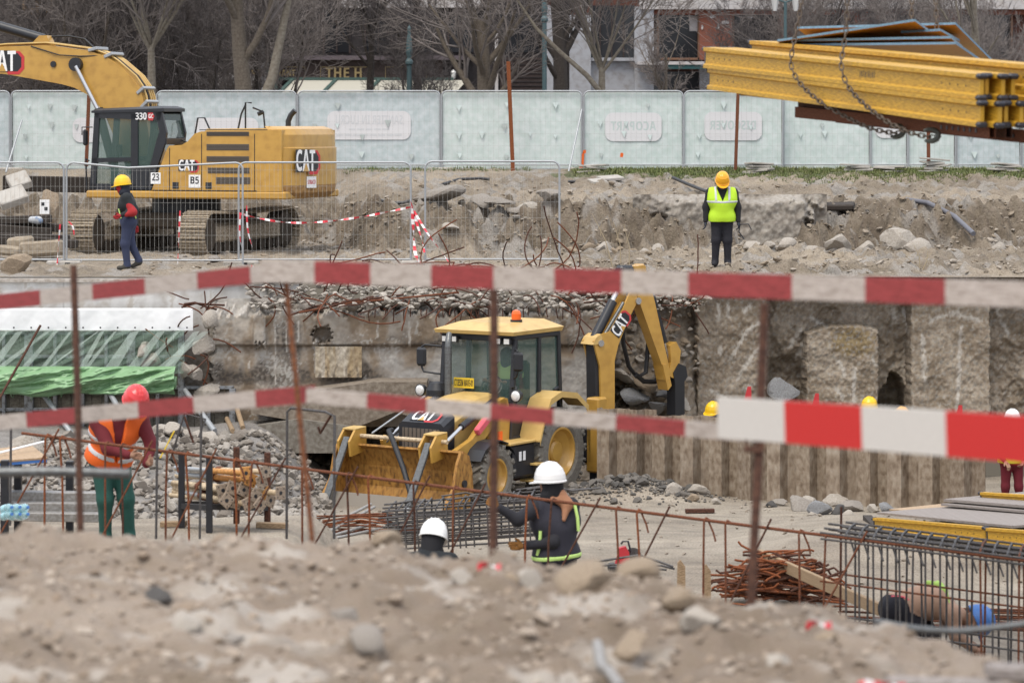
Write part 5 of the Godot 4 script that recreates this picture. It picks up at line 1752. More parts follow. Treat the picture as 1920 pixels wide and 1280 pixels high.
		prism_part(U, [1.56, 1.40, 0.2, 1.40, 0.2, 1.50, 1.55, 1.52], z[0], z[1], "sill", M.black_metal, cab)
		prism_part(U, [0.44, 1.5, 0.24, 1.5, 0.1, 1.9, 0.44, 1.9], z[0], z[1], "rear_panel", M.black_metal, cab)
		prism_part(U, [1.50, 1.5, 1.38, 2.94, 0.0, 2.9, -0.1, 2.6, 0.25, 1.5], z[0] + 0.03, z[0] + 0.036, "side_glass", M.glass, cab)
	g = gx(U)
	loft(g, [[Vector3(1.52, 3.02, -1.52), Vector3(-0.18, 3.05, -1.52), Vector3(-0.18, 3.05, -0.47), Vector3(1.52, 3.02, -0.47)], [Vector3(1.52, 3.07, -1.52), Vector3(-0.18, 3.12, -1.52), Vector3(-0.18, 3.12, -0.47), Vector3(1.52, 3.07, -0.47)], [Vector3(1.36, 3.12, -1.4), Vector3(-0.06, 3.17, -1.4), Vector3(-0.06, 3.17, -0.6), Vector3(1.36, 3.12, -0.6)]])
	part(g, "roof", M.black_metal, cab)
	g = gx(U)
	g.quad(Vector3(1.55, 1.42, -1.43), Vector3(1.44, 3.0, -1.43), Vector3(1.44, 3.0, -0.56), Vector3(1.55, 1.42, -0.56))
	part(g, "windscreen", M.glass, cab)
	g = gx(U)
	g.quad(Vector3(-0.12, 3.0, -1.43), Vector3(-0.2, 2.5, -1.43), Vector3(-0.2, 2.5, -0.56), Vector3(-0.12, 3.0, -0.56))
	part(g, "rear_glass", M.glass, cab)
	box_part(U, Vector3(-0.2, 2.42, -1.0), Vector3(0.05, 0.14, 0.98), "rear_bar", M.black_metal, cab)
	box_part(U, Vector3(0.8, 1.42, -1.0), Vector3(1.4, 0.06, 0.96), "cab_floor", M.black_metal, cab)
	box_part(U, Vector3(0.55, 1.9, -1.0), Vector3(0.5, 0.14, 0.5), "seat", M.seat, cab, 0.05)
	box_part(U, Vector3(0.28, 2.3, -1.0), Vector3(0.14, 0.75, 0.48), "seat_back", M.seat, cab, 0.06, Basis(Vector3.BACK, 0.15))
	for z in [-1.28, -0.72]:
		box_part(U, Vector3(0.75, 2.05, z), Vector3(0.45, 0.1, 0.1), "console", M.black_paint, cab, 0.03)
	cyl_part(U, [Vector3(0.95, 2.05, -1.28), Vector3(1.0, 2.3, -1.28)], 0.025, "joystick", M.black_paint, cab, 6)
	box_part(U, Vector3(1.3, 2.2, -0.65), Vector3(0.08, 0.3, 0.22), "monitor", M.black_paint, cab, 0.02)
	cyl_part(U, [Vector3(1.58, 2.0, -1.5), Vector3(1.66, 2.05, -1.5), Vector3(1.64, 1.4, -1.5)], 0.018, "handrail", M.black_paint, t, 6)
	cyl_part(U, [Vector3(1.5, 2.72, -1.5), Vector3(1.72, 2.72, -1.56), Vector3(1.72, 2.55, -1.56)], 0.014, "mirror_arm", M.black_paint, t, 6)
	box_part(U, Vector3(1.64, 2.5, -1.56), Vector3(0.07, 0.34, 0.16), "mirror", M.black_paint, t, 0.03)
	# boom
	var bp := [0.85, 3.1, 0.9, 3.35, 0.99, 3.57, 1.15, 3.78, 1.36, 3.97, 1.55, 4.12, 1.75, 4.24, 2.18, 4.38, 3.27, 4.52, 4.24, 4.50, 5.9, 4.38, 5.9, 4.02, 4.24, 3.89, 3.5, 3.77, 2.85, 3.66, 2.54, 3.58, 2.25, 3.44, 2.0, 3.24, 1.8, 2.98, 1.45, 2.2, 1.0, 1.62, 0.6, 1.62, 0.55, 1.95, 0.75, 2.5]
	prism_part(U, bp, -0.30, 0.30, "boom", M.cat_yellow, t)
	prism_part(U, [5.9, 4.5, 6.4, 4.9, 6.6, 3.9, 6.3, 2.2, 6.0, 2.2, 5.7, 3.9], -0.24, 0.24, "stick", M.cat_yellow, t)
	for z in [-0.24, -0.14, -0.04, 0.06, 0.16]:
		var pts := []
		for i in range(0, 22, 2):
			var a := Vector2(bp[i], bp[i + 1])
			var b := Vector2(bp[i + 2], bp[i + 3])
			var nn := (b - a).normalized().rotated(PI / 2)
			if nn.x + nn.y * 0.2 > 0.9:
				nn = -nn
			pts.append(Vector3(a.x - 0.03 + (0.0 if i > 6 else -0.03), a.y + 0.055, z))
		cyl_part(U, pts, 0.021, "hydraulic_line", M.cat_light if z != -0.14 else M.hose, t, 6)
	for e in [[0.95, 3.52, 1.15], [1.72, 4.29, 0.65], [2.1, 4.42, 0.4], [0.86, 3.22, 1.3]]:
		box_part(U, Vector3(e[0], e[1], -0.04), Vector3(0.22, 0.07, 0.58), "line_clamp", M.galv, t, 0.01, Basis(Vector3.BACK, -e[2] * 0.6))
	cyl_part(U, [Vector3(2.48, 4.09, -0.42), Vector3(2.48, 4.09, 0.42)], 0.15, "pin", M.black_metal, t, 14)
	cyl_part(U, [Vector3(3.05, 4.1, -0.33), Vector3(3.05, 4.1, 0.33)], 0.07, "pin", M.black_metal, t, 10)
	for z in [-0.40, 0.40]:
		cyl_part(U, [Vector3(2.46, 4.05, z), Vector3(1.88, 3.02, z)], 0.048, "cylinder_rod", M.steel, t, 12)
		cyl_part(U, [Vector3(1.9, 3.05, z), Vector3(1.5, 1.7, z)], 0.095, "boom_cylinder", M.black_metal, t, 12)
		cyl_part(U, [Vector3(1.92, 3.12, z), Vector3(1.84, 2.9, z)], 0.11, "cylinder_gland", M.black_metal, t, 12)
	cyl_part(U, [Vector3(3.42, 4.66, 0), Vector3(5.2, 5.14, 0)], 0.11, "stick_cylinder", M.black_metal, t, 14)
	prism_part(U, [3.2, 4.5, 3.75, 4.5, 3.5, 4.74, 3.32, 4.74], -0.12, 0.12, "cylinder_lug", M.cat_yellow, t)
	cyl_part(U, [Vector3(3.3, 4.72, 0.1), Vector3(2.9, 4.73, 0.1), Vector3(2.5, 4.66, 0.1), Vector3(2.2, 4.44, 0.0)], 0.025, "hose", M.hose, t, 6)
	cyl_part(U, [Vector3(3.6, 4.5, -0.31), Vector3(2.9, 4.3, -0.33), Vector3(2.4, 4.27, -0.32), Vector3(1.9, 4.28, -0.28)], 0.014, "hose", M.hose, t, 6)
	# lettering
	var left := U * Transform3D(Basis(Vector3.LEFT, Vector3.UP, Vector3.FORWARD), Vector3.ZERO)
	badge(t, left * Transform3D(Basis.IDENTITY, Vector3(-4.28, 4.15, 0.302)), 0.78)
	badge(t, left * Transform3D(Basis.IDENTITY, Vector3(0.72, 1.9, 1.502)), 0.40)
	var nr := Vector3(-0.97, 0, -0.24).normalized()
	badge(t, U * Transform3D(Basis(Vector3.UP.cross(nr), Vector3.UP, nr).scaled_local(Vector3(1, 1.05, 1)), Vector3(-3.16, 1.99, -0.86)), 0.74)
	letters("330", 0.15, M.white_paint, t, left * Transform3D(Basis.IDENTITY, Vector3(-0.36, 2.95, 1.506)), 0.26)
	letters("GC", 0.09, M.white_paint, t, left * Transform3D(Basis.IDENTITY, Vector3(-0.13, 2.95, 1.512)), 0.11)
	g = gx(left)
	g.prism(poly([-0.2, 2.87, -0.09, 2.86, -0.05, 2.95, -0.09, 3.03, -0.2, 3.03]), 1.502, 1.507)
	part(g, "model_badge", M.red_paint, t)
	for e in [[-0.02, 1.64, 0.23, 0.24, "23"], [0.88, 1.58, 0.27, 0.27, "B5"]]:
		g = gx(left)
		g.box(Vector3(e[0], e[1], 1.504), Vector3(e[2], e[3], 0.006))
		var lab := part(g, "sticker", M.white_paint, t)
		letters(e[4], 0.15, M.black_paint, lab, left * Transform3D(Basis.IDENTITY, Vector3(e[0], e[1] + 0.02, 1.509)), e[2] * 0.72)
	var st := U * Transform3D(Basis(Vector3.UP.cross(nr), Vector3.UP, nr), Vector3(-3.17, 1.56, -0.62))
	g = gx(st)
	g.box(Vector3(0, 0, 0.004), Vector3(0.34, 0.24, 0.006))
	part(g, "sticker", M.white_paint, t)
	letters("STRACO", 0.09, M.red_paint, t, st * Transform3D(Basis.IDENTITY, Vector3(0, 0, 0.009)), 0.28)

func wheel(t: Node3D, x: Transform3D, at: Vector3, r: float, w: float, rim: float, side: float, lugs: int) -> void:
	var wh := Node3D.new()
	wh.name = "wheel"
	t.add_child(wh, true)
	var b := Basis(Vector3.RIGHT, PI / 2)
	var g := gx(x)
	var h := w / 2.0
	g.lathe([Vector2(rim, -h * 0.8), Vector2(rim + 0.06, -h), Vector2(r - 0.1, -h), Vector2(r - 0.035, -h * 0.82), Vector2(r - 0.02, 0), Vector2(r - 0.035, h * 0.82), Vector2(r - 0.1, h), Vector2(rim + 0.06, h), Vector2(rim, h * 0.8)], 36, at, b)
	for i in lugs:
		for s in [-1.0, 1.0]:
			var a := TAU * (i + (0.25 if s > 0 else -0.25)) / lugs
			var dir := Vector3(cos(a), sin(a), 0)
			var tang := Vector3(-sin(a), cos(a), 0)
			var ax: Vector3 = (Vector3.BACK * s + tang * 0.65).normalized()
			g.box(at + dir * (r - 0.02) + Vector3.BACK * s * h * 0.47 + tang * 0.02, Vector3(0.05, 0.06, w * 0.56), Basis(ax.cross(dir).normalized() * -1.0, dir, ax), 0.008)
			g.box(at + dir * (r - 0.06) + Vector3.BACK * s * h * 0.93, Vector3(0.05, 0.1, 0.05), Basis(tang, dir, tang.cross(dir)), 0.01)
	part(g, "tyre", M.rubber, wh)
	g = gx(x)
	var o := side * h
	g.lathe([Vector2(rim + 0.01, -h * 0.85), Vector2(rim + 0.02, h * 0.85), Vector2(rim - 0.02, h * 0.87), Vector2(rim - 0.05, h * 0.55), Vector2(rim - 0.11, h * 0.35), Vector2(rim * 0.55, h * 0.15), Vector2(0.0, h * 0.12)], 28, at, b if side > 0 else Basis(Vector3.RIGHT, -PI / 2))
	part(g, "rim", M.cat_yellow, wh)
	g = gx(x)
	g.lathe([Vector2(rim * 0.46, 0.0), Vector2(rim * 0.46, h * 0.35), Vector2(rim * 0.38, h * 0.5), Vector2(0, h * 0.52)], 16, at, b if side > 0 else Basis(Vector3.RIGHT, -PI / 2))
	part(g, "hub", M.cat_yellow, wh)

func backhoe() -> void:
	var t := thing("backhoe_loader", "yellow backhoe loader with dirty front bucket and a hydraulic breaker on its rear arm", "backhoe loader", Vector3(0.117, -4.385, -47.1))
	var f := Vector3(-0.55, 0, 0.835).normalized()
	var X := Transform3D(Basis(f, Vector3.UP, f.cross(Vector3.UP)), Vector3.ZERO)
	for s in [-1.0, 1.0]:
		wheel(t, X, Vector3(0.32, 0.73, s * 0.87), 0.74, 0.46, 0.41, s, 18)
		wheel(t, X, Vector3(2.15, 0.51, s * 0.84), 0.52, 0.36, 0.28, s, 16)
	# chassis
	box_part(X, Vector3(0.9, 0.72, 0), Vector3(3.6, 0.4, 0.7), "chassis", M.black_metal, t, 0.03)
	cyl_part(X, [Vector3(2.15, 0.46, -0.8), Vector3(2.15, 0.46, 0.8)], 0.12, "front_axle", M.black_metal, t)
	cyl_part(X, [Vector3(0.32, 0.73, -0.8), Vector3(0.32, 0.73, 0.8)], 0.16, "rear_axle", M.black_metal, t)
	for s in [-1.0, 1.0]:
		box_part(X, Vector3(1.38, 0.70, s * 0.77), Vector3(0.62, 0.56, 0.5), "tank_box", M.black_metal, t, 0.04)
		box_part(X, Vector3(1.42, 1.0, s * 0.80), Vector3(0.9, 0.045, 0.52), "side_plate", M.cat_light, t, 0.01)
		for e in [0.62, 0.34]:
			box_part(X, Vector3(1.1, e, s * 0.98), Vector3(0.24, 0.035, 0.34), "step", M.cat_light, t, 0.006)
		box_part(X, Vector3(1.0, 0.48, s * 1.12), Vector3(0.03, 0.3, 0.03), "step_strut", M.black_metal, t, 0.0)
	box_part(X, Vector3(1.52, 0.78, -1.022), Vector3(0.07, 0.15, 0.008), "sticker", M.white_paint, t, 0.0)
	box_part(X, Vector3(1.40, 0.78, -1.022), Vector3(0.07, 0.15, 0.008), "sticker", M.white_paint, t, 0.0)
	# front wheel guards
	for s in [-1.0, 1.0]:
		var g := gx(X)
		var pts := []
		for i in 7:
			var a := deg_to_rad(30 + i * 22)
			pts.append(Vector2(2.15 + cos(a) * 0.60, 0.51 + sin(a) * 0.58))
		for i in 6:
			var p: Vector2 = pts[i]
			var q: Vector2 = pts[i + 1]
			g.bar(Vector3(p.x, p.y, s * 0.84), Vector3(q.x, q.y, s * 0.84), 0.36, 0.02)
		part(g, "mudguard", M.black_metal, t)
	# hood
	var hood := gx(X)
	var lo := []
	for e in [[1.30, 1.76, 0.44, 0.98], [1.7, 1.74, 0.44, 0.98], [2.3, 1.62, 0.44, 0.95], [2.62, 1.5, 0.43, 0.92]]:
		lo.append([Vector3(e[0], e[3], -e[2]), Vector3(e[0], e[1] - 0.14, -e[2]), Vector3(e[0], e[1] - 0.03, -e[2] + 0.08), Vector3(e[0], e[1], -e[2] + 0.2), Vector3(e[0], e[1], e[2] - 0.2), Vector3(e[0], e[1] - 0.03, e[2] - 0.08), Vector3(e[0], e[1] - 0.14, e[2]), Vector3(e[0], e[3], e[2])])
	loft(hood, lo)
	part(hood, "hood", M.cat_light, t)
	var g := gx(X)
	loft(g, [[Vector3(2.58, 0.9, -0.45), Vector3(2.58, 1.48, -0.45), Vector3(2.58, 1.54, -0.38), Vector3(2.58, 1.54, 0.38), Vector3(2.58, 1.48, 0.45), Vector3(2.58, 0.9, 0.45)], [Vector3(2.88, 0.88, -0.44), Vector3(2.88, 1.34, -0.44), Vector3(2.88, 1.39, -0.38), Vector3(2.88, 1.39, 0.38), Vector3(2.88, 1.34, 0.44), Vector3(2.88, 0.88, 0.44)]])
	part(g, "nose", M.black_metal, t)
	for e in [1.25, 1.05]:
		box_part(X, Vector3(2.885, e - 0.04, 0), Vector3(0.02, 0.17, 0.72), "grille", M.vent, t, 0.0)
	for i in 9:
		box_part(X, Vector3(2.9, 1.11, -0.32 + i * 0.08), Vector3(0.012, 0.38, 0.012), "grille_bar", M.grille, t, 0.0)
	# name badge on the sloping top of the nose
	var up := Vector3(0.48, 0.88, 0).normalized()
	var bx := X * Transform3D(Basis(Vector3.FORWARD, up.cross(Vector3.FORWARD), up), Vector3(2.73, 1.475, 0.02))
	badge(t, bx, 0.46)
	cyl_part(X, [Vector3(1.62, 1.7, 0.34), Vector3(1.62, 2.5, 0.34), Vector3(1.58, 2.62, 0.36), Vector3(1.5, 2.72, 0.4)], [0.06, 0.06, 0.055, 0.05], "exhaust", M.tube_grey, t, 10)
	g = gx(X)
	g.lathe([Vector2(0, 0.2), Vector2(0.14, 0.18), Vector2(0.19, 0.06), Vector2(0.19, -0.1), Vector2(0, -0.1)], 14, Vector3(1.5, 1.72, 0.64))
	part(g, "air_cleaner", M.black_paint, t)
	# cab
	var cab := Node3D.new()
	cab.name = "cab"
	t.add_child(cab, true)
	var zz := 0.70
	for s in [-1.0, 1.0]:
		for e in [[Vector3(1.34, 1.0, s * zz), Vector3(1.18, 2.70, s * zz), 0.085, "front_pillar"], [Vector3(0.5, 1.05, s * (zz + 0.02)), Vector3(0.47, 2.72, s * zz), 0.08, "centre_pillar"], [Vector3(-0.2, 1.3, s * zz), Vector3(-0.12, 2.70, s * zz), 0.085, "rear_pillar"], [Vector3(1.24, 2.68, s * zz), Vector3(-0.14, 2.68, s * zz), 0.09, "roof_rail"], [Vector3(1.34, 1.02, s * zz), Vector3(0.45, 1.02, s * zz), 0.08, "sill"], [Vector3(0.46, 1.05, s * zz), Vector3(-0.05, 1.72, s * zz), 0.06, "door_edge"], [Vector3(0.0, 1.72, s * zz), Vector3(-0.2, 1.78, s * zz), 0.06, "quarter_rail"]]:
			g = gx(X)
			g.bar(e[0], e[1], e[2], e[2], Vector3.BACK, 0.015)
			part(g, e[3], M.black_metal, cab)
		prism_part(X, [1.3, 1.05, 1.16, 2.66, 0.5, 2.68, 0.5, 1.08], s * zz - 0.004, s * zz + 0.004, "door_glass", M.glass, cab)
		prism_part(X, [0.46, 1.12, 0.45, 2.68, -0.12, 2.66, -0.19, 1.78, -0.02, 1.72], s * zz - 0.004, s * zz + 0.004, "quarter_glass", M.glass, cab)
		prism_part(X, [1.34, 1.0, 1.32, 1.3, 0.5, 1.3, 0.5, 1.0], s * zz - 0.012, s * zz - 0.006, "lower_panel", M.black_metal, cab)
	g = gx(X)
	g.quad(Vector3(1.28, 1.62, -0.68), Vector3(1.18, 2.66, -0.68), Vector3(1.18, 2.66, 0.68), Vector3(1.28, 1.62, 0.68))
	part(g, "windscreen", M.glass, cab)
	g = gx(X)
	g.quad(Vector3(-0.19, 1.5, -0.68), Vector3(-0.12, 2.66, -0.68), Vector3(-0.12, 2.66, 0.68), Vector3(-0.19, 1.5, 0.68))
	part(g, "rear_glass", M.glass, cab)
	box_part(X, Vector3(1.3, 1.4, -0.56), Vector3(0.06, 0.5, 0.3), "cowl", M.black_metal, cab)
	box_part(X, Vector3(1.3, 1.4, 0.56), Vector3(0.06, 0.5, 0.3), "cowl", M.black_metal, cab)
	box_part(X, Vector3(1.2, 2.66, 0), Vector3(0.07, 0.1, 1.36), "header", M.black_metal, cab)
	box_part(X, Vector3(-0.12, 2.66, 0), Vector3(0.07, 0.1, 1.36), "header", M.black_metal, cab)
	box_part(X, Vector3(0.55, 1.0, 0), Vector3(1.5, 0.06, 1.36), "cab_floor", M.black_metal, cab)
	box_part(X, Vector3(0.25, 1.48, 0), Vector3(0.46, 0.14, 0.48), "seat", M.seat, cab, 0.05)
	box_part(X, Vector3(0.02, 1.85, 0), Vector3(0.12, 0.7, 0.46), "seat_back", M.seat, cab, 0.05)
	box_part(X, Vector3(0.95, 1.4, 0), Vector3(0.25, 0.7, 0.22), "steering_column", M.black_paint, cab, 0.04)
	g = gx(X)
	var ring := []
	for i in 19:
		var a := TAU * i / 18.0
		ring.append(Vector3(0.85 + sin(a) * 0.1, 1.82 - sin(a) * 0.16, cos(a) * 0.19))
	g.tube(ring, 0.016, 6, false)
	part(g, "steering_wheel", M.black_paint, cab)
	g = gx(X)
	loft(g, [[Vector3(1.36, 2.72, -0.78), Vector3(-0.17, 2.72, -0.76), Vector3(-0.17, 2.72, 0.76), Vector3(1.36, 2.72, 0.78)], [Vector3(1.38, 2.78, -0.80), Vector3(-0.2, 2.79, -0.78), Vector3(-0.2, 2.79, 0.78), Vector3(1.38, 2.78, 0.80)], [Vector3(1.05, 2.90, -0.5), Vector3(0.0, 2.92, -0.5), Vector3(0.0, 2.92, 0.5), Vector3(1.05, 2.90, 0.5)]])
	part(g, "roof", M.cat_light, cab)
	for z in [-0.62, -0.44, 0.44, 0.62]:
		g = gx(X)
		g.box(Vector3(1.28, 2.62, z), Vector3(0.07, 0.11, 0.13), Basis.IDENTITY, 0.015)
		var wl := part(g, "work_light", M.black_paint, cab)
		box_part(X, Vector3(1.32, 2.62, z), Vector3(0.01, 0.085, 0.1), "lens", M.clear_light, wl, 0.0)
	g = gx(X)
	g.lathe([Vector2(0.1, 2.88), Vector2(0.1, 2.94), Vector2(0, 2.94)], 14, Vector3(0.72, 0, -0.42))
	var bc := part(g, "beacon", M.black_paint, cab)
	g = gx(X)
	g.lathe([Vector2(0.08, 2.94), Vector2(0.08, 3.04), Vector2(0.06, 3.09), Vector2(0, 3.11)], 14, Vector3(0.72, 0, -0.42))
	part(g, "amber_dome", M.orange_light, bc)
	# number board in the windscreen
	var nb := X * Transform3D(Basis(Vector3.FORWARD, Vector3.UP, Vector3.RIGHT), Vector3(1.335, 1.90, 0.22))
	g = gx(nb)
	g.box(Vector3(0, 0, 0), Vector3(0.40, 0.17, 0.012))
	part(g, "number_board", M.sign_yellow, t)
	letters("CT IESIM MAVE-01", 0.11, M.black_paint, t, nb * Transform3D(Basis.IDENTITY, Vector3(0, 0, 0.008)), 0.37)
	# mirrors and lamps on brackets
	for s in [-1.0, 1.0]:
		var o: float = 1.08 if s > 0 else 0.86
		cyl_part(X, [Vector3(1.24, 2.48, s * 0.74), Vector3(1.32, 2.50, s * (o - 0.06)), Vector3(1.34, 2.46, s * o)], 0.018, "mirror_arm", M.black_paint, t, 6)
		cyl_part(X, [Vector3(1.28, 2.02, s * 0.74), Vector3(1.33, 2.05, s * (o - 0.04)), Vector3(1.34, 2.14, s * o)], 0.018, "mirror_arm", M.black_paint, t, 6)
		box_part(X, Vector3(1.34, 2.3, s * o), Vector3(0.09, 0.32, 0.2), "mirror", M.black_paint, t, 0.045)
		cyl_part(X, [Vector3(1.32, 1.86, s * 0.72), Vector3(1.4, 1.9, s * 0.86), Vector3(1.42, 1.5, s * 0.88)], 0.02, "lamp_bracket", M.black_paint, t, 6)
		g = gx(X)
		g.lathe([Vector2(0, -0.06), Vector2(0.09, -0.04), Vector2(0.105, 0.05), Vector2(0.09, 0.06)], 12, Vector3(1.42, 1.75, s * (0.9 if s < 0 else 1.02)), Basis(Vector3.BACK, -PI / 2))
		var hl := part(g, "headlight", M.black_paint, t)
		g = gx(X)
		g.lathe([Vector2(0.088, 0.055), Vector2(0.05, 0.075), Vector2(0, 0.08)], 12, Vector3(1.42, 1.75, s * (0.9 if s < 0 else 1.02)), Basis(Vector3.BACK, -PI / 2))
		part(g, "lens", M.clear_light, hl)
	# rear fenders
	for s in [-1.0, 1.0]:
		g = gx(X)
		var pr := [[1.1, 1.0], [0.96, 1.34], [0.76, 1.66], [0.42, 1.76], [-0.05, 1.7], [-0.42, 1.46]]
		var zo: float = s * 1.14
		var zi: float = s * 0.72
		for i in 5:
			var p: Array = pr[i]
			var q: Array = pr[i + 1]
			g.quad(Vector3(p[0], p[1], zi), Vector3(q[0], q[1], zi), Vector3(q[0], q[1], zo), Vector3(p[0], p[1], zo))
			g.quad(Vector3(p[0], p[1] - 0.02, zi), Vector3(q[0], q[1] - 0.02, zi), Vector3(q[0], q[1] - 0.02, zo), Vector3(p[0], p[1] - 0.02, zo))
			g.quad(Vector3(p[0], p[1], zo), Vector3(q[0], q[1], zo), Vector3(q[0], q[1] - 0.1, zo), Vector3(p[0], p[1] - 0.1, zo))
		part(g, "fender", M.cat_light, t)
	# loader tower, arms, cylinders
	for s in [-1.0, 1.0]:
		prism_part(X, [1.25, 0.9, 1.75, 0.9, 1.78, 1.2, 1.62, 1.68, 1.42, 1.70, 1.3, 1.3], s * 0.62 - 0.09, s * 0.62 + 0.09, "loader_tower", M.cat_yellow, t)
		prism_part(X, [1.42, 1.58, 1.50, 1.72, 1.75, 1.66, 2.45, 1.12, 2.9, 0.98, 3.13, 0.55, 3.12, 0.36, 3.0, 0.36, 2.78, 0.72, 2.3, 0.94], s * 0.66 - 0.05, s * 0.66 + 0.05, "loader_arm", M.cat_yellow, t)
		cyl_part(X, [Vector3(1.7, 0.98, s * 0.66), Vector3(2.6, 0.82, s * 0.66)], 0.06, "lift_cylinder", M.black_metal, t)
		cyl_part(X, [Vector3(1.62, 1.66, s * 0.56), Vector3(2.55, 1.32, s * 0.56)], 0.06, "tilt_cylinder", M.black_metal, t)
		cyl_part(X, [Vector3(2.5, 1.34, s * 0.56), Vector3(3.1, 1.06, s * 0.56)], 0.035, "tilt_rod", M.steel, t)
		prism_part(X, [2.95, 0.75, 3.05, 0.72, 3.2, 1.1, 3.1, 1.18, 2.98, 1.1], s * 0.56 - 0.03, s * 0.56 + 0.03, "bell_crank", M.cat_yellow, t)
	g = gx(X)
	g.bar(Vector3(1.75, 1.60, -0.72), Vector3(2.35, 1.22, -0.72), 0.1, 0.13, Vector3.UP, 0.02)
	part(g, "safety_strut", M.pink, t)
	box_part(X, Vector3(1.66, 1.1, -0.72), Vector3(0.12, 0.16, 0.02), "marker_lamp", M.orange_light, t, 0.0)
	var nm := X * Transform3D(Basis(Vector3.LEFT, Vector3.UP, Vector3.FORWARD), Vector3.ZERO)
	letters("432", 0.15, M.white_paint, t, nm * Transform3D(Basis.IDENTITY, Vector3(-1.52, 1.46, 0.714)), 0.27)
	# bucket: open towards the front
	var prof := [Vector2(3.98, 0.06), Vector2(3.5, 0.03), Vector2(3.28, 0.12), Vector2(3.18, 0.36), Vector2(3.2, 0.7), Vector2(3.3, 0.98), Vector2(3.42, 1.04)]
	g = gx(X)
	for i in prof.size() - 1:
		var p: Vector2 = prof[i]
		var q: Vector2 = prof[i + 1]
		g.bar(Vector3(p.x, p.y, 0), Vector3(q.x, q.y, 0), 2.38, 0.035)
	part(g, "bucket_shell", M.bucket_yellow, t)
	for s in [-1.0, 1.0]:
		prism_part(X, [3.98, 0.06, 3.5, 0.03, 3.28, 0.12, 3.18, 0.36, 3.2, 0.7, 3.3, 0.98, 3.52, 1.04, 3.62, 0.86, 3.72, 0.5, 3.98, 0.2], s * 1.2 - 0.025, s * 1.2 + 0.025, "bucket_side", M.bucket_yellow, t)
		g = gx(X)
		g.lathe([Vector2(0, 0), Vector2(0.06, 0), Vector2(0.06, 0.03), Vector2(0, 0.03)], 10, Vector3(3.45, 0.55, s * 1.225), Basis(Vector3.RIGHT, PI / 2 * s))
		part(g, "side_pin", M.black_metal, t)
	box_part(X, Vector3(3.98, 0.055, 0), Vector3(0.26, 0.035, 2.44), "cutting_edge", M.track, t, 0.01, Basis(Vector3.BACK, 0.06))
	box_part(X, Vector3(3.93, 0.19, 0), Vector3(0.045, 0.3, 2.42), "clam_lip", M.blade, t, 0.01, Basis(Vector3.BACK, 0.55))
	cyl_part(X, [Vector3(3.36, 1.17, -0.85), Vector3(3.36, 1.17, 0.95)], 0.035, "fork_rail", M.prop_cream, t)
	# flip-over forks folded against the bucket
	for z in [-0.62, 0.98]:
		prism_part(X, [3.2, 0.92, 3.62, 0.86, 3.66, 1.1, 3.5, 1.28, 3.22, 1.30], z - 0.13, z - 0.09, "fork_hinge", M.cat_yellow, t)
		prism_part(X, [3.2, 0.92, 3.62, 0.86, 3.66, 1.1, 3.5, 1.28, 3.22, 1.30], z + 0.09, z + 0.13, "fork_hinge", M.cat_yellow, t)
		box_part(X, Vector3(3.36, 1.29, z), Vector3(0.3, 0.03, 0.26), "hinge_cap", M.cat_light, t, 0.006, Basis(Vector3.BACK, -0.05))
		g = gx(X)
		g.bar(Vector3(3.55, 1.16, z), Vector3(4.12, 0.22, z), 0.12, 0.06, Vector3.UP, 0.01)
		part(g, "fork", M.tube_grey, t)
		g = gx(X)
		g.bar(Vector3(4.1, 0.26, z), Vector3(4.2, 0.1, z), 0.1, 0.04, Vector3.UP, 0.005)
		part(g, "fork_tip", M.galv, t)
	cyl_part(X, [Vector3(3.1, 1.26, 0.42), Vector3(3.35, 1.28, 0.3), Vector3(3.52, 1.16, 0.1), Vector3(3.78, 0.75, -0.3), Vector3(3.98, 0.4, -0.58)], 0.045, "loose_hose", M.hose, t, 8)
	cyl_part(X, [Vector3(1.9, 1.7, 0.62), Vector3(3.2, 1.2, 0.75)], 0.016, "level_rod", M.galv, t, 6)
	# stabilisers
	for s in [-1.0, 1.0]:
		box_part(X, Vector3(-1.12, 0.88, s * 0.86), Vector3(0.3, 1.28, 0.26), "stabiliser", M.cat_yellow, t, 0.03)
		box_part(X, Vector3(-1.12, 0.18, s * 0.86), Vector3(0.2, 0.36, 0.17), "stabiliser_leg", M.black_metal, t, 0.01)
		box_part(X, Vector3(-1.12, 0.025, s * 0.86), Vector3(0.46, 0.05, 0.4), "stabiliser_pad", M.rust_dark, t, 0.01)
	box_part(X, Vector3(-1.08, 0.75, 0), Vector3(0.22, 0.7, 1.7), "slide_frame", M.black_metal, t, 0.02)
	# rear arm: its own plane, swung towards the machine's left
	var bd := Vector3(-0.93, 0, -0.36).normalized()
	var A := X * Transform3D(Basis(bd, Vector3.UP, bd.cross(Vector3.UP)), Vector3(-1.45, 0, -0.56))
	box_part(A, Vector3(0.1, 0.75, 0), Vector3(0.36, 0.9, 0.34), "swing_post", M.cat_yellow, t, 0.03)
	var bo := [-0.09, 2.46, 0.02, 2.56, 0.3, 2.62, 0.52, 2.93, 0.70, 3.26, 0.84, 3.30, 0.88, 3.12, 0.78, 2.97, 0.63, 2.73, 0.45, 2.37, 0.37, 2.1, 0.37, 1.6, 0.37, 0.39, 0.3, 0.22, 0.18, 0.16, 0.08, 0.26, 0.05, 0.5, 0.08, 1.16, 0.05, 2.01]
	for z in [[-0.17, -0.13], [0.13, 0.17]]:
		prism_part(A, bo, z[0], z[1], "boom_plate", M.cat_yellow, t)
	prism_part(A, [0.1, 1.3, 0.35, 1.3, 0.34, 2.1, 0.43, 2.37, 0.62, 2.75, 0.76, 2.97, 0.72, 3.1, 0.5, 2.8, 0.28, 2.5, 0.1, 2.3], -0.13, 0.13, "boom_box", M.cat_yellow, t)
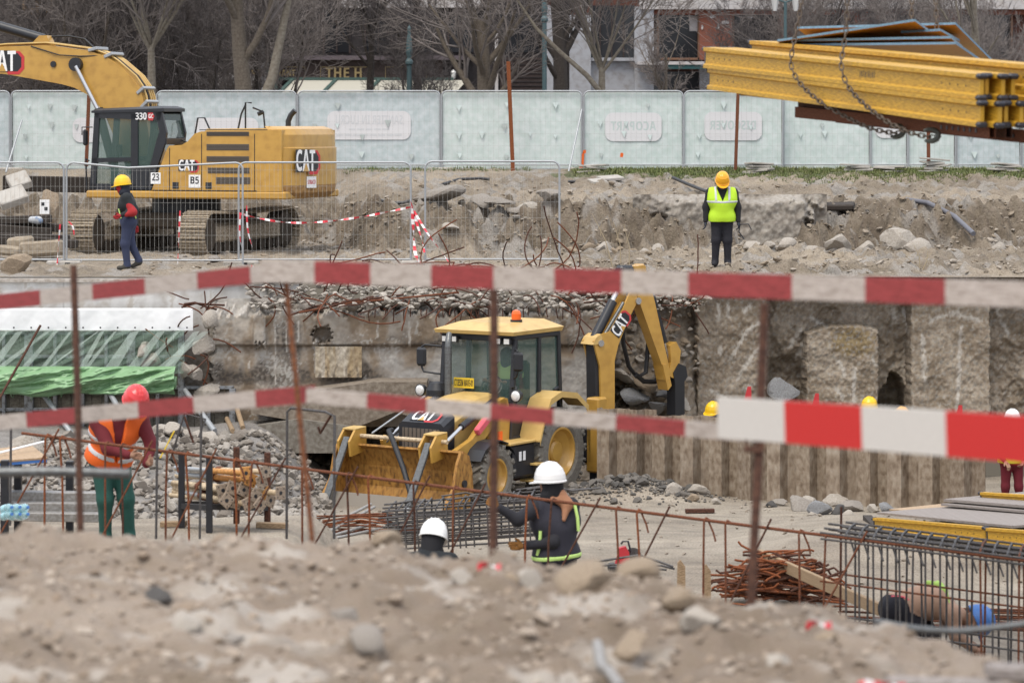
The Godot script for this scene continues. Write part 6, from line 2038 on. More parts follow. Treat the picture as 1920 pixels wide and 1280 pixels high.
	prism_part(A, [0.0, 0.5, 0.08, 0.5, 0.1, 2.3, -0.03, 2.42], -0.128, 0.128, "boom_front", M.black_metal, t)
	prism_part(A, [-0.11, 2.40, -0.04, 2.52, 0.06, 2.58, 0.1, 2.5, 0.0, 2.40], -0.18, 0.18, "boom_collar", M.cat_light, t)
	cyl_part(A, [Vector3(0.06, 2.5, 0), Vector3(0.46, 3.12, 0)], 0.085, "boom_cylinder", M.black_metal, t, 12)
	cyl_part(A, [Vector3(0.44, 3.1, 0), Vector3(0.74, 3.6, 0)], 0.045, "boom_rod", M.steel, t, 10)
	cyl_part(A, [Vector3(0.2, 2.58, 0.12), Vector3(0.6, 3.1, 0.12)], 0.03, "hard_line", M.tube_grey, t, 6)
	for e in [[0.0, 2.42], [0.82, 3.12]]:
		cyl_part(A, [Vector3(e[0] + 0.06, e[1], -0.2), Vector3(e[0] + 0.06, e[1], 0.2)], 0.06, "pin", M.steel, t, 10)
	cyl_part(A, [Vector3(0.24, 0.32, -0.2), Vector3(0.24, 0.32, 0.2)], 0.05, "pin", M.black_metal, t, 10)
	var sk := [0.86, 3.72, 1.08, 3.74, 1.16, 3.5, 1.30, 3.1, 1.52, 2.3, 1.62, 1.95, 1.64, 1.75, 1.52, 1.70, 1.47, 1.95, 1.0, 3.0, 0.88, 3.3]
	prism_part(A, sk, -0.115, 0.115, "stick", M.cat_yellow, t)
	box_part(A, Vector3(0.72, 3.66, 0), Vector3(0.3, 0.16, 0.2), "stick_head", M.black_metal, t, 0.04)
	cyl_part(A, [Vector3(1.32, 3.2, 0), Vector3(1.60, 2.35, 0)], 0.065, "stick_cylinder", M.black_metal, t, 10)
	cyl_part(A, [Vector3(1.58, 2.4, 0), Vector3(1.70, 2.05, 0)], 0.035, "stick_rod", M.steel, t, 8)
	prism_part(A, [1.66, 2.30, 1.80, 2.36, 1.90, 2.2, 1.86, 1.9, 1.74, 1.72, 1.6, 1.78, 1.68, 2.0], -0.10, 0.10, "link", M.cat_yellow, t)
	prism_part(A, [1.46, 1.98, 1.56, 1.98, 1.66, 1.6, 1.58, 1.52], -0.14, 0.14, "bracket", M.cat_yellow, t)
	# breaker
	prism_part(A, [1.72, 1.82, 1.84, 1.98, 2.0, 1.92, 2.04, 1.74, 1.97, 1.66, 1.97, 1.06, 1.76, 1.06, 1.76, 1.62], -0.12, 0.12, "breaker", M.black_paint, t)
	cyl_part(A, [Vector3(1.86, 1.08, 0), Vector3(1.86, 0.62, 0), Vector3(1.86, 0.5, 0)], [0.06, 0.06, 0.01], "chisel", M.tube_grey, t, 8)
	# hoses of the arm
	for z in [-0.2, -0.24]:
		cyl_part(A, [Vector3(0.84, 2.75, z), Vector3(0.86, 2.35, z), Vector3(0.98, 1.95, z), Vector3(1.2, 1.74, z - 0.04), Vector3(1.36, 1.82, z), Vector3(1.4, 2.2, z), Vector3(1.4, 2.6, z + 0.06)], 0.028, "hose", M.hose, t, 7)
	cyl_part(A, [Vector3(1.12, 1.8, -0.2), Vector3(1.35, 1.66, -0.26), Vector3(1.6, 1.64, -0.26), Vector3(1.85, 1.9, -0.16)], 0.045, "hose", M.hose, t, 8)
	cyl_part(A, [Vector3(1.38, 2.9, -0.12), Vector3(1.36, 2.3, -0.13)], 0.018, "hard_line", M.steel, t, 6)
	var bb := A * Transform3D(Basis(Vector3.RIGHT, Vector3.UP, Vector3.BACK), Vector3.ZERO)
	var sgn := -1.0 if (A.basis * Vector3(0, 0, -1)).z > 0 else 1.0
	var ang := atan2(0.55, 0.42)
	var bt := A * Transform3D(Basis(Vector3(cos(ang), sin(ang), 0), Vector3(-sin(ang), cos(ang), 0), Vector3.BACK), Vector3(0.5, 2.72, 0.172))
	if sgn < 0:
		bt = A * Transform3D(Basis(Vector3(-cos(ang), -sin(ang), 0), Vector3(-sin(ang), cos(ang), 0), Vector3(0, 0, -1)), Vector3(0.5, 2.72, -0.172))
	badge(t, bt, 0.40)

# ---------------------------------------------------------------- people: joined capsules meshed as surface nets
# bones: [a, b, radius at a, radius at b, colour]; after: optional change of the field
func blob(out: G, bones: Array, cell: float, k: float, after = null) -> void:
	var lo := Vector3.ONE * 1e9
	var hi := Vector3.ONE * -1e9
	for b in bones:
		var r: float = maxf(b[2], b[3])
		lo = lo.min(b[0] - Vector3.ONE * r).min(b[1] - Vector3.ONE * r)
		hi = hi.max(b[0] + Vector3.ONE * r).max(b[1] + Vector3.ONE * r)
	var pad := k + cell * 2.5
	lo -= Vector3.ONE * pad
	hi += Vector3.ONE * pad
	var nx := int((hi.x - lo.x) / cell) + 2
	var ny := int((hi.y - lo.y) / cell) + 2
	var nzz := int((hi.z - lo.z) / cell) + 2
	var fld := PackedFloat32Array()
	fld.resize(nx * ny * nzz)
	fld.fill(10.0)
	var near := PackedFloat32Array()
	near.resize(nx * ny * nzz)
	near.fill(10.0)
	var who := PackedByteArray()
	who.resize(nx * ny * nzz)
	var sx := 1
	var sy := nx
	var sz := nx * ny
	var bi := 0
	for b in bones:
		var a: Vector3 = b[0]
		var e: Vector3 = b[1] - a
		var ll := maxf(e.length_squared(), 1e-8)
		var ra: float = b[2]
		var rb: float = b[3]
		var r := maxf(ra, rb) + pad
		var l := (a.min(b[1]) - Vector3.ONE * r - lo) / cell
		var h := (a.max(b[1]) + Vector3.ONE * r - lo) / cell
		for z in range(maxi(0, int(l.z)), mini(nzz, int(h.z) + 1)):
			for y in range(maxi(0, int(l.y)), mini(ny, int(h.y) + 1)):
				var row := z * sz + y * sy
				for x in range(maxi(0, int(l.x)), mini(nx, int(h.x) + 1)):
					var p := lo + Vector3(x, y, z) * cell - a
					var t := clampf(p.dot(e) / ll, 0.0, 1.0)
					var d := (p - e * t).length() - lerpf(ra, rb, t)
					var i := row + x
					var f := fld[i]
					if d < near[i]:
						near[i] = d
						who[i] = bi
					if f > 5.0:
						fld[i] = d
					else:
						var q := maxf(k - absf(f - d), 0.0) / k
						fld[i] = minf(f, d) - q * q * k * 0.25
		bi += 1
	if after != null:
		for z in nzz:
			for y in ny:
				for x in nx:
					var i := z * sz + y * sy + x
					if absf(fld[i]) < cell * 4.0 or fld[i] < 0.0:
						fld[i] = after.call(lo + Vector3(x, y, z) * cell, fld[i])
	var vert := {}
	var corners := [0, sx, sy, sx + sy, sz, sx + sz, sy + sz, sx + sy + sz]
	var offs := [Vector3(0, 0, 0), Vector3(1, 0, 0), Vector3(0, 1, 0), Vector3(1, 1, 0), Vector3(0, 0, 1), Vector3(1, 0, 1), Vector3(0, 1, 1), Vector3(1, 1, 1)]
	var edges := [[0, 1], [2, 3], [4, 5], [6, 7], [0, 2], [1, 3], [4, 6], [5, 7], [0, 4], [1, 5], [2, 6], [3, 7]]
	var cells := []
	for z in nzz - 1:
		for y in ny - 1:
			for x in nx - 1:
				var i := z * sz + y * sy + x
				if absf(fld[i]) > cell * 3.0:
					continue
				var neg := 0
				for c in 8:
					if fld[i + corners[c]] < 0.0:
						neg += 1
				if neg == 0 or neg == 8:
					continue
				var s := Vector3.ZERO
				var m := 0
				for e in edges:
					var f0 := fld[i + corners[e[0]]]
					var f1 := fld[i + corners[e[1]]]
					if (f0 < 0.0) != (f1 < 0.0):
						var o0: Vector3 = offs[e[0]]
						s += o0.lerp(offs[e[1]], f0 / (f0 - f1))
						m += 1
				var g0 := Vector3(fld[i + sx] - fld[i] + fld[i + sx + sy + sz] - fld[i + sy + sz], fld[i + sy] - fld[i] + fld[i + sx + sy + sz] - fld[i + sx + sz], fld[i + sz] - fld[i] + fld[i + sx + sy + sz] - fld[i + sx + sy])
				vert[i] = [lo + (Vector3(x, y, z) + s / m) * cell, g0.normalized(), bones[who[i]][4]]
				cells.append(i)
	for i in cells:
		for ax in [[sx, sy, sz], [sy, sz, sx], [sz, sx, sy]]:
			var f0 := fld[i]
			var f1 := fld[i + ax[0]]
			if (f0 < 0.0) == (f1 < 0.0):
				continue
			var b: int = i - ax[1]
			var c: int = i - ax[1] - ax[2]
			var d: int = i - ax[2]
			if not (vert.has(b) and vert.has(c) and vert.has(d)):
				continue
			var q := [vert[i], vert[b], vert[c], vert[d]]
			for tr in [[0, 1, 2], [0, 2, 3]]:
				var va: Array = q[tr[0]]
				var vb: Array = q[tr[1]]
				var vc: Array = q[tr[2]]
				var n: Vector3 = (vc[0] - va[0]).cross(vb[0] - va[0])
				if n.dot(va[1] + vb[1] + vc[1]) < 0.0:
					var sw := vb; vb = vc; vc = sw
				for v in [va, vb, vc]:
					out.v.append(v[0]); out.n.append(v[1]); out.c.append(v[2])

func helmet(t: Node3D, at: Vector3, up: Vector3, fwd: Vector3, m: Material, strap := true) -> void:
	var z := (fwd - up * fwd.dot(up)).normalized()
	var b := Basis(up.cross(z), up, z)
	var g := G.new()
	g.t = Transform3D(b.scaled_local(Vector3(0.92, 1.0, 1.12)), at)
	g.lathe([Vector2(0.146, -0.015), Vector2(0.146, 0.02), Vector2(0.140, 0.06), Vector2(0.122, 0.11), Vector2(0.088, 0.15), Vector2(0.045, 0.172), Vector2(0.0, 0.178)], 20)
	g.lathe([Vector2(0.152, -0.018), Vector2(0.154, -0.006), Vector2(0.144, 0.002), Vector2(0.13, -0.014), Vector2(0.152, -0.018)], 20)
	for x in [-0.035, 0.0, 0.035]:
		g.tube([Vector3(x, 0.11, -0.116 + absf(x) * 0.4), Vector3(x, 0.164, -0.05), Vector3(x, 0.177 - absf(x) * 0.12, 0.01), Vector3(x, 0.16, 0.06), Vector3(x, 0.11, 0.116 - absf(x) * 0.4)], 0.010, 5)
	var pk := PackedVector2Array()
	for i in 11:
		var a := deg_to_rad(20 + 14 * i)
		pk.append(Vector2(cos(a) * 0.15, sin(a) * 0.15))
	for i in 11:
		var a := deg_to_rad(160 - 14 * i)
		pk.append(Vector2(cos(a) * 0.14, 0.04 + sin(a) * 0.165))
	g.prism(pk, -0.004, 0.006, Transform3D(Basis(Vector3.RIGHT, PI / 2 + 0.16), Vector3(0, 0.0, 0)))
	part(g, "helmet", m, t)

func hand(out: G, wrist: Vector3, dir: Vector3, thumb: Vector3, c: Color, curl := 0.5, sc := 1.0) -> void:
	var x := dir.normalized()
	var th := (thumb - x * thumb.dot(x)).normalized()
	var palm := x.cross(th)
	var bones := [[wrist, wrist + x * 0.04 * sc, 0.026 * sc, 0.03 * sc, c], [wrist + x * 0.05 * sc + th * 0.02 * sc, wrist + x * 0.085 * sc + th * 0.026 * sc, 0.02 * sc, 0.014 * sc, c], [wrist + x * 0.05 * sc - th * 0.02 * sc, wrist + x * 0.08 * sc - th * 0.026 * sc, 0.02 * sc, 0.013 * sc, c]]
	var ln := [0.075, 0.085, 0.078, 0.06]
	for i in 4:
		var o: Vector3 = wrist + x * 0.085 * sc + th * (0.03 - i * 0.02) * sc
		var a := curl * 0.9
		var d1 := x * cos(a * 0.6) + palm * sin(a * 0.6)
		var d2 := x * cos(a * 1.9) + palm * sin(a * 1.9)
		var l: float = ln[i] * sc
		bones.append([o, o + d1 * l * 0.5, 0.0105 * sc, 0.0095 * sc, c])
		bones.append([o + d1 * l * 0.5, o + d1 * l * 0.5 + d2 * l * 0.55, 0.0095 * sc, 0.008 * sc, c])
	var tb := wrist + x * 0.035 * sc + th * 0.03 * sc
	var td := (x * 0.7 + th * 0.7 + palm * 0.25 * curl).normalized()
	bones.append([tb, tb + td * 0.035 * sc, 0.013 * sc, 0.011 * sc, c])
	bones.append([tb + td * 0.035 * sc, tb + td * 0.035 * sc + (td + x * 0.6).normalized() * 0.03 * sc, 0.011 * sc, 0.009 * sc, c])
	blob(out, bones, 0.0075, 0.008)

# J: joints in the person's own space (y up, z towards the camera); S: colours and clothes
func human(called: String, label: String, at: Vector3, J: Dictionary, S: Dictionary) -> Node3D:
	var t := thing(called, label, "person", at, S.get("group", ""))
	var top: Color = S.top
	var leg: Color = S.get("legs", top)
	var shoe: Color = S.get("shoes", Color(0.02, 0.02, 0.02))
	var skin := Color(0.40, 0.23, 0.155)
	var hood: Color = S.get("hood", skin)
	var glove: Color = S.get("gloves", skin)
	var w: float = S.get("bulk", 1.0)
	var bones := []
	var hipc: Vector3 = J.hipc
	var chest: Vector3 = J.chest
	var neck: Vector3 = J.neck
	var side: Vector3 = (J.rs - J.ls).normalized()
	var hs: Vector3 = (J.rh - J.lh).normalized()
	bones.append([hipc - hs * 0.07, hipc + hs * 0.07, 0.125 * w, 0.125 * w, leg if not S.has("coat") else top])
	bones.append([hipc + (chest - hipc) * 0.1, chest - (chest - hipc) * 0.25, 0.135 * w, 0.15 * w, top])
	bones.append([chest - side * 0.09 * w, chest + side * 0.09 * w, 0.135 * w, 0.135 * w, top])
	bones.append([chest, neck, 0.11 * w, 0.07, top])
	for s in [["l", -1.0], ["r", 1.0]]:
		var sh: Vector3 = J[s[0] + "s"]
		var el: Vector3 = J[s[0] + "e"]
		var wr: Vector3 = J[s[0] + "w"]
		bones.append([chest + side * s[1] * 0.1 + (neck - chest) * 0.5, sh, 0.085 * w, 0.075 * w, top])
		bones.append([sh, el, 0.072 * w, 0.055 * w, S.get("sleeves", top)])
		bones.append([el, wr, 0.053 * w, 0.038 * w, S.get("sleeves", top)])
		var hp: Vector3 = J[s[0] + "h"]
		var kn: Vector3 = J[s[0] + "k"]
		var an: Vector3 = J[s[0] + "a"]
		var to: Vector3 = J[s[0] + "t"]
		bones.append([hp, kn, 0.098 * w, 0.07 * w, leg])
		bones.append([kn, an, 0.068 * w, 0.052 * w, leg])
		bones.append([an, an + Vector3(0, -0.03, 0), 0.05, 0.05, shoe])
		bones.append([an + Vector3(0, -0.05, 0), to, 0.045, 0.04, shoe])
	var head: Vector3 = J.head
	bones.append([neck, head, 0.062, 0.06, hood if S.has("hood") else skin])
	var g := G.new()
	blob(g, bones, S.get("cell", 0.018), 0.05)
	# head
	var up: Vector3 = J.get("up", Vector3.UP).normalized()
	var fw: Vector3 = J.face
	fw = (fw - up * fw.dot(up)).normalized()
	var rt := up.cross(fw)
	var hb := [[head + up * 0.03, head + up * 0.05 - fw * 0.02, 0.092, 0.09, hood], [head - up * 0.06 + fw * 0.03, head + up * 0.02 + fw * 0.03, 0.062, 0.075, skin], [head - up * 0.085 + fw * 0.065, head - up * 0.08 + fw * 0.05, 0.022, 0.035, skin], [head - up * 0.015 + fw * 0.105, head + up * 0.015 + fw * 0.095, 0.014, 0.009, skin], [head - up * 0.052 + fw * 0.094 - rt * 0.018, head - up * 0.052 + fw * 0.094 + rt * 0.018, 0.009, 0.009, Color(0.30, 0.12, 0.09)], [head - rt * 0.03 + up * 0.025 + fw * 0.092, head - rt * 0.034 + up * 0.025 + fw * 0.092, 0.010, 0.010, Color(0.05, 0.04, 0.035)], [head + rt * 0.03 + up * 0.025 + fw * 0.092, head + rt * 0.034 + up * 0.025 + fw * 0.092, 0.010, 0.010, Color(0.05, 0.04, 0.035)]]
	for s in [-1.0, 1.0]:
		hb.append([head + rt * s * 0.09 - up * 0.02, head + rt * s * 0.093 + up * 0.015, 0.016, 0.02, hood])
	if S.has("mask"):
		hb.append([head - up * 0.06 + fw * 0.045, head - up * 0.01 + fw * 0.06, 0.066, 0.066, S.mask])
	if S.has("hood"):
		hb.append([head + up * 0.03 - fw * 0.03, head - up * 0.12 - fw * 0.03, 0.105, 0.1, hood])
		hb.append([head - up * 0.1 + rt * 0.05 + fw * 0.01, head - up * 0.1 - rt * 0.05 + fw * 0.01, 0.075, 0.075, hood])
	blob(g, hb, 0.0095, 0.02)
	# hands
	for s in ["l", "r"]:
		var wr: Vector3 = J[s + "w"]
		var dir: Vector3 = J.get(s + "d", (wr - J[s + "e"]).normalized())
		hand(g, wr + dir * 0.015, dir, J.get(s + "u", J.face), glove, J.get(s + "c", 0.6), 1.05)
	part(g, "body", M.cloth, t)
	if S.has("helmet"):
		helmet(t, head + up * 0.055, (up + fw * J.get("tip", 0.0)).normalized(), fw, S.helmet)
	# vest: the trunk a little larger, cut at hem, armholes and neck
	if S.has("vest"):
		var ax := (neck - hipc).normalized()
		var front := side.cross(ax).normalized()
		if front.dot(fw) < 0.0:
			front = -front
		var hem: float = S.get("hem", -0.13)
		var tall := (neck - hipc).length()
		var vb := []
		for i in 4:
			var fat := 0.045 if i < 2 else 0.02
			vb.append([bones[i][0], bones[i][1], bones[i][2] + fat, bones[i][3] + fat, Color(1, 1, 1)])
		vb.append([hipc - hs * 0.07 - ax * 0.12, hipc + hs * 0.07 - ax * 0.12, 0.13 * w + 0.02, 0.13 * w + 0.02, Color(1, 1, 1)])
		vb.append([bones[4][0], bones[4][1].lerp(bones[4][0], 0.25), 0.105 * w, 0.095 * w, Color(1, 1, 1)])
		vb.append([bones[11][0], bones[11][1].lerp(bones[11][0], 0.25), 0.105 * w, 0.095 * w, Color(1, 1, 1)])
		var v_deep: float = S.get("neckline", 0.30)
		var cut := func(p: Vector3, f: float) -> float:
			var q: Vector3 = p - hipc
			var h := q.dot(ax)
			var sd := q.dot(side)
			var fr := q.dot(front)
			f = maxf(f, hem - h)
			f = maxf(f, 0.072 - (p - neck - ax * 0.02).length())
			var open: float = (h - (tall - v_deep)) * S.get("open", 0.42)
			if fr > -0.02 and open > 0.0:
				f = maxf(f, open - absf(sd))
			return f
		var vg := G.new()
		blob(vg, vb, 0.015, 0.05, cut)
		part(vg, "vest", S.vest, t)
		if S.has("strip"):
			for band in S.get("bands", [[0.16, 0.21]]):
				var sb := []
				for b in vb:
					sb.append([b[0], b[1], b[2] + 0.006, b[3] + 0.006, b[4]])
				var bandcut := func(p: Vector3, f: float) -> float:
					var h: float = (p - hipc).dot(ax)
					f = maxf(f, maxf(band[0] - h, h - band[1]))
					var open: float = (h - (tall - v_deep)) * S.get("open", 0.42)
					if (p - hipc).dot(front) > -0.02 and open > 0.0:
						f = maxf(f, open + 0.012 - absf((p - hipc).dot(side)))
					return f
				var bg := G.new()
				blob(bg, sb, 0.014, 0.05, bandcut)
				part(bg, "reflective_band", S.strip, t)
			if S.get("braces", false):
				for s in [-1.0, 1.0]:
					var sb := []
					for b in vb:
						sb.append([b[0], b[1], b[2] + 0.007, b[3] + 0.007, b[4]])
					var lo: float = S.get("bands", [[0.16, 0.21]])[0][1]
					var bc := func(p: Vector3, f: float) -> float:
						var q: Vector3 = p - hipc
						var h := q.dot(ax)
						f = maxf(f, lo - h)
						f = maxf(f, absf(q.dot(side) * s - 0.125 - (h - lo) * 0.03) - 0.024)
						return maxf(f, 0.08 - (p - neck - ax * 0.02).length())
					var bg := G.new()
					blob(bg, sb, 0.014, 0.05, bc)
					part(bg, "reflective_brace", S.strip, t)
	return t

func V(x: float, y: float, z: float) -> Vector3:
	return Vector3(x, y, z)

func build_people() -> void:
	# man in the yellow vest, head bowed, facing the camera
	var p := P(1354, 0, 53.0)
	p.y = upper_y(p.x, 53.0)
	var navy := Color(0.018, 0.019, 0.026)
	var t := human("person", "man in bright yellow vest, black jacket and amber helmet looking down at the ground", p, {"hipc": V(0, 0.93, 0), "chest": V(0, 1.27, 0.01), "neck": V(0, 1.50, 0.03), "head": V(0, 1.60, 0.10), "face": V(0.03, -0.75, 1), "up": V(0, 0.85, 0.55), "tip": 0.0,
		"ls": V(-0.215, 1.40, 0), "le": V(-0.30, 1.13, -0.01), "lw": V(-0.315, 0.87, 0.04), "rs": V(0.215, 1.40, 0), "re": V(0.30, 1.13, -0.01), "rw": V(0.31, 0.87, 0.05),
		"lh": V(-0.095, 0.90, 0), "lk": V(-0.115, 0.50, 0.03), "la": V(-0.13, 0.10, 0), "lt": V(-0.17, 0.05, 0.15), "rh": V(0.095, 0.90, 0), "rk": V(0.105, 0.50, 0.03), "ra": V(0.11, 0.10, 0), "rt": V(0.12, 0.05, 0.16)},
		{"top": Color(0.012, 0.012, 0.016), "legs": navy, "shoes": Color(0.02, 0.02, 0.028), "gloves": Color(0.03, 0.035, 0.05), "helmet": M.helmet_amber, "vest": M.hi_yellow, "strip": M.reflect, "bands": [[0.29, 0.335]], "braces": true, "hem": -0.07, "neckline": 0.25, "bulk": 1.25})
	var g := G.new()
	var o := p + V(0.34, 0.80, 0.06)
	g.tube([o + V(-0.03, -0.06, 0), o, o + V(0.16, 0.01, 0), o + V(0.22, -0.10, 0)], 0.012, 6)
	g.tube([o, o + V(-0.02, -0.14, 0), o + V(0.08, -0.28, 0.02)], 0.014, 6)
	solo(g, "tying_tool", M.black_paint, "dark hand tool held by the man in the yellow vest", "tool")
	# worker walking to the left past the excavator
	p = P(237, 0, 52.4)
	p.y = upper_y(p.x, 52.4)
	human("person", "worker in dark jacket with red sleeves, blue trousers and yellow helmet walking past the excavator", p, {"hipc": V(0.04, 0.92, 0), "chest": V(0.0, 1.24, 0), "neck": V(-0.03, 1.46, 0), "head": V(-0.075, 1.565, 0.0), "face": V(-1, -0.18, 0.25), "up": V(-0.1, 1, 0),
		"ls": V(0.02, 1.37, 0.20), "le": V(0.14, 1.12, 0.26), "lw": V(-0.04, 1.05, 0.30), "rs": V(0.0, 1.37, -0.18), "re": V(0.13, 1.12, -0.22), "rw": V(0.15, 0.86, -0.2),
		"lh": V(0.04, 0.90, 0.09), "lk": V(-0.02, 0.50, 0.1), "la": V(0.02, 0.10, 0.08), "lt": V(-0.14, 0.045, 0.09), "rh": V(0.04, 0.90, -0.09), "rk": V(0.06, 0.50, -0.08), "ra": V(0.22, 0.18, -0.08), "rt": V(0.10, 0.07, -0.07)},
		{"top": Color(0.022, 0.024, 0.03), "sleeves": Color(0.022, 0.024, 0.03), "legs": Color(0.045, 0.055, 0.115), "shoes": Color(0.07, 0.065, 0.055), "gloves": Color(0.42, 0.03, 0.035), "mask": Color(0.48, 0.025, 0.03), "hood": Color(0.02, 0.024, 0.04), "helmet": M.helmet_yellow, "bulk": 1.2})
	t = get_child(get_child_count() - 1)
	for e in [[V(0.06, 1.20, 0.27), V(0.13, 1.10, 0.28), 0.085, 0.075], [V(0.14, 1.11, 0.28), V(0.0, 1.06, 0.31), 0.07, 0.055]]:
		pass
	g = G.new()
	blob(g, [[V(0.075, 1.24, 0.24), V(0.15, 1.10, 0.27), 0.07, 0.078, Color(0.45, 0.028, 0.032)], [V(0.15, 1.10, 0.27), V(0.02, 1.06, 0.29), 0.078, 0.05, Color(0.45, 0.028, 0.032)]], 0.012, 0.04)
	part(g, "red_sleeve", M.cloth, t)
	for e in [[V(-0.13, 1.16, 0.16), V(-0.08, 0.98, 0.18)], [V(0.19, 0.98, 0.12), V(0.15, 1.12, 0.2)]]:
		g = G.new()
		g.bar(e[0], e[1], 0.02, 0.035, Vector3.BACK)
		part(g, "reflective_piping", M.lime, t)
	# worker in the orange vest, bent over his hands
	p = P(222, 0, 28.9)
	p.y = 1.75 - 4.34
	var maroon := Color(0.165, 0.018, 0.026)
	human("person", "worker in orange vest over maroon sweater with red helmet and green trousers", p, {"hipc": V(-0.10, 0.92, 0.0), "chest": V(-0.02, 1.22, 0.08), "neck": V(0.10, 1.40, 0.18), "head": V(0.20, 1.475, 0.24), "face": V(0.45, -0.9, 0.8), "up": V(0.25, 0.9, 0.5), "tip": 0.05,
		"ls": V(-0.18, 1.31, 0.22), "le": V(-0.06, 1.04, 0.34), "lw": V(0.15, 0.98, 0.40), "ld": V(1, -0.05, 0.15), "lu": V(0, 1, 0.2), "rs": V(0.22, 1.31, 0.0), "re": V(0.36, 1.06, 0.14), "rw": V(0.33, 0.88, 0.32), "rd": V(0.5, 0.25, 0.6), "ru": V(0.2, 1, 0),
		"lh": V(-0.18, 0.88, 0.04), "lk": V(-0.13, 0.48, 0.08), "la": V(-0.14, 0.10, 0.0), "lt": V(-0.08, 0.05, 0.14), "rh": V(0.0, 0.88, -0.04), "rk": V(0.08, 0.48, 0.02), "ra": V(0.10, 0.10, -0.06), "rt": V(0.18, 0.05, 0.08)},
		{"top": maroon, "legs": Color(0.022, 0.10, 0.082), "shoes": Color(0.05, 0.04, 0.03), "helmet": M.helmet_red, "vest": M.hi_orange, "strip": M.reflect, "bands": [[0.05, 0.10], [0.20, 0.25]], "hem": -0.06, "neckline": 0.52, "open": 0.16, "bulk": 1.18, "cell": 0.014, "coat": true})
	t = get_child(get_child_count() - 1)
	g = G.new()
	g.bar(P(300, 858, 28.4), P(326, 808, 28.4), 0.012, 0.045, Vector3.BACK)
	solo(g, "folding_rule", M.sign_yellow, "yellow folding rule held by the worker in the orange vest", "rule")
	# worker with the white helmet seen from behind, reaching up to the bar
	p = P(1032, 0, 27.3)
	p.y = 1.75 - 5.10
	human("person", "worker in dark vest with lime edging, brown scarf and white helmet gripping the long bar", p, {"hipc": V(0.06, 0.90, 0), "chest": V(0.05, 1.23, -0.01), "neck": V(0.02, 1.46, 0.0), "head": V(0.0, 1.585, 0.02), "face": V(-0.9, -0.1, -0.5), "up": V(-0.05, 1, 0),
		"ls": V(-0.15, 1.37, 0.10), "le": V(-0.32, 1.28, 0.26), "lw": V(-0.50, 1.40, 0.28), "lc": 1.2, "ld": V(-0.6, 0.4, 0.1), "lu": V(0, 1, 0), "rs": V(0.20, 1.37, -0.05), "re": V(0.02, 1.05, 0.18), "rw": V(-0.24, 1.01, 0.16), "rd": V(-1, 0, 0), "ru": V(0, 1, 0),
		"lh": V(-0.03, 0.88, 0.04), "lk": V(-0.05, 0.48, 0.0), "la": V(-0.05, 0.10, 0.0), "lt": V(-0.16, 0.05, -0.08), "rh": V(0.15, 0.88, -0.04), "rk": V(0.17, 0.48, 0.0), "ra": V(0.18, 0.10, 0.0), "rt": V(0.08, 0.05, -0.1)},
		{"top": Color(0.020, 0.020, 0.028), "legs": Color(0.04, 0.04, 0.065), "hood": Color(0.010, 0.010, 0.015), "gloves": Color(0.30, 0.13, 0.03), "helmet": M.helmet_white, "vest": M.cloth_vest, "strip": M.lime, "bands": [[-0.03, 0.015]], "hem": -0.05, "bulk": 1.08, "cell": 0.014})
	t = get_child(get_child_count() - 1)
	g = G.new()
	blob(g, [[V(0.10, 1.50, 0.06), V(0.16, 1.40, 0.08), 0.06, 0.06, Color(0.42, 0.20, 0.11)], [V(0.02, 1.47, 0.11), V(0.16, 1.42, 0.08), 0.035, 0.055, Color(0.42, 0.20, 0.11)], [V(0.16, 1.40, 0.10), V(0.13, 1.27, 0.17), 0.05, 0.02, Color(0.42, 0.20, 0.11)]], 0.01, 0.03)
	part(g, "scarf", M.cloth, t)
	for e in [[V(0.235, 1.42, 0.08), V(0.275, 1.15, 0.10)], [V(-0.10, 1.16, 0.17), V(-0.13, 0.92, 0.15)]]:
		g = G.new()
		g.tube([e[0], (e[0] + e[1]) / 2 + V(0.01, 0, 0.02), e[1]], 0.018, 6)
		part(g, "lime_edging", M.lime, t)
	g = G.new()
	g.tube([P(975, 965, 27.1), P(983, 996, 27.1)], 0.008, 5)
	solo(g, "tie_wire", M.galv, "short pale wire held by the worker with the scarf", "wire")
	# second white helmet: bent forward, back of the neck towards the camera
	p = P(806, 0, 26.3)
	p.y = 1.75 - 5.34
	human("person", "bent worker whose white helmet shows just above the near earth bank", p, {"hipc": V(-0.02, 0.86, 0.1), "chest": V(-0.02, 1.15, -0.04), "neck": V(-0.01, 1.30, -0.14), "head": V(0.02, 1.38, -0.22), "face": V(0.15, -0.6, -1), "up": V(0.12, 0.85, -0.35),
		"ls": V(-0.21, 1.22, -0.06), "le": V(-0.28, 0.95, -0.2), "lw": V(-0.2, 0.85, -0.42), "rs": V(0.19, 1.22, -0.06), "re": V(0.28, 0.95, -0.2), "rw": V(0.2, 0.85, -0.42),
		"lh": V(-0.1, 0.84, 0.1), "lk": V(-0.12, 0.46, 0.0), "la": V(-0.12, 0.10, 0.08), "lt": V(-0.12, 0.05, -0.08), "rh": V(0.08, 0.84, 0.1), "rk": V(0.1, 0.46, 0.0), "ra": V(0.1, 0.10, 0.08), "rt": V(0.1, 0.05, -0.08)},
		{"top": Color(0.015, 0.016, 0.022), "legs": Color(0.04, 0.04, 0.06), "hood": Color(0.012, 0.012, 0.016), "gloves": Color(0.3, 0.14, 0.04), "helmet": M.helmet_white, "bulk": 1.05, "cell": 0.016})
	# crouching worker behind the stirrups, bare back
	p = P(1745, 0, 27.0)
	p.y = 1.75 - 5.10
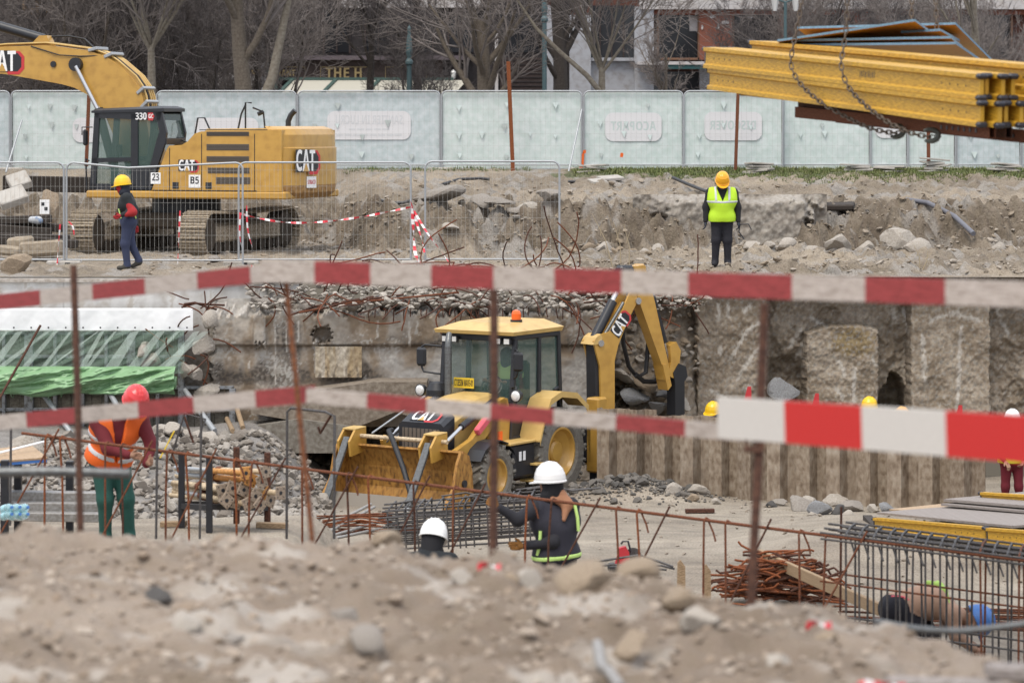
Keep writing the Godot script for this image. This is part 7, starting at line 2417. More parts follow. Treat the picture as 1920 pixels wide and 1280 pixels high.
	t = human("person", "crouching worker with black trousers and bare lower back behind the stirrups", p, {"hipc": V(-0.36, 0.42, 0.05), "chest": V(0.02, 0.50, 0.0), "neck": V(0.28, 0.36, 0.0), "head": V(0.40, 0.28, 0.0), "face": V(0.5, -1, 0), "up": V(0.9, 0.35, 0),
		"ls": V(0.18, 0.40, 0.19), "le": V(0.22, 0.2, 0.24), "lw": V(0.38, 0.08, 0.2), "rs": V(0.18, 0.42, -0.18), "re": V(0.22, 0.2, -0.24), "rw": V(0.38, 0.08, -0.18),
		"lh": V(-0.36, 0.38, 0.13), "lk": V(-0.02, 0.18, 0.2), "la": V(-0.38, 0.10, 0.18), "lt": V(-0.24, 0.05, 0.2), "rh": V(-0.36, 0.38, -0.08), "rk": V(-0.02, 0.2, -0.16), "ra": V(-0.38, 0.10, -0.14), "rt": V(-0.24, 0.05, -0.16)},
		{"top": Color(0.50, 0.32, 0.23), "sleeves": Color(0.50, 0.32, 0.23), "legs": Color(0.010, 0.011, 0.016), "helmet": M.blue_plastic, "bulk": 1.18, "cell": 0.014})
	g = G.new()
	blob(g, [[V(0.08, 0.655, -0.05), V(0.12, 0.62, 0.12), 0.035, 0.03, Color(0.5, 0.75, 0.18)], [V(0.12, 0.62, 0.12), V(0.16, 0.42, 0.235), 0.03, 0.02, Color(0.5, 0.75, 0.18)], [V(-0.02, 0.67, 0.0), V(0.1, 0.65, 0.02), 0.03, 0.03, Color(0.5, 0.75, 0.18)]], 0.012, 0.02)
	part(g, "lime_strap", M.cloth, t)
	g = G.new()
	g.tube([V(-0.40, 0.565, 0.14), V(-0.29, 0.565, 0.16), V(-0.17, 0.50, 0.17)], 0.012, 6)
	part(g, "waistband", M.pink, t)
	# helmets behind the sheet piles
	var k := 0
	var jack := [Color(0.02, 0.02, 0.03), Color(0.05, 0.05, 0.07), Color(0.03, 0.03, 0.04), Color(0.02, 0.035, 0.03)]
	for a in [[1337, 755, 47.9, M.helmet_yellow, "person behind the sheet piles in a dark scarf with yellow helmet next to the breaker"], [1630, 746, 47.9, M.helmet_yellow, "person behind the sheet piles whose yellow helmet shows before the dark recess"], [1691, 765, 47.4, M.helmet_amber, "person stooping behind the sheet piles with only the top of the yellow helmet visible"], [1898, 769, 46.2, M.helmet_white, "person with white helmet and dark red trousers at the end of the sheet piles"]]:
		p = P(a[0], a[1], a[2])
		p.y -= 1.77
		human("person", a[4], p, {"hipc": V(0, 0.92, 0), "chest": V(0, 1.25, 0.0), "neck": V(0, 1.47, 0.01), "head": V(0, 1.57, 0.03), "face": V(-0.6 if k != 3 else -0.3, -0.4, 0.8), "up": V(0, 1, 0.15),
			"ls": V(-0.2, 1.38, 0), "le": V(-0.27, 1.1, 0.04), "lw": V(-0.16, 0.95, 0.22), "rs": V(0.2, 1.38, 0), "re": V(0.28, 1.1, 0.04), "rw": V(0.16, 0.95, 0.22), "lh": V(-0.095, 0.90, 0), "lk": V(-0.11, 0.50, 0.03), "la": V(-0.12, 0.10, 0), "lt": V(-0.14, 0.05, 0.15), "rh": V(0.095, 0.90, 0), "rk": V(0.11, 0.50, 0.03), "ra": V(0.12, 0.10, 0), "rt": V(0.14, 0.05, 0.16)},
			{"top": jack[k], "legs": Color(0.17, 0.012, 0.025) if k == 3 else Color(0.03, 0.03, 0.05), "hood": Color(0.012, 0.012, 0.016), "helmet": a[3], "vest": M.hi_yellow, "strip": M.reflect, "bands": [[0.1, 0.15]], "cell": 0.022, "hem": -0.02})
		k += 1
	# operator inside the digger cab
	var f := Vector3(-0.55, 0, 0.835).normalized()
	var r := f.cross(Vector3.UP)
	var B := Basis(f, Vector3.UP, r)
	p = Vector3(0.117, -4.385, -47.1) + B * V(0.25, 1.02, 0)
	var J := {"hipc": V(0.0, 0.62, 0), "chest": V(0.02, 0.95, 0), "neck": V(0.05, 1.16, 0), "head": V(0.08, 1.28, 0), "face": V(-0.5, 0, -1), "up": V(0, 1, 0), "ls": V(0.04, 1.08, -0.2), "le": V(0.2, 0.85, -0.27), "lw": V(0.42, 0.86, -0.2), "rs": V(0.04, 1.08, 0.2), "re": V(0.2, 0.85, 0.27), "rw": V(0.42, 0.86, 0.2), "lh": V(0.04, 0.58, -0.09), "lk": V(0.44, 0.52, -0.14), "la": V(0.5, 0.12, -0.14), "lt": V(0.64, 0.06, -0.14), "rh": V(0.04, 0.58, 0.09), "rk": V(0.44, 0.52, 0.14), "ra": V(0.5, 0.12, 0.14), "rt": V(0.64, 0.06, 0.14)}
	for e in J:
		J[e] = B * J[e]
	human("person", "operator in dark jacket with lime straps sitting in the digger cab", p, J, {"top": Color(0.02, 0.022, 0.03), "legs": Color(0.03, 0.03, 0.04), "hood": Color(0.03, 0.025, 0.02), "vest": M.lime, "hem": 0.28, "cell": 0.02})

# ---------------------------------------------------------------- red and white barrier in front
func on_line(a: Vector3, b: Vector3, px: float) -> float:
	var k := (px - 960.0) / F
	# (ax + t dx) = k (-(az + t dz))
	var dx := b.x - a.x
	var dz := -(b.z - a.z)
	return (k * -a.z - a.x) / (dx - k * dz)

func barrier_board(a: Vector3, b: Vector3, h: float, cuts: Array, red_first: bool, label: String, mr: Material, mw: Material) -> void:
	var t := thing("barrier_board", label, "barrier board")
	var red := red_first
	for i in cuts.size() - 1:
		var p := a.lerp(b, on_line(a, b, cuts[i]))
		var q := a.lerp(b, on_line(a, b, cuts[i + 1]))
		var g := G.new()
		g.bar(p, q, 0.022, h, Vector3.UP)
		part(g, "red_stripe" if red else "white_stripe", mr if red else mw, t)
		red = not red

func build_barrier() -> void:
	barrier_board(P(-40, 570, 14.6), P(500, 512, 12.15), 0.078, [-40, 78, 176, 275, 373, 473, 500], true, "faded upper board of red and white stripes sloping past the first post", M.board_red, M.board_white)
	barrier_board(P(492, 507, 12.0), P(1960, 553, 10.0), 0.093, [492, 592, 697, 811, 928, 1042, 1168, 1293, 1488, 1625, 1775, 1960], false, "long faded upper board of red and white stripes", M.board_red, M.board_white)
	barrier_board(P(-40, 795, 14.2), P(588, 738, 12.05), 0.075, [-40, 52, 152, 262, 366, 482, 588], false, "faded lower board of red and white stripes sloping across the worker in orange", M.board_red, M.board_white)
	barrier_board(P(576, 741, 11.95), P(1414, 814, 10.95), 0.062, [576, 690, 802, 922, 1040, 1157, 1287, 1414], false, "faded lower board of red and white stripes crossing the digger", M.board_red, M.board_white)
	barrier_board(P(1350, 782, 10.3), P(1960, 826, 8.8), 0.15, [1350, 1476, 1621, 1779, 1960], false, "bright wide new board of red and white stripes", M.board_red_new, M.board_white_new)
	var k := 0
	for a in [[137, 497, 150, 1000, 13.2, 0.017], [536, 528, 588, 1040, 12.0, 0.021], [926, 505, 924, 1060, 11.72, 0.018], [1434, 568, 1408, 1140, 10.9, 0.018]]:
		var g := G.new()
		if k == 1:
			g.bar(P(a[0], a[1], a[4]), P(a[2], a[3], a[4]), 0.02, 0.045, Vector3.BACK, 0.003)
		else:
			g.tube([P(a[0], a[1], a[4]), P((a[0] + a[2]) / 2 + 2, (a[1] + a[3]) / 2, a[4]), P(a[2], a[3], a[4])], a[5], 8)
		var t := thing("barrier_post", ["brown steel post of the barrier before the worker in orange", "slanting bright rusty flat bar post of the barrier", "upright brown steel post of the barrier before the digger cab", "brown steel post of the barrier beside the bright new board"][k], "post")
		part(g, "rod", M.post_bright if k == 1 else M.post, t)
		if k == 3:
			for e in [[1393, 770, 1402, 845], [1425, 800, 1432, 842]]:
				g = G.new()
				g.bar(P(e[0], e[1], 10.88), P(e[2], e[3], 10.88), 0.012, 0.022, Vector3.BACK)
				part(g, "bracket", M.post, t)
			g = G.new()
			g.bar(P(1396, 842, 10.88), P(1432, 842, 10.88), 0.02, 0.02)
			part(g, "bracket", M.post, t)
		k += 1
	var g := G.new()
	g.tube([P(-60, 886, 13.4), P(100, 884, 13.4), P(243, 888, 13.4)], 0.0245, 10)
	solo(g, "scaffold_tube", M.tube_grey, "grey scaffold tube lying level across the first barrier post", "tube")

# ---------------------------------------------------------------- hanging load
func i_beam() -> PackedVector2Array:
	return poly([-0.04, -0.1, 0.04, -0.1, 0.04, -0.066, 0.014, -0.052, 0.014, 0.052, 0.04, 0.066, 0.04, 0.1, -0.04, 0.1, -0.04, 0.066, -0.014, 0.052, -0.014, -0.052, -0.04, -0.066])

func make_beam(l: float, label: String, group: String, xf: Transform3D) -> Node3D:
	var t := thing("formwork_beam", label, "beam", Vector3.ZERO, group)
	t.transform = xf
	var g := G.new()
	g.prism(i_beam(), -l / 2 + 0.03, l / 2 - 0.03, Transform3D(Basis(Vector3.UP, PI / 2), Vector3.ZERO))
	part(g, "timber_profile", M.beam_yellow, t)
	for s in [-1.0, 1.0]:
		for e in [-1.0, 1.0]:
			g = G.new()
			g.box(Vector3(s * (l / 2 - 0.012), e * 0.083, 0), Vector3(0.07, 0.044, 0.088), Basis.IDENTITY, 0.016)
			part(g, "end_cap", M.cap, t)
		g = G.new()
		g.box(Vector3(s * (l / 2 - 0.02), 0, 0), Vector3(0.03, 0.13, 0.032))
		part(g, "end_web", M.cap if s < 0 else M.beam_yellow, t)
		for k in 4:
			g = G.new()
			g.lathe([Vector2(0, 0.0), Vector2(0.009, 0.0), Vector2(0.009, 0.001)], 7, Vector3(s * (l / 2 - 0.25 - k * 0.14), 0.0, 0.0148), Basis(Vector3.RIGHT, PI / 2))
			part(g, "bolt_hole", M.black_paint, t)
	return t

func plywood(a: Vector3, b: Vector3, c: Vector3, label: String) -> void:
	var t := thing("plywood_sheet", label, "plywood sheet", Vector3.ZERO, "plywood sheets on the hanging beams")
	var d := a + (c - b)
	var n := (b - a).cross(c - b).normalized() * 0.021
	if n.y < 0:
		n = -n
	var g := G.new()
	for q in [[a, b, c, d, 0.0], [a + n, b + n, c + n, d + n, 1.0]]:
		g.quad(q[0], q[1], q[2], q[3])
	part(g, "face", M.ply_under, t)
	for e in [[a, b], [b, c], [c, d], [d, a]]:
		g = G.new()
		var o: Vector3 = ((e[0] + e[1]) / 2 - (a + b + c + d) / 4).normalized() * 0.0015
		g.quad(e[0] + o, e[1] + o, e[1] + n + o, e[0] + n + o)
		part(g, "painted_edge", M.ply_edge, t)

func chain(path: Array, label: String, group: String, hook := false) -> void:
	var t := thing("lifting_chain", label, "chain", Vector3.ZERO, group)
	var cv := Curve3D.new()
	cv.bake_interval = 0.01
	for i in path.size():
		var d: Vector3 = (path[mini(i + 1, path.size() - 1)] - path[maxi(i - 1, 0)]) / 6.0
		cv.add_point(path[i], -d, d)
	var g := G.new()
	var ring := []
	for i in 13:
		var a := TAU * i / 12.0
		var x := 0.017 * cos(a)
		var y := 0.017 * sin(a) + (0.021 if sin(a) > 0.01 else (-0.021 if sin(a) < -0.01 else 0.0))
		ring.append(Vector3(x, y, 0))
	g.tube(ring, 0.0065, 6, false)
	var link := g.mesh()
	var l := cv.get_baked_length()
	var n := int(l / 0.060)
	for i in n:
		var s := (i + 0.5) * l / n
		var p := cv.sample_baked(s)
		var q := (cv.sample_baked(minf(s + 0.02, l)) - cv.sample_baked(maxf(s - 0.02, 0.0))).normalized()
		var x := q.cross(Vector3(0.3, 0.2, 1).normalized()).normalized()
		var b := Basis(x, q, x.cross(q))
		if i % 2:
			b = b.rotated(q, PI / 2)
		b = b.rotated(q, 0.5)
		inst(link, "link", M.chain, t, Transform3D(b, p))
	if hook:
		g = G.new()
		var e: Vector3 = path[path.size() - 1]
		var pts := []
		for i in 10:
			var a := -0.6 + i * 0.5
			pts.append(e + Vector3(-0.05 + 0.07 * sin(a), 0.02 - 0.055 * cos(a) * 0.9, 0.02))
		g.tube(pts, [0.012, 0.018, 0.022, 0.024, 0.024, 0.024, 0.022, 0.019, 0.015, 0.01], 8)
		part(g, "hook", M.hook, t)

func build_load() -> void:
	rng.seed = 71
	var L := P(1328, 108, 26.8)
	var R := P(1850, 164, 21.2)
	var ex := (R - L).normalized()
	var ez := ex.cross(Vector3.UP).normalized()
	if ez.z < 0:
		ez = -ez
	var ey := ez.cross(ex).normalized()
	var B := Basis(ex, ey, ez)
	var mid := (L + R) / 2.0
	var grp := "yellow formwork beams hanging in chains"
	for row in [[0, -0.12, 4], [-1, 0.08, 4]]:
		for c in int(row[2]):
			var off := Vector3(row[1] + rng.randf_range(-0.09, 0.09) + (0.12 if c == 0 and row[0] == 0 else 0.0), row[0] * 0.203, -c * 0.092)
			make_beam(5.85, "yellow timber formwork beam with dark end caps in the hanging bundle", grp, Transform3D(B.rotated(ey, rng.randf_range(-0.006, 0.006)), mid + B * off))
	for c in 3:
		make_beam(5.85, "yellow formwork beam in the raised back row of the hanging bundle", "raised row of the hanging bundle", Transform3D(B, mid + B * Vector3(0.12 + 0.05 * c, 0.075, -0.40 - c * 0.092)))
	var B2 := B.rotated(Vector3.UP, 0.12)
	for c in 4:
		make_beam(5.85, "yellow formwork beam at the far side of the hanging bundle, turned slightly askew", "askew beams of the hanging bundle", Transform3D(B2, mid + B * Vector3(0.22, -0.05 - 0.2 * (c % 2), -0.62 - 0.1 * (c / 2))))
	# stencil on one web
	var tb: Node3D = null
	for ch in get_children():
		if String(ch.name) == "formwork_beam":
			tb = ch
	if tb:
		for q in 9:
			var sg := G.new()
			sg.box(Vector3(0.7 + q * 0.036, 0.004 * (q % 3), 0.0150), Vector3(0.012 + 0.006 * (q % 2), 0.05, 0.001))
			part(sg, "stencil_mark", M.black_paint, tb)
	plywood(P(1494, 86, 26.0), P(1793, 83, 23.6), P(1850, 122, 25.6), "lowest blue edged plywood sheet with a clean orange underside on the hanging beams")
	plywood(P(1466, 78, 26.1), P(1784, 72, 23.8), P(1805, 90, 25.0), "blue edged plywood sheet in the middle of the hanging pile")
	plywood(P(1458, 78, 26.0), P(1716, 40, 24.2), P(1760, 72, 25.7), "stained brown plywood sheet tilted up on the hanging pile")
	plywood(P(1496, 54, 26.0), P(1792, 46, 25.2), P(1868, 122, 27.0), "orange plywood sheet with a worn grey edge at the back of the hanging pile")
	plywood(P(1690, 62, 25.0), P(1764, 58, 24.7), P(1800, 78, 25.7), "small blue plywood offcut between the hanging sheets")
	# steel walings below
	var WL := P(1500, 214, 25.8)
	var WR := P(1866, 252, 21.3)
	var wx := (WR - WL).normalized()
	var wz := wx.cross(Vector3.UP).normalized()
	if wz.z < 0:
		wz = -wz
	var WB := Basis(wx, wz.cross(wx).normalized(), wz)
	var wl := WL.distance_to(WR)
	var k := 0
	for o in [[0.0, 0.02, 0.02], [-0.02, 0.02, -0.15], [0.1, -0.02, -0.3], [-0.3, 0.115, -0.05], [-0.2, 0.115, -0.24]]:
		var w := thing("steel_waling", "rusty brown steel channel hanging under the yellow beams", "steel channel", Vector3.ZERO, "steel channels under the hanging beams")
		w.transform = Transform3D(WB, (WL + WR) / 2 + WB * Vector3(o[0], o[1], o[2]))
		var ln := wl - k * 0.12
		for s in [-1.0, 1.0]:
			var g := G.new()
			g.prism(poly([0, -0.05, 0.05, -0.05, 0.05, -0.042, 0.007, -0.042, 0.007, 0.042, 0.05, 0.042, 0.05, 0.05, 0, 0.05]), -ln / 2, ln / 2, Transform3D(Basis(Vector3.UP, PI / 2 if s > 0 else -PI / 2), Vector3(0, 0, s * 0.028)))
			part(g, "channel", M.rust if k % 2 == 0 else M.rust_dark, w)
		for q in 7:
			var g := G.new()
			g.box(Vector3(ln / 2 - 0.25 - q * 0.12, 0, 0.029 + 0.002), Vector3(0.03, 0.03, 0.006))
			part(g, "slot", M.black_paint, w)
		k += 1
	chain([P(1506, -30, 24.7), P(1499, 30, 24.65), P(1488, 85, 24.6), P(1484, 122, 24.55), P(1500, 155, 24.4), P(1535, 188, 24.1), P(1580, 215, 23.8), P(1622, 236, 23.4), P(1655, 246, 23.2), P(1690, 250, 23.0)], "rusty lifting chain looped round the yellow beams with its hook under the stained sheet", "front chains of the hanging load", true)
	chain([P(1589, -30, 23.7), P(1588, 40, 23.65), P(1582, 90, 23.6), P(1578, 122, 23.5), P(1590, 160, 23.4), P(1622, 196, 23.1), P(1668, 230, 22.7), P(1712, 250, 22.4), P(1755, 258, 22.2)], "rusty lifting chain looped round the yellow beams towards their capped ends", "front chains of the hanging load", true)
	chain([P(1711, -30, 25.6), P(1710, 38, 25.5), P(1712, 90, 25.4)], "rusty lifting chain rising behind the plywood sheets", "rear chains of the hanging load")
	chain([P(1754, -30, 25.3), P(1757, 46, 25.2), P(1760, 90, 25.1)], "rusty lifting chain rising behind the plywood sheets", "rear chains of the hanging load")

# ---------------------------------------------------------------- reinforcement
func rod(pts: Array, r: float, called: String, m: Material, t: Node3D, sides := 6) -> void:
	var g := G.new()
	g.tube(pts, r, sides)
	part(g, called, m, t)

func build_rebar() -> void:
	rng.seed = 81
	var A := P(40, 812, 27.7)
	var E := P(1960, 1056, 25.3)
	var t := thing("rebar_ladder", "long rusty reinforcing bar with hanging stirrups along the near side of the pit", "rebar")
	rod([A, E], 0.0155, "long_bar", M.rust, t, 7)
	rod([A + Vector3(0, -1.05, 0.05), E + Vector3(0, -1.0, 0.05)], 0.014, "long_bar", M.rust_dark, t)
	for px in [85, 112, 197, 226, 313, 348, 438, 472, 566, 650, 690, 775, 850, 988, 1034, 1155, 1194, 1320, 1360, 1498, 1548]:
		var p := A.lerp(E, on_line(A, E, px))
		var x := rng.randf_range(-0.03, 0.03)
		rod([p + Vector3(0.05, 0.0, -0.03), p + Vector3(0.02, 0.02, 0), p + Vector3(0, -0.02, 0.02), p + Vector3(x, -0.4, 0.02), p + Vector3(x * 1.5, -1.25, 0.0)], 0.011, "stirrup_leg", [M.rust, M.rust_bright, M.rust_dark][rng.randi() % 3], t)
		if rng.randf() < 0.4:
			rod([p + Vector3(0.04, 0.0, 0), p + Vector3(0.09, -0.12, 0.01), p + Vector3(0.11, -0.2, 0.01)], 0.010, "hook_end", M.rust, t)
	for px in [105, 280, 400, 530, 665, 800, 905, 1120, 1250, 1440, 1620]:
		var p := A.lerp(E, on_line(A, E, px))
		rod([p + Vector3(0.03, 0.09, 0.025), p + Vector3(-0.48 - rng.randf() * 0.1, -0.95, 0.03)], 0.0105, "diagonal_bar", M.rust if rng.randf() < 0.6 else M.rust_dark, t)
	# dark uprights
	for a in [[295, 745, 292, 1010], [377, 770, 374, 1010], [20, 780, 18, 985], [1578, 950, 1576, 1160]]:
		var u := thing("starter_bar", "thin dark starter bar standing upright beside the long rusty bar", "rebar", Vector3.ZERO, "upright starter bars")
		rod([P(a[0], a[1], 27.2), P(a[2], a[3], 27.2)], 0.013, "bar", M.rebar if a[0] < 1000 else M.rust_dark, u)
	var h := thing("bent_bar", "grey bar bent into a frame with a folded hook above the front bucket", "rebar")
	rod([P(537, 1010, 27.4), P(538, 772, 27.4), P(545, 765, 27.4), P(610, 772, 27.2), P(627, 780, 27.0), P(626, 1010, 27.0)], 0.014, "bar", M.rebar, h)
	rod([P(622, 776, 27.1), P(600, 812, 27.3), P(596, 800, 27.3)], 0.013, "bar", M.rust_dark, h)
	h = thing("bent_bar", "rusty bars bent in a peak above the worker in orange", "rebar")
	rod([P(320, 860, 29.0), P(345, 775, 29.0), P(385, 786, 29.0), P(372, 820, 29.0)], 0.013, "bar", M.rebar, h)
	rod([P(345, 780, 29.1), P(362, 830, 29.1)], 0.012, "bar", M.rust_dark, h)
	# dark cage on the right
	var c := thing("rebar_cage", "dark grey reinforcement cage with hooked stirrups on top", "rebar cage")
	var S := A.lerp(E, on_line(A, E, 1588))
	var dirx := (E - A).normalized()
	var back := Vector3(-dirx.z, 0, dirx.x)
	if back.z > 0:
		back = -back
	var ln := 3.4
	for r in 6:
		var o: Vector3 = S + back * (r * 0.15) + Vector3(0, 0.02 + 0.012 * (r % 2), 0) - dirx * (0.1 if r % 2 else 0.25)
		rod([o, o + dirx * ln], 0.012, "long_bar", M.rebar, c)
		rod([o + Vector3(0, -0.05, 0.04), o + dirx * ln + Vector3(0, -0.05, 0.04)], 0.011, "long_bar", M.rebar, c)
		if r % 3 == 0:
			for y in [-0.45, -0.85, -1.2]:
				rod([o + Vector3(0, y, 0), o + dirx * ln + Vector3(0, y, 0)], 0.010, "tie_bar", M.rust if y == -0.45 else M.rebar, c)
	for k in 27:
		var o: Vector3 = S + dirx * (k * 0.122 + rng.randf_range(-0.012, 0.012))
		var j := rng.randf_range(-0.02, 0.02)
		rod([o + Vector3(j, -1.3, 0.02), o + Vector3(0, -0.03, 0.02), o + Vector3(0, 0.03, 0) + back * 0.05, o + back * 0.4 + Vector3(0, 0.05, 0), o + back * 0.74 + Vector3(0, 0.03, 0), o + back * 0.78 + Vector3(0, -0.05, 0), o + back * 0.78 + Vector3(-j, -1.3, 0)], 0.0105, "stirrup", M.rebar if rng.randf() < 0.85 else M.rust, c)
		rod([o + back * 0.2 + Vector3(0, 0.05, 0), o + back * 0.12 + Vector3(0.02, 0.0, 0.02), o + Vector3(0.09, -0.17, 0.06)], 0.0095, "hook_end", M.rebar, c)
	# bundle of stirrup cages lying before the bucket
	var b := thing("rebar_bundle", "stack of dark grey stirrup cages lying in front of the loader bucket", "rebar bundle")
	var o0 := P(716, 1040, 34.2)
	var o1 := P(1010, 1020, 33.2)
	for r in 3:
		for y in 7:
			var f := Vector3(0, 0.06 + y * 0.078, -r * 0.34)
			rod([o0 + f + Vector3(rng.randf_range(-0.05, 0.05), 0, 0), o1 + f + Vector3(rng.randf_range(0.0, 0.3), rng.randf_range(-0.02, 0.02), 0)], 0.013, "long_bar", M.rebar, b)
	for k in 15:
		var p := o0.lerp(o1, (k + 0.3) / 15.0)
		var s := rng.randf_range(-0.06, 0.06)
		rod([p + Vector3(s, 0.02, 0.02), p + Vector3(s - 0.03, 0.53, 0.02), p + Vector3(s, 0.57, -0.05), p + Vector3(s + 0.05, 0.57, -0.66), p + Vector3(s + 0.05, 0.52, -0.7), p + Vector3(s + 0.05, 0.02, -0.7)], 0.0115, "stirrup", M.rebar, b)
	for k in 8:
		var p := o0.lerp(o1, rng.randf()) + Vector3(0, 0.6, -rng.randf() * 0.6)
		rod([p, p + Vector3(0.3, 0.05, 0.04), p + Vector3(0.55, -0.02, -0.05), p + Vector3(0.9, 0.02, 0)], 0.012, "loose_bar", M.rebar, b)
	# pale conduits and thin rusty bars
	for a in [[590, 1000, 695, 945, 34.6], [600, 1006, 702, 950, 34.4], [596, 1012, 745, 968, 34.2], [585, 1018, 742, 985, 34.0]]:
		var g := G.new()
		g.tube([P(a[0], a[1], a[4]), P(a[2], a[3], a[4] + 0.9)], 0.02, 8)
		solo(g, "conduit", M.conduit, "pale grey steel conduit lying beside the stirrup cages", "conduit", "conduits beside the stirrup cages")
	for k in 22:
		var g := G.new()
		var p := P(rng.randf_range(575, 640), 1000, 34.8)
		p.y = pit_y(p.x, 34.8) + 0.05 + rng.randf() * 0.25
		var l := rng.randf_range(0.6, 1.3)
		var a := rng.randf_range(-0.5, 0.5)
		g.tube([p, p + Vector3(l * 0.5 * cos(a), rng.randf_range(-0.03, 0.1), l * 0.5 * sin(a)), p + Vector3(l * cos(a), rng.randf_range(-0.03, 0.05), l * sin(a) * 0.8)], 0.010, 5)
		solo(g, "rusty_bar", M.rust_bright if k % 3 == 0 else M.rust, "thin rusty bar in the loose pile beside the pale conduits", "rebar", "loose thin bars beside the conduits")
	# heap of bent rusty bars
	var hp := P(1452, 1125, 31.0)
	hp.y = pit_y(hp.x, 31.0)
	for k in 170:
		var a := rng.randf_range(-0.7, 0.7) + (PI if rng.randf() < 0.5 else 0.0)
		var w := rng.randf_range(-1, 1)
		var q := hp + Vector3(w * 0.5 + 0.05, 0, rng.randf_range(-0.3, 0.4))
		q.y += 0.05 + rng.randf() * 0.5 * (1.0 - w * w * 0.6)
		var l := rng.randf_range(0.3, 0.75)
		var u := Vector3(cos(a), rng.randf_range(-0.25, 0.3), sin(a) * 0.6).normalized()
		var bend := Vector3(0, rng.randf_range(-0.35, 0.25), rng.randf_range(-0.2, 0.2))
		var g := G.new()
		g.tube([q - u * l * 0.5 + bend * 0.3 * l, q - u * l * 0.42, q - u * l * 0.15 + bend * 0.05, q + u * l * 0.2, q + u * l * 0.45 + bend * 0.15, q + u * l * 0.5 + bend * 0.4 * l], 0.0135, 6)
		solo(g, "bent_rusty_bar", [M.rust, M.rust_bright, M.rust_dark][rng.randi() % 3], "bent rusty bar in the tangled heap by the timber plank", "rebar", "tangled heap of bent bars")
	for k in 12:
		var g := G.new()
		var y := 1050.0 + k * 7.0
		var p := P(1560 + k * 4, y, 30.5 - k * 0.15)
		p.y = pit_y(p.x, -p.z) + 0.03 + 0.02 * (k % 3)
		var q := P(1960, y + 12, 30.0 - k * 0.15)
		q.y = pit_y(q.x, -q.z) + 0.05
		g.tube([p, q], 0.011, 5)
		solo(g, "flat_bar", M.rust_dark if k % 2 else M.rust, "long thin bar lying on the ground behind the dark cage", "rebar", "bars lying behind the dark cage")

# ---------------------------------------------------------------- other things on the site
func stripe_tape(pts: Array, w: float, label: String, group := "", twist := 0.0) -> void:
	var t := thing("barrier_tape", label, "tape", Vector3.ZERO, group)
	var cv := Curve3D.new()
	cv.bake_interval = 0.02
	for i in pts.size():
		var d: Vector3 = (pts[mini(i + 1, pts.size() - 1)] - pts[maxi(i - 1, 0)]) / 6.0
		cv.add_point(pts[i], -d, d)
	var l := cv.get_baked_length()
	var n := maxi(3, int(l / 0.1))
	for i in n:
		var g := G.new()
		for s in 2:
			var a := cv.sample_baked(l * (i + s * 0.5) / n)
			var b := cv.sample_baked(l * (i + s * 0.5 + 0.5) / n)
			var u := (b - a).normalized()
			var up := Vector3(0, cos(twist * a.x * 3.0 + a.y * twist), sin(twist * a.x * 3.0 + a.y * twist))
			if absf(u.y) > 0.7:
				up = Vector3(cos(a.y * twist), 0, sin(a.y * twist))
			up = up * w / 2
			g.quad(a - up, a + up, b + up, b - up)
		part(g, "red_stripe" if i % 2 == 0 else "white_stripe", M.tape_red if i % 2 == 0 else M.tape_white, t)

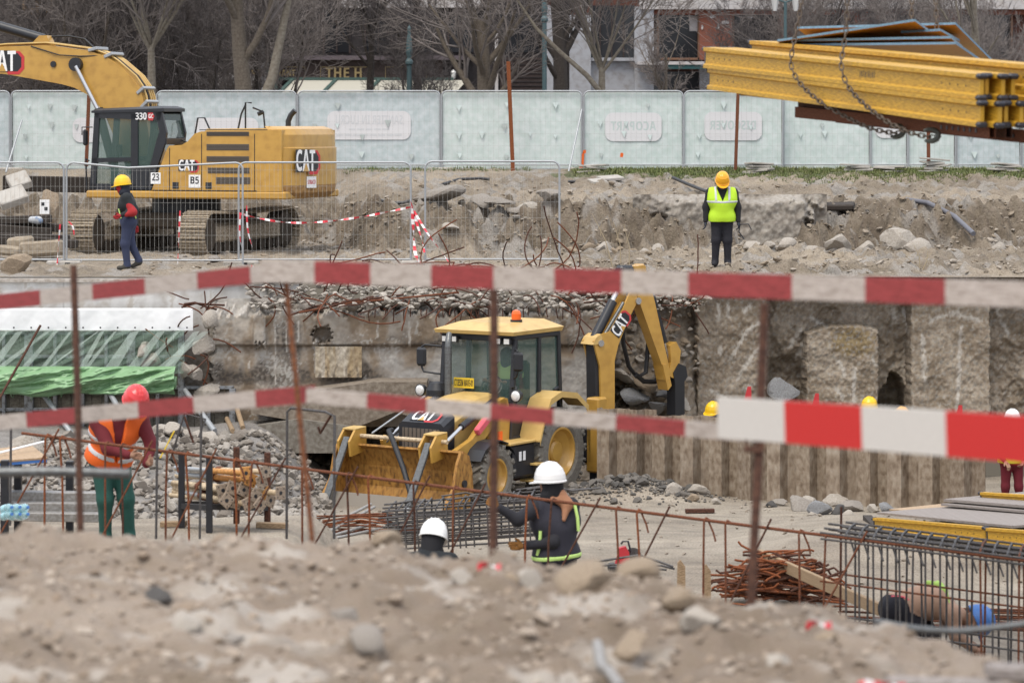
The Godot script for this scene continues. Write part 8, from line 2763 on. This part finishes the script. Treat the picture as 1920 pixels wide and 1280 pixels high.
func build_site() -> void:
	rng.seed = 91
	var d := 53.9
	stripe_tape([P(448, 400, d), P(490, 410, d), P(540, 417, d), P(600, 416, d), P(680, 406, d), P(770, 388, d)], 0.045, "sagging red and white tape between two mesh fence panels", "", 2.0)
	stripe_tape([P(772, 380, d), P(775, 430, d), P(780, 480, d - 0.2), P(800, 505, d - 0.6)], 0.065, "crumpled red and white tape hanging down the fence post", "tapes at the fence post", 5.0)
	stripe_tape([P(770, 378, d), P(782, 420, d), P(795, 470, d - 0.3), P(790, 512, d - 0.8)], 0.06, "crumpled red and white tape hanging down the fence post", "tapes at the fence post", 4.0)
	stripe_tape([P(776, 395, d), P(800, 435, d - 0.2), P(830, 475, d - 0.5), P(850, 505, d - 0.8)], 0.05, "red and white tape stretched from the fence post to the rubble", "", 3.0)
	for a in [[337, 395, 335, 440, 332, 505], [450, 400, 449, 440, 455, 475], [462, 385, 464, 430, 474, 468], [112, 420, 108, 470, 105, 515], [128, 415, 136, 425, 138, 440]]:
		stripe_tape([P(a[0], a[1], d - 0.1), P(a[2], a[3], d - 0.1), P(a[4], a[5], d - 0.1)], 0.035, "loose end of red and white tape dangling from the open mesh fence", "tape ends on the mesh fence", 3.0)
	stripe_tape([P(470, 500, 52.6), P(480, 505, 52.3), P(490, 512, 52.0)], 0.08, "scrap of red and white tape on the terrace rim", "", 2.0)
	for a in [[1600, 1262], [1645, 1250], [1512, 1150], [895, 1110]]:
		var dd := minf(1.78 * F / (a[1] - HORIZON), 11.4)
		var p := P(a[0], a[1], dd)
		p.y = near_y(p.x, dd) + 0.02
		stripe_tape([p, p + Vector3(0.03, 0.02, 0.02), p + Vector3(0.07, 0.0, -0.02), p + Vector3(0.09, 0.012, 0.03)], 0.03, "crumpled scrap of red and white tape on the near bank", "tape scraps on the near bank", 9.0)
	# black pipes on the bank
	for a in [[[1685, 372, 61.8], [1740, 380, 61.2], [1790, 405, 60.2], [1826, 438, 59.0], "grey corrugated pipe curving down the bank", 0.055], [[1262, 333, 66], [1290, 345, 65], [1320, 357, 63.5], [1340, 362, 63.0], "thin dark pipe lying behind the man in the vest", 0.04], [[1065, 352, 66], [1095, 352, 66], [1125, 353, 66], [1140, 353, 66], "thin black pipe lying beside the pale slab", 0.035], [[830, 345, 65], [860, 336, 66], [900, 334, 66], [918, 336, 66], "black pipe arching over the bank behind the fence", 0.035], [[705, 395, 61], [730, 388, 61], [755, 380, 61], [770, 376, 61], "short black pipe poking from the bank at the tape", 0.035]]:
		var pts := []
		for i in 4:
			var p := P(a[i][0], a[i][1], a[i][2])
			p.y = maxf(p.y, upper_y(p.x, a[i][2]) + a[5] * 0.6)
			pts.append(p)
		var g := G.new()
		g.tube([pts[0], pts[0].lerp(pts[1], 0.5), pts[1], pts[1].lerp(pts[2], 0.5), pts[2], pts[2].lerp(pts[3], 0.5), pts[3]], a[5], 9)
		solo(g, "pipe", M.pipe_grey if a[5] > 0.05 else M.pipe_black, a[4], "pipe")
	for a in [[1145, 352, 65.8, 0.55], [1120, 356, 65.5, 0.35]]:
		var p := P(a[0], a[1], a[2])
		p.y = upper_y(p.x, a[2]) + 0.06
		var g := G.new()
		g.box(p, Vector3(a[3], 0.07, 0.4), Basis.from_euler(Vector3(0.15, 0.4, 0.06)), 0.01)
		solo(g, "pale_slab", M.concrete_plain, "pale broken slab lying on the bank beside the black pipe", "slab", "pale slabs on the bank")
	# asphalt lip
	for a in [[1265, 380, 0.9], [1490, 378, 1.4], [1560, 376, 1.0], [1430, 382, 1.0], [1600, 374, 0.7]]:
		var dd := 61.8
		var p := P(a[0], a[1], dd)
		var g := G.new()
		p.y = upper_y(p.x, dd) + 0.03
		g.box(p, Vector3(a[2], 0.13, 0.6), Basis.from_euler(Vector3(0.1, rng.randf_range(-0.3, 0.3), rng.randf_range(-0.05, 0.05))), 0.03)
		solo(g, "asphalt_slab", M.timber_dark, "dark broken asphalt slab on the rim of the bank", "slab", "asphalt slabs on the rim")
	var cf := func(px, py):
		var f := nz2.get_noise_2d(px * 4.0, py * 4.0)
		return mixn(Color(0.32, 0.30, 0.275), Color(0.42, 0.405, 0.38), 0.5 + f + nz.get_noise_2d(px, py))
	var co := func(px, py): return nz2.get_noise_2d(px * 1.5, py * 1.5) * 0.05 - 0.9 * ss(0.8, 1.0, maxf(absf((px - 1375) / 165.0), absf((py - 430.0) / 62.0)) + nz.get_noise_2d(px * 2.0, py * 2.0) * 0.2)
	var fo := thing("buried_foundation", "pale concrete foundation face exposed in the bank behind the man in the vest", "foundation")
	inst(face(1190, 1560, 366, 496, 60.3, 110, 44, co, cf), "face", M.concrete, fo)
	# pile of old timbers at the left
	var k := 0
	for a in [[30, 412, 56.2, 0.75, 0], [25, 430, 56.0, 0.8, 0], [45, 445, 55.8, 0.95, 0], [60, 424, 56.4, 0.7, 0], [20, 452, 55.6, 0.8, 0], [75, 452, 55.6, 0.8, 0]]:
		var g := G.new()
		var p := P(a[0], a[1], a[2])
		g.box(p, Vector3(a[3] * 1.9, 0.16, 0.26), Basis.from_euler(Vector3(0, rng.randf_range(-0.25, 0.25), rng.randf_range(-0.12, 0.05))), 0.015)
		solo(g, "old_timber", M.timber_dark, "blackened old timber in the pile at the end of the mesh fence", "timber", "old timbers by the fence end")
	for a in [[38, 458, 55.2, 0.45, 0.3], [78, 466, 55.0, 0.85, 0.3], [22, 470, 55.0, 0.5, 0.2]]:
		var g := G.new()
		var p := P(a[0], a[1], a[2])
		p.y = maxf(p.y, -0.8)
		g.box(p, Vector3(a[3], a[4], 0.4), Basis.from_euler(Vector3(rng.randf_range(-0.1, 0.1), rng.randf_range(-0.4, 0.4), rng.randf_range(-0.15, 0.15))), 0.05)
		solo(g, "stone_block", M.block_stone, "brown stone block under the blackened timbers", "stone block", "stone blocks under the timbers")
	var tg := thing("survey_stone", "pointed pale stone with a black and white survey target", "stone")
	var sp := P(86, 382, 57.5)
	inst(rocks.tan[1], "stone", M.rock, tg, Transform3D(Basis.IDENTITY.scaled(Vector3(0.42, 0.75, 0.34)), sp + Vector3(0, -0.05, -0.18)))
	var g := G.new()
	g.box(sp + Vector3(-0.03, -0.06, 0.04), Vector3(0.2, 0.3, 0.012))
	part(g, "target_plate", M.white_paint, tg)
	for e in [[-0.065, 0.03], [0.0, -0.07]]:
		g = G.new()
		g.box(sp + Vector3(-0.03 + e[0] + 0.03, -0.06 + e[1] + 0.03, 0.048), Vector3(0.065, 0.07, 0.008))
		part(g, "target_mark", M.black_paint, tg)
	g = G.new()
	for e in [[22, 370, 58.0, 0.6, "pale broken slab leaning on the bank above the timbers"], [35, 340, 59.5, 0.45, "grey block lying behind the leaning slab"]]:
		g = G.new()
		g.box(P(e[0], e[1], e[2]), Vector3(e[3], 0.18, 0.5), Basis.from_euler(Vector3(0.5, 0.5, 0.35)), 0.02)
		solo(g, "broken_slab", M.concrete_plain, e[4], "slab")
	g = G.new()
	g.box(P(92, 345, 63.6), Vector3(2.1, 0.36, 0.3), Basis.from_euler(Vector3(0, 0.05, -0.02)), 0.02)
	solo(g, "dark_beam", M.timber_dark, "long dark beam against the bank behind the survey stone", "beam")
	var bag := thing("sack", "small blue and white plastic sack on the old timbers", "sack")
	g = G.new()
	var bpt := P(66, 412, 56.0)
	blob(g, [[bpt + Vector3(-0.08, 0, 0), bpt + Vector3(0.06, -0.01, 0), 0.07, 0.085, Color(0.55, 0.57, 0.60)], [bpt + Vector3(0.02, 0.02, 0.04), bpt + Vector3(0.1, -0.02, 0.04), 0.04, 0.05, Color(0.25, 0.33, 0.48)]], 0.018, 0.04)
	part(g, "bag", M.cloth, bag)
	# yellow and black power box at the rim
	var pb := thing("power_unit", "small yellow and black power unit on the rim above the digger arm", "power unit")
	var pp := P(1180, 508, 51.0)
	g = G.new()
	g.box(pp + Vector3(0.18, 0.0, 0), Vector3(0.24, 0.26, 0.3), Basis.IDENTITY, 0.04)
	part(g, "housing", M.cat_yellow, pb)
	g = G.new()
	g.box(pp + Vector3(-0.1, -0.02, 0), Vector3(0.36, 0.18, 0.26), Basis.from_euler(Vector3(0, 0, 0.1)), 0.05)
	part(g, "motor", M.black_paint, pb)
	# dry stalks
	for a in [[1150, 500, 1110, 400], [1165, 500, 1150, 415], [1180, 505, 1170, 420], [1725, 520, 1715, 460], [1728, 515, 1740, 470], [1720, 505, 1700, 480]]:
		g = G.new()
		var p0 := P(a[0], a[1], 51.5)
		p0.y = upper_y(p0.x, 51.5)
		var p1 := P(a[2], a[3], 51.5)
		g.tube([p0, p0.lerp(p1, 0.5) + Vector3(0.05, 0.03, 0), p1], [0.011, 0.008, 0.004], 4)
		g.tube([p0.lerp(p1, 0.6), p0.lerp(p1, 0.8) + Vector3(0.1, 0.05, 0)], [0.006, 0.003], 4)
		solo(g, "dry_stalk", M.straw, "dry bare weed stalk on the rim of the upper terrace", "weed", "dry stalks on the terrace rim")

func build_pit_things() -> void:
	rng.seed = 101
	var g: G
	# steel props in a rack
	var rk := thing("prop_rack", "dark steel rack frame holding the bundle of steel props", "rack")
	for a in [[340, 848, 962, 30.9], [392, 856, 976, 30.4], [443, 838, 945, 31.9], [501, 848, 971, 31.2]]:
		g = G.new()
		var p0 := P(a[0], a[1], a[3])
		var p1 := P(a[0], a[2], a[3])
		p1.y = minf(p1.y, pit_y(p1.x, a[3]))
		g.bar(p0, p1, 0.07, 0.07, Vector3.BACK, 0.006)
		part(g, "post", M.black_metal if a[0] < 400 else M.rust_dark, rk)
	for a in [[340, 948, 392, 952, 30.9, 30.4], [443, 946, 501, 950, 31.9, 31.2], [340, 945, 443, 944, 30.9, 31.9], [392, 950, 501, 952, 30.4, 31.2]]:
		g = G.new()
		g.bar(P(a[0], a[1], a[4]), P(a[2], a[3], a[5]), 0.06, 0.06)
		part(g, "base_rail", M.black_metal, rk)
	var ends := [[460, 887], [497, 884], [490, 903], [456, 918], [435, 915], [417, 919], [501, 927], [525, 924], [487, 946], [424, 938], [506, 938], [441, 941], [470, 900], [478, 930], [448, 930], [465, 944]]
	var k := 0
	for e in ends:
		var a := P(e[0], e[1], 30.4 + rng.randf() * 0.25)
		var b := P(322 + rng.randf_range(-8, 12) + (e[0] - 420) * 0.06, 876 + (e[1] - 885) * 0.85 + rng.randf_range(-4, 4), 31.7)
		var t := thing("steel_prop", "cream painted steel prop with square end plate lying in the rack" if k % 6 else "orange painted steel prop with square end plate lying in the rack", "steel prop", Vector3.ZERO, "cream props in the rack" if k % 6 else "orange props in the rack")
		var u := (a - b).normalized()
		var m: Material = M.prop_cream if k % 6 else M.prop_orange
		var mid := b.lerp(a, 0.5)
		g = G.new()
		g.tube([b, mid], 0.026, 9)
		part(g, "inner_tube", M.prop_cream if k % 3 else M.galv, t)
		g = G.new()
		g.tube([mid, a], 0.032, 9)
		part(g, "outer_tube", m, t)
		g = G.new()
		g.tube([mid - u * 0.04, mid + u * 0.05], 0.042, 8)
		part(g, "collar", M.rust, t)
		var sd := u.cross(Vector3.UP).normalized().rotated(u, rng.randf() * PI)
		var pb := Basis(sd, u.cross(sd), u)
		g = G.new()
		g.box(a + u * 0.004, Vector3(0.145, 0.145, 0.012), pb, 0.01)
		part(g, "end_plate", M.prop_plate if k % 6 else M.prop_orange, t)
		g = G.new()
		g.lathe([Vector2(0, 0.0), Vector2(0.022, 0.0), Vector2(0.022, 0.002), Vector2(0, 0.002)], 10, a + u * 0.0105, Basis(pb.x, pb.z, -pb.y))
		part(g, "plate_hole", M.black_paint, t)
		for q in 4:
			g = G.new()
			g.box(a + u * 0.0115 + pb.x * (0.045 if q % 2 else -0.045) + pb.y * (0.045 if q < 2 else -0.045), Vector3(0.012, 0.012, 0.003), pb)
			part(g, "bolt_hole", M.black_paint, t)
		k += 1
	# formwork stack on the right
	var fl := 36.0
	for e in [[1640, 984, 1850, 1002, 37.0, 34.6, "yellow formwork beam under the plywood of the ground stack"], [1852, 1004, 2010, 1016, 34.55, 32.9, "short yellow formwork beam at the end of the ground stack"], [1840, 936, 2000, 946, 37.6, 36.2, "yellow formwork beam on top of the grey panels"]]:
		var a := P(e[0], e[1], e[4])
		var b := P(e[2], e[3], e[5])
		var ex := (b - a).normalized()
		var ez := ex.cross(Vector3.UP).normalized()
		if ez.z < 0:
			ez = -ez
		make_beam(a.distance_to(b), e[6], "", Transform3D(Basis(ex, ez.cross(ex), ez), (a + b) / 2))
	for e in [[1645, 964, 1900, 990, 37.0, 34.4, 2.6, 0.03, M.ply_grey, "weathered plywood panel lying on the yellow beam of the ground stack"], [1668, 957, 1808, 968, 37.6, 36.4, 1.2, 0.02, M.ply_pale, "clean pale plywood sheet lying on the weathered panel"], [1765, 948, 2040, 972, 37.4, 35.0, 1.6, 0.03, M.ply_grey, "lower grey plywood panel stacked on the pale sheet"], [1770, 940, 2040, 962, 37.5, 35.1, 1.6, 0.035, M.ply_grey, "upper grey plywood panel stacked on the pale sheet"]]:
		var a := P(e[0], e[1], e[4])
		var b := P(e[2], e[3], e[5])
		g = G.new()
		var ex := b - a
		var bk := Vector3(-ex.z, 0, ex.x).normalized()
		if bk.z > 0:
			bk = -bk
		var pts := [a, b, b + bk * e[6], a + bk * e[6]]
		var up: Vector3 = Vector3.UP * e[7]
		for q in [[pts[0], pts[1], pts[2], pts[3]], [pts[0] + up, pts[1] + up, pts[2] + up, pts[3] + up]]:
			g.quad(q[0], q[1], q[2], q[3])
		for i in 4:
			g.quad(pts[i], pts[(i + 1) % 4], pts[(i + 1) % 4] + up, pts[i] + up)
		solo(g, "formwork_sheet", e[8], e[9], "plywood")
	for e in [[1650, 998, 37.0], [1850, 1012, 34.8], [1800, 1000, 36.6]]:
		g = G.new()
		var p := P(e[0], e[1], e[2])
		var y := pit_y(p.x, e[2])
		g.box(Vector3(p.x, (p.y + y) / 2 - 0.02, p.z - 0.6), Vector3(0.12, maxf(p.y - y, 0.08), 1.4))
		solo(g, "bearer", M.timber_dark, "dark timber bearer under the ground stack of formwork", "timber", "bearers under the ground stack")
	# timber plank
	g = G.new()
	g.bar(P(1424, 1040, 31.4), P(1650, 1142, 28.6), 0.05, 0.13, Vector3.UP, 0.006)
	solo(g, "plank", M.timber, "pale timber plank on edge behind the rusty heap", "plank")
	for a in [[1276, 1058, 0.07], [1324, 1066, 0.05]]:
		g = G.new()
		var p := P(a[0], a[1], 29.0)
		g.prism(poly([-0.05, -0.9, 0.06, -0.9, 0.05, -0.02, 0.0, 0.05, -0.03, 0.02]), -0.02, 0.02, Transform3D(Basis.IDENTITY, p))
		solo(g, "timber_stake", M.timber, "pointed timber stake left of the rusty heap", "stake", "stakes left of the rusty heap")
	for a in [[1285, 955, 1340, 952, 43.0], [480, 985, 540, 978, 31.0], [300, 950, 350, 962, 31.0]]:
		g = G.new()
		var p := P(a[0], a[1], a[4])
		var q := P(a[2], a[3], a[4])
		p.y = pit_y(p.x, a[4]) + 0.04
		q.y = pit_y(q.x, a[4]) + 0.04
		g.bar(p, q, 0.1, 0.06, Vector3.UP, 0.006)
		solo(g, "scrap_plank", M.timber if a[0] < 1000 else M.rust_dark, ["short dark plank lying alone on the pit floor", "curved pale batten in front of the prop rack", "pale squared timber beside the prop rack"][[1285, 480, 300].find(a[0])], "plank")
	# red cut-off saw
	var s := thing("cutoff_saw", "red and black cut-off saw standing on the pit floor", "saw")
	var p := P(1168, 1040, 31.0)
	g = G.new()
	g.prism(poly([-0.09, -0.1, 0.08, -0.1, 0.07, 0.03, 0.03, 0.1, -0.04, 0.08, -0.06, 0.0]), -0.05, 0.05, Transform3D(Basis.IDENTITY, p))
	part(g, "body", M.red_tool, s)
	g = G.new()
	g.tube([p + Vector3(-0.02, 0.12, 0), p + Vector3(0.0, 0.15, 0), p + Vector3(0.06, 0.15, 0), p + Vector3(0.09, 0.03, 0)], 0.012, 7)
	part(g, "handle", M.black_paint, s)
	g = G.new()
	g.lathe([Vector2(0, 0), Vector2(0.09, 0), Vector2(0.09, 0.006), Vector2(0, 0.006)], 20, p + Vector3(0.12, -0.02, -0.08), Basis(Vector3.RIGHT, PI / 2))
	part(g, "disc", M.rebar, s)
	g = G.new()
	g.box(p + Vector3(-0.02, -0.14, 0), Vector3(0.3, 0.08, 0.2), Basis.IDENTITY, 0.02)
	part(g, "base", M.black_paint, s)
	for a in [[1085, 1058, 1200, 1040, 1262, 1062], [1190, 1062, 1240, 1060, 1264, 1066], [1100, 1064, 1150, 1058, 1250, 1068]]:
		g = G.new()
		g.tube([P(a[0], a[1], 30.6), P(a[2], a[3], 30.6), P(a[4], a[5], 30.4)], 0.013, 6)
		solo(g, "grey_bar", M.rebar, "dark grey bar lying round the red saw", "rebar", "bars round the saw")
	# left bench: table, water, stacked steel
	var tb := thing("trestle_table", "plywood topped trestle table with dark legs at the edge of the pit bench", "table")
	g = G.new()
	var tp := P(20, 852, 30.0)
	g.box(tp, Vector3(0.62, 0.025, 0.9), Basis.from_euler(Vector3(0.03, 0.35, 0.04)), 0.003)
	part(g, "table_top", M.ply_pale, tb)
	g = G.new()
	g.box(tp + Vector3(0, -0.028, 0), Vector3(0.61, 0.03, 0.89), Basis.from_euler(Vector3(0.03, 0.35, 0.04)))
	part(g, "blue_backing", M.blue_plastic, tb)
	for a in [[33, 862, 30.2], [-30, 862, 30.4], [-20, 862, 29.6], [8, 862, 29.5]]:
		g = G.new()
		var e := P(a[0], a[1], a[2])
		g.bar(e, Vector3(e.x, pit_y(e.x, a[2]), e.z), 0.08, 0.08, Vector3.BACK, 0.005)
		part(g, "leg", M.black_metal, tb)
	g = G.new()
	g.tube([P(-30, 856, 29.7), P(82, 828, 30.2)], 0.014, 7)
	solo(g, "white_tube", M.tarp_white, "thin white tube lying on the trestle table", "tube")
	for a in [[100, 930, 30.0, 0.9, 0.10, 0.0], [98, 950, 29.8, 1.0, 0.10, 0.05], [100, 968, 29.6, 0.95, 0.09, -0.03]]:
		g = G.new()
		var e := P(a[0], a[1], a[2])
		g.box(e, Vector3(a[3], a[4], 0.18), Basis.from_euler(Vector3(0, 0.2 + a[5], -0.04)), 0.006)
		solo(g, "steel_section", M.conduit, "pale grey steel section stacked beside the worker in orange", "steel section", "steel sections on the bench")
	g = G.new()
	var e0 := P(130, 864, 30.6)
	g.bar(e0, Vector3(e0.x, pit_y(e0.x, 30.6), e0.z), 0.08, 0.08, Vector3.BACK, 0.005)
	solo(g, "dark_stanchion", M.black_metal, "short dark stanchion behind the stacked steel sections", "post")
	var wp := thing("water_pack", "pack of clear blue plastic water bottles lying on the ground at the near bank", "bottles")
	for i in 6:
		var b := Node3D.new()
		b.name = "bottle"
		wp.add_child(b, true)
		b.position = P(12 + (i % 3) * 15, 966 - (i / 3) * 13, 26.6)
		g = G.new()
		g.lathe([Vector2(0, -0.13), Vector2(0.038, -0.13), Vector2(0.042, -0.11), Vector2(0.042, 0.07), Vector2(0.03, 0.11), Vector2(0.013, 0.14)], 12, Vector3.ZERO, Basis.from_euler(Vector3(PI / 2 - 0.2, 0.5, 0)))
		part(g, "bottle_body", M.water, b)
		g = G.new()
		g.lathe([Vector2(0.015, 0.14), Vector2(0.015, 0.16), Vector2(0, 0.16)], 10, Vector3.ZERO, Basis.from_euler(Vector3(PI / 2 - 0.2, 0.5, 0)))
		part(g, "cap", M.blue_plastic, b)
		g = G.new()
		g.lathe([Vector2(0.0425, -0.05), Vector2(0.0425, 0.03)], 12, Vector3.ZERO, Basis.from_euler(Vector3(PI / 2 - 0.2, 0.5, 0)))
		part(g, "label_band", M.teal_pale, b)
	# near bank clutter
	g = G.new()
	var q := []
	for a in [[1120, 1205], [1128, 1225], [1142, 1250], [1165, 1290]]:
		var dd: float = 1.78 * F / (a[1] - HORIZON)
		var pt := P(a[0], a[1], dd)
		pt.y = near_y(pt.x, dd) + 0.028
		q.append(pt)
	g.tube(q, 0.02, 9)
	solo(g, "pale_pipe", M.conduit, "out of focus pale pipe end lying on the near bank", "pipe")
	for a in [[1780, 1232, 0.42, 0.045], [1905, 1228, 0.2, 0.05], [1700, 1222, 0.22, 0.03]]:
		g = G.new()
		var dd: float = 1.78 * F / (a[1] - HORIZON)
		var pt := P(a[0], a[1], dd)
		pt.y = near_y(pt.x, dd) + a[3] * 0.4
		g.box(pt, Vector3(a[2], a[3], 0.10), Basis.from_euler(Vector3(0, rng.randf_range(-0.25, 0.1), -0.03)), 0.01)
		solo(g, "grey_batten", M.ply_grey, "out of focus weathered grey batten on the near bank", "batten", "battens on the near bank")
	g = G.new()
	var bt := []
	for i in 9:
		var px := 1640.0 + i * 40.0
		var pt := P(px, 1164 + 14.0 * sin(i * 0.5) + i * 1.5, 11.2)
		bt.append(pt)
	g.tube(bt, 0.014, 8)
	solo(g, "grey_hose", M.tube_grey, "blue grey hose along the rim of the near bank", "hose")

func _ready() -> void:
	# camera
	var cam := Camera3D.new()
	cam.name = "camera"
	cam.projection = Camera3D.PROJECTION_FRUSTUM
	cam.near = 1.0
	cam.far = 2000.0
	cam.size = 1280.0 / F
	cam.frustum_offset = Vector2(0.0, -(640.0 - HORIZON) / F)
	cam.position = Vector3(0, EYE, 0)
	cam.current = true
	var at := CameraAttributesPhysical.new()
	at.frustum_near = 1.0
	at.frustum_far = 2000.0
	at.frustum_focus_distance = 46.0
	at.frustum_focal_length = 100.0
	at.exposure_aperture = 3.2
	cam.attributes = at
	add_child(cam)
	# overcast sky
	var we := WorldEnvironment.new()
	we.name = "environment"
	var env := Environment.new()
	env.background_mode = Environment.BG_SKY
	var sky := Sky.new()
	var sm := ProceduralSkyMaterial.new()
	sm.sky_top_color = Color(0.80, 0.82, 0.86)
	sm.sky_horizon_color = Color(0.74, 0.75, 0.77)
	sm.sky_curve = 0.2
	sm.ground_bottom_color = Color(0.3, 0.28, 0.25)
	sm.ground_horizon_color = Color(0.5, 0.48, 0.45)
	sky.sky_material = sm
	env.sky = sky
	env.background_energy_multiplier = 1.15
	env.tonemap_mode = Environment.TONE_MAPPER_LINEAR
	env.tonemap_exposure = 1.9
	env.sdfgi_enabled = true
	env.ssao_enabled = true
	env.ssil_enabled = true
	we.environment = env
	add_child(we)
	# the sun behind thin cloud, high and from the left front
	var sun := DirectionalLight3D.new()
	sun.name = "sun"
	sun.light_energy = 0.48
	sun.light_angular_distance = 28.0
	sun.light_color = Color(1.0, 0.975, 0.94)
	sun.shadow_enabled = true
	sun.rotation_degrees = Vector3(-62, -28, 0)
	add_child(sun)
	# setup
	nz.noise_type = FastNoiseLite.TYPE_SIMPLEX_SMOOTH
	nz.frequency = 0.012
	nz.fractal_octaves = 4
	nz.seed = 4
	nz2.noise_type = FastNoiseLite.TYPE_SIMPLEX
	nz2.frequency = 0.02
	nz2.fractal_octaves = 4
	nz2.seed = 17
	var sf := SystemFont.new()
	sf.font_names = PackedStringArray(["Droid Sans"])
	sf.font_weight = 700
	bold = sf
	make_materials()
	M.cloth_vest = mat(Color(0.022, 0.022, 0.034), 0.85)
	M.blade = mat(Color(0.20, 0.175, 0.145), 0.7, 0.1)
	M.scuffed = mat(Color(0.42, 0.24, 0.085), 0.7, 0.0, M.track.albedo_texture, Vector3.ONE * 0.8)
	M.teal_pale = mat(Color(0.35, 0.62, 0.70), 0.5)
	make_rocks()
	build_ground()
	build_broken_wall()
	build_right_wall()
	build_sheet_piles()
	build_left_wall()
	build_buildings()
	build_trees()
	build_lamps()
	build_fences()
	excavator()
	backhoe()
	build_people()
	build_load()
	build_rebar()
	build_site()
	build_pit_things()
	build_barrier()
	build_stones()
	build_grass()
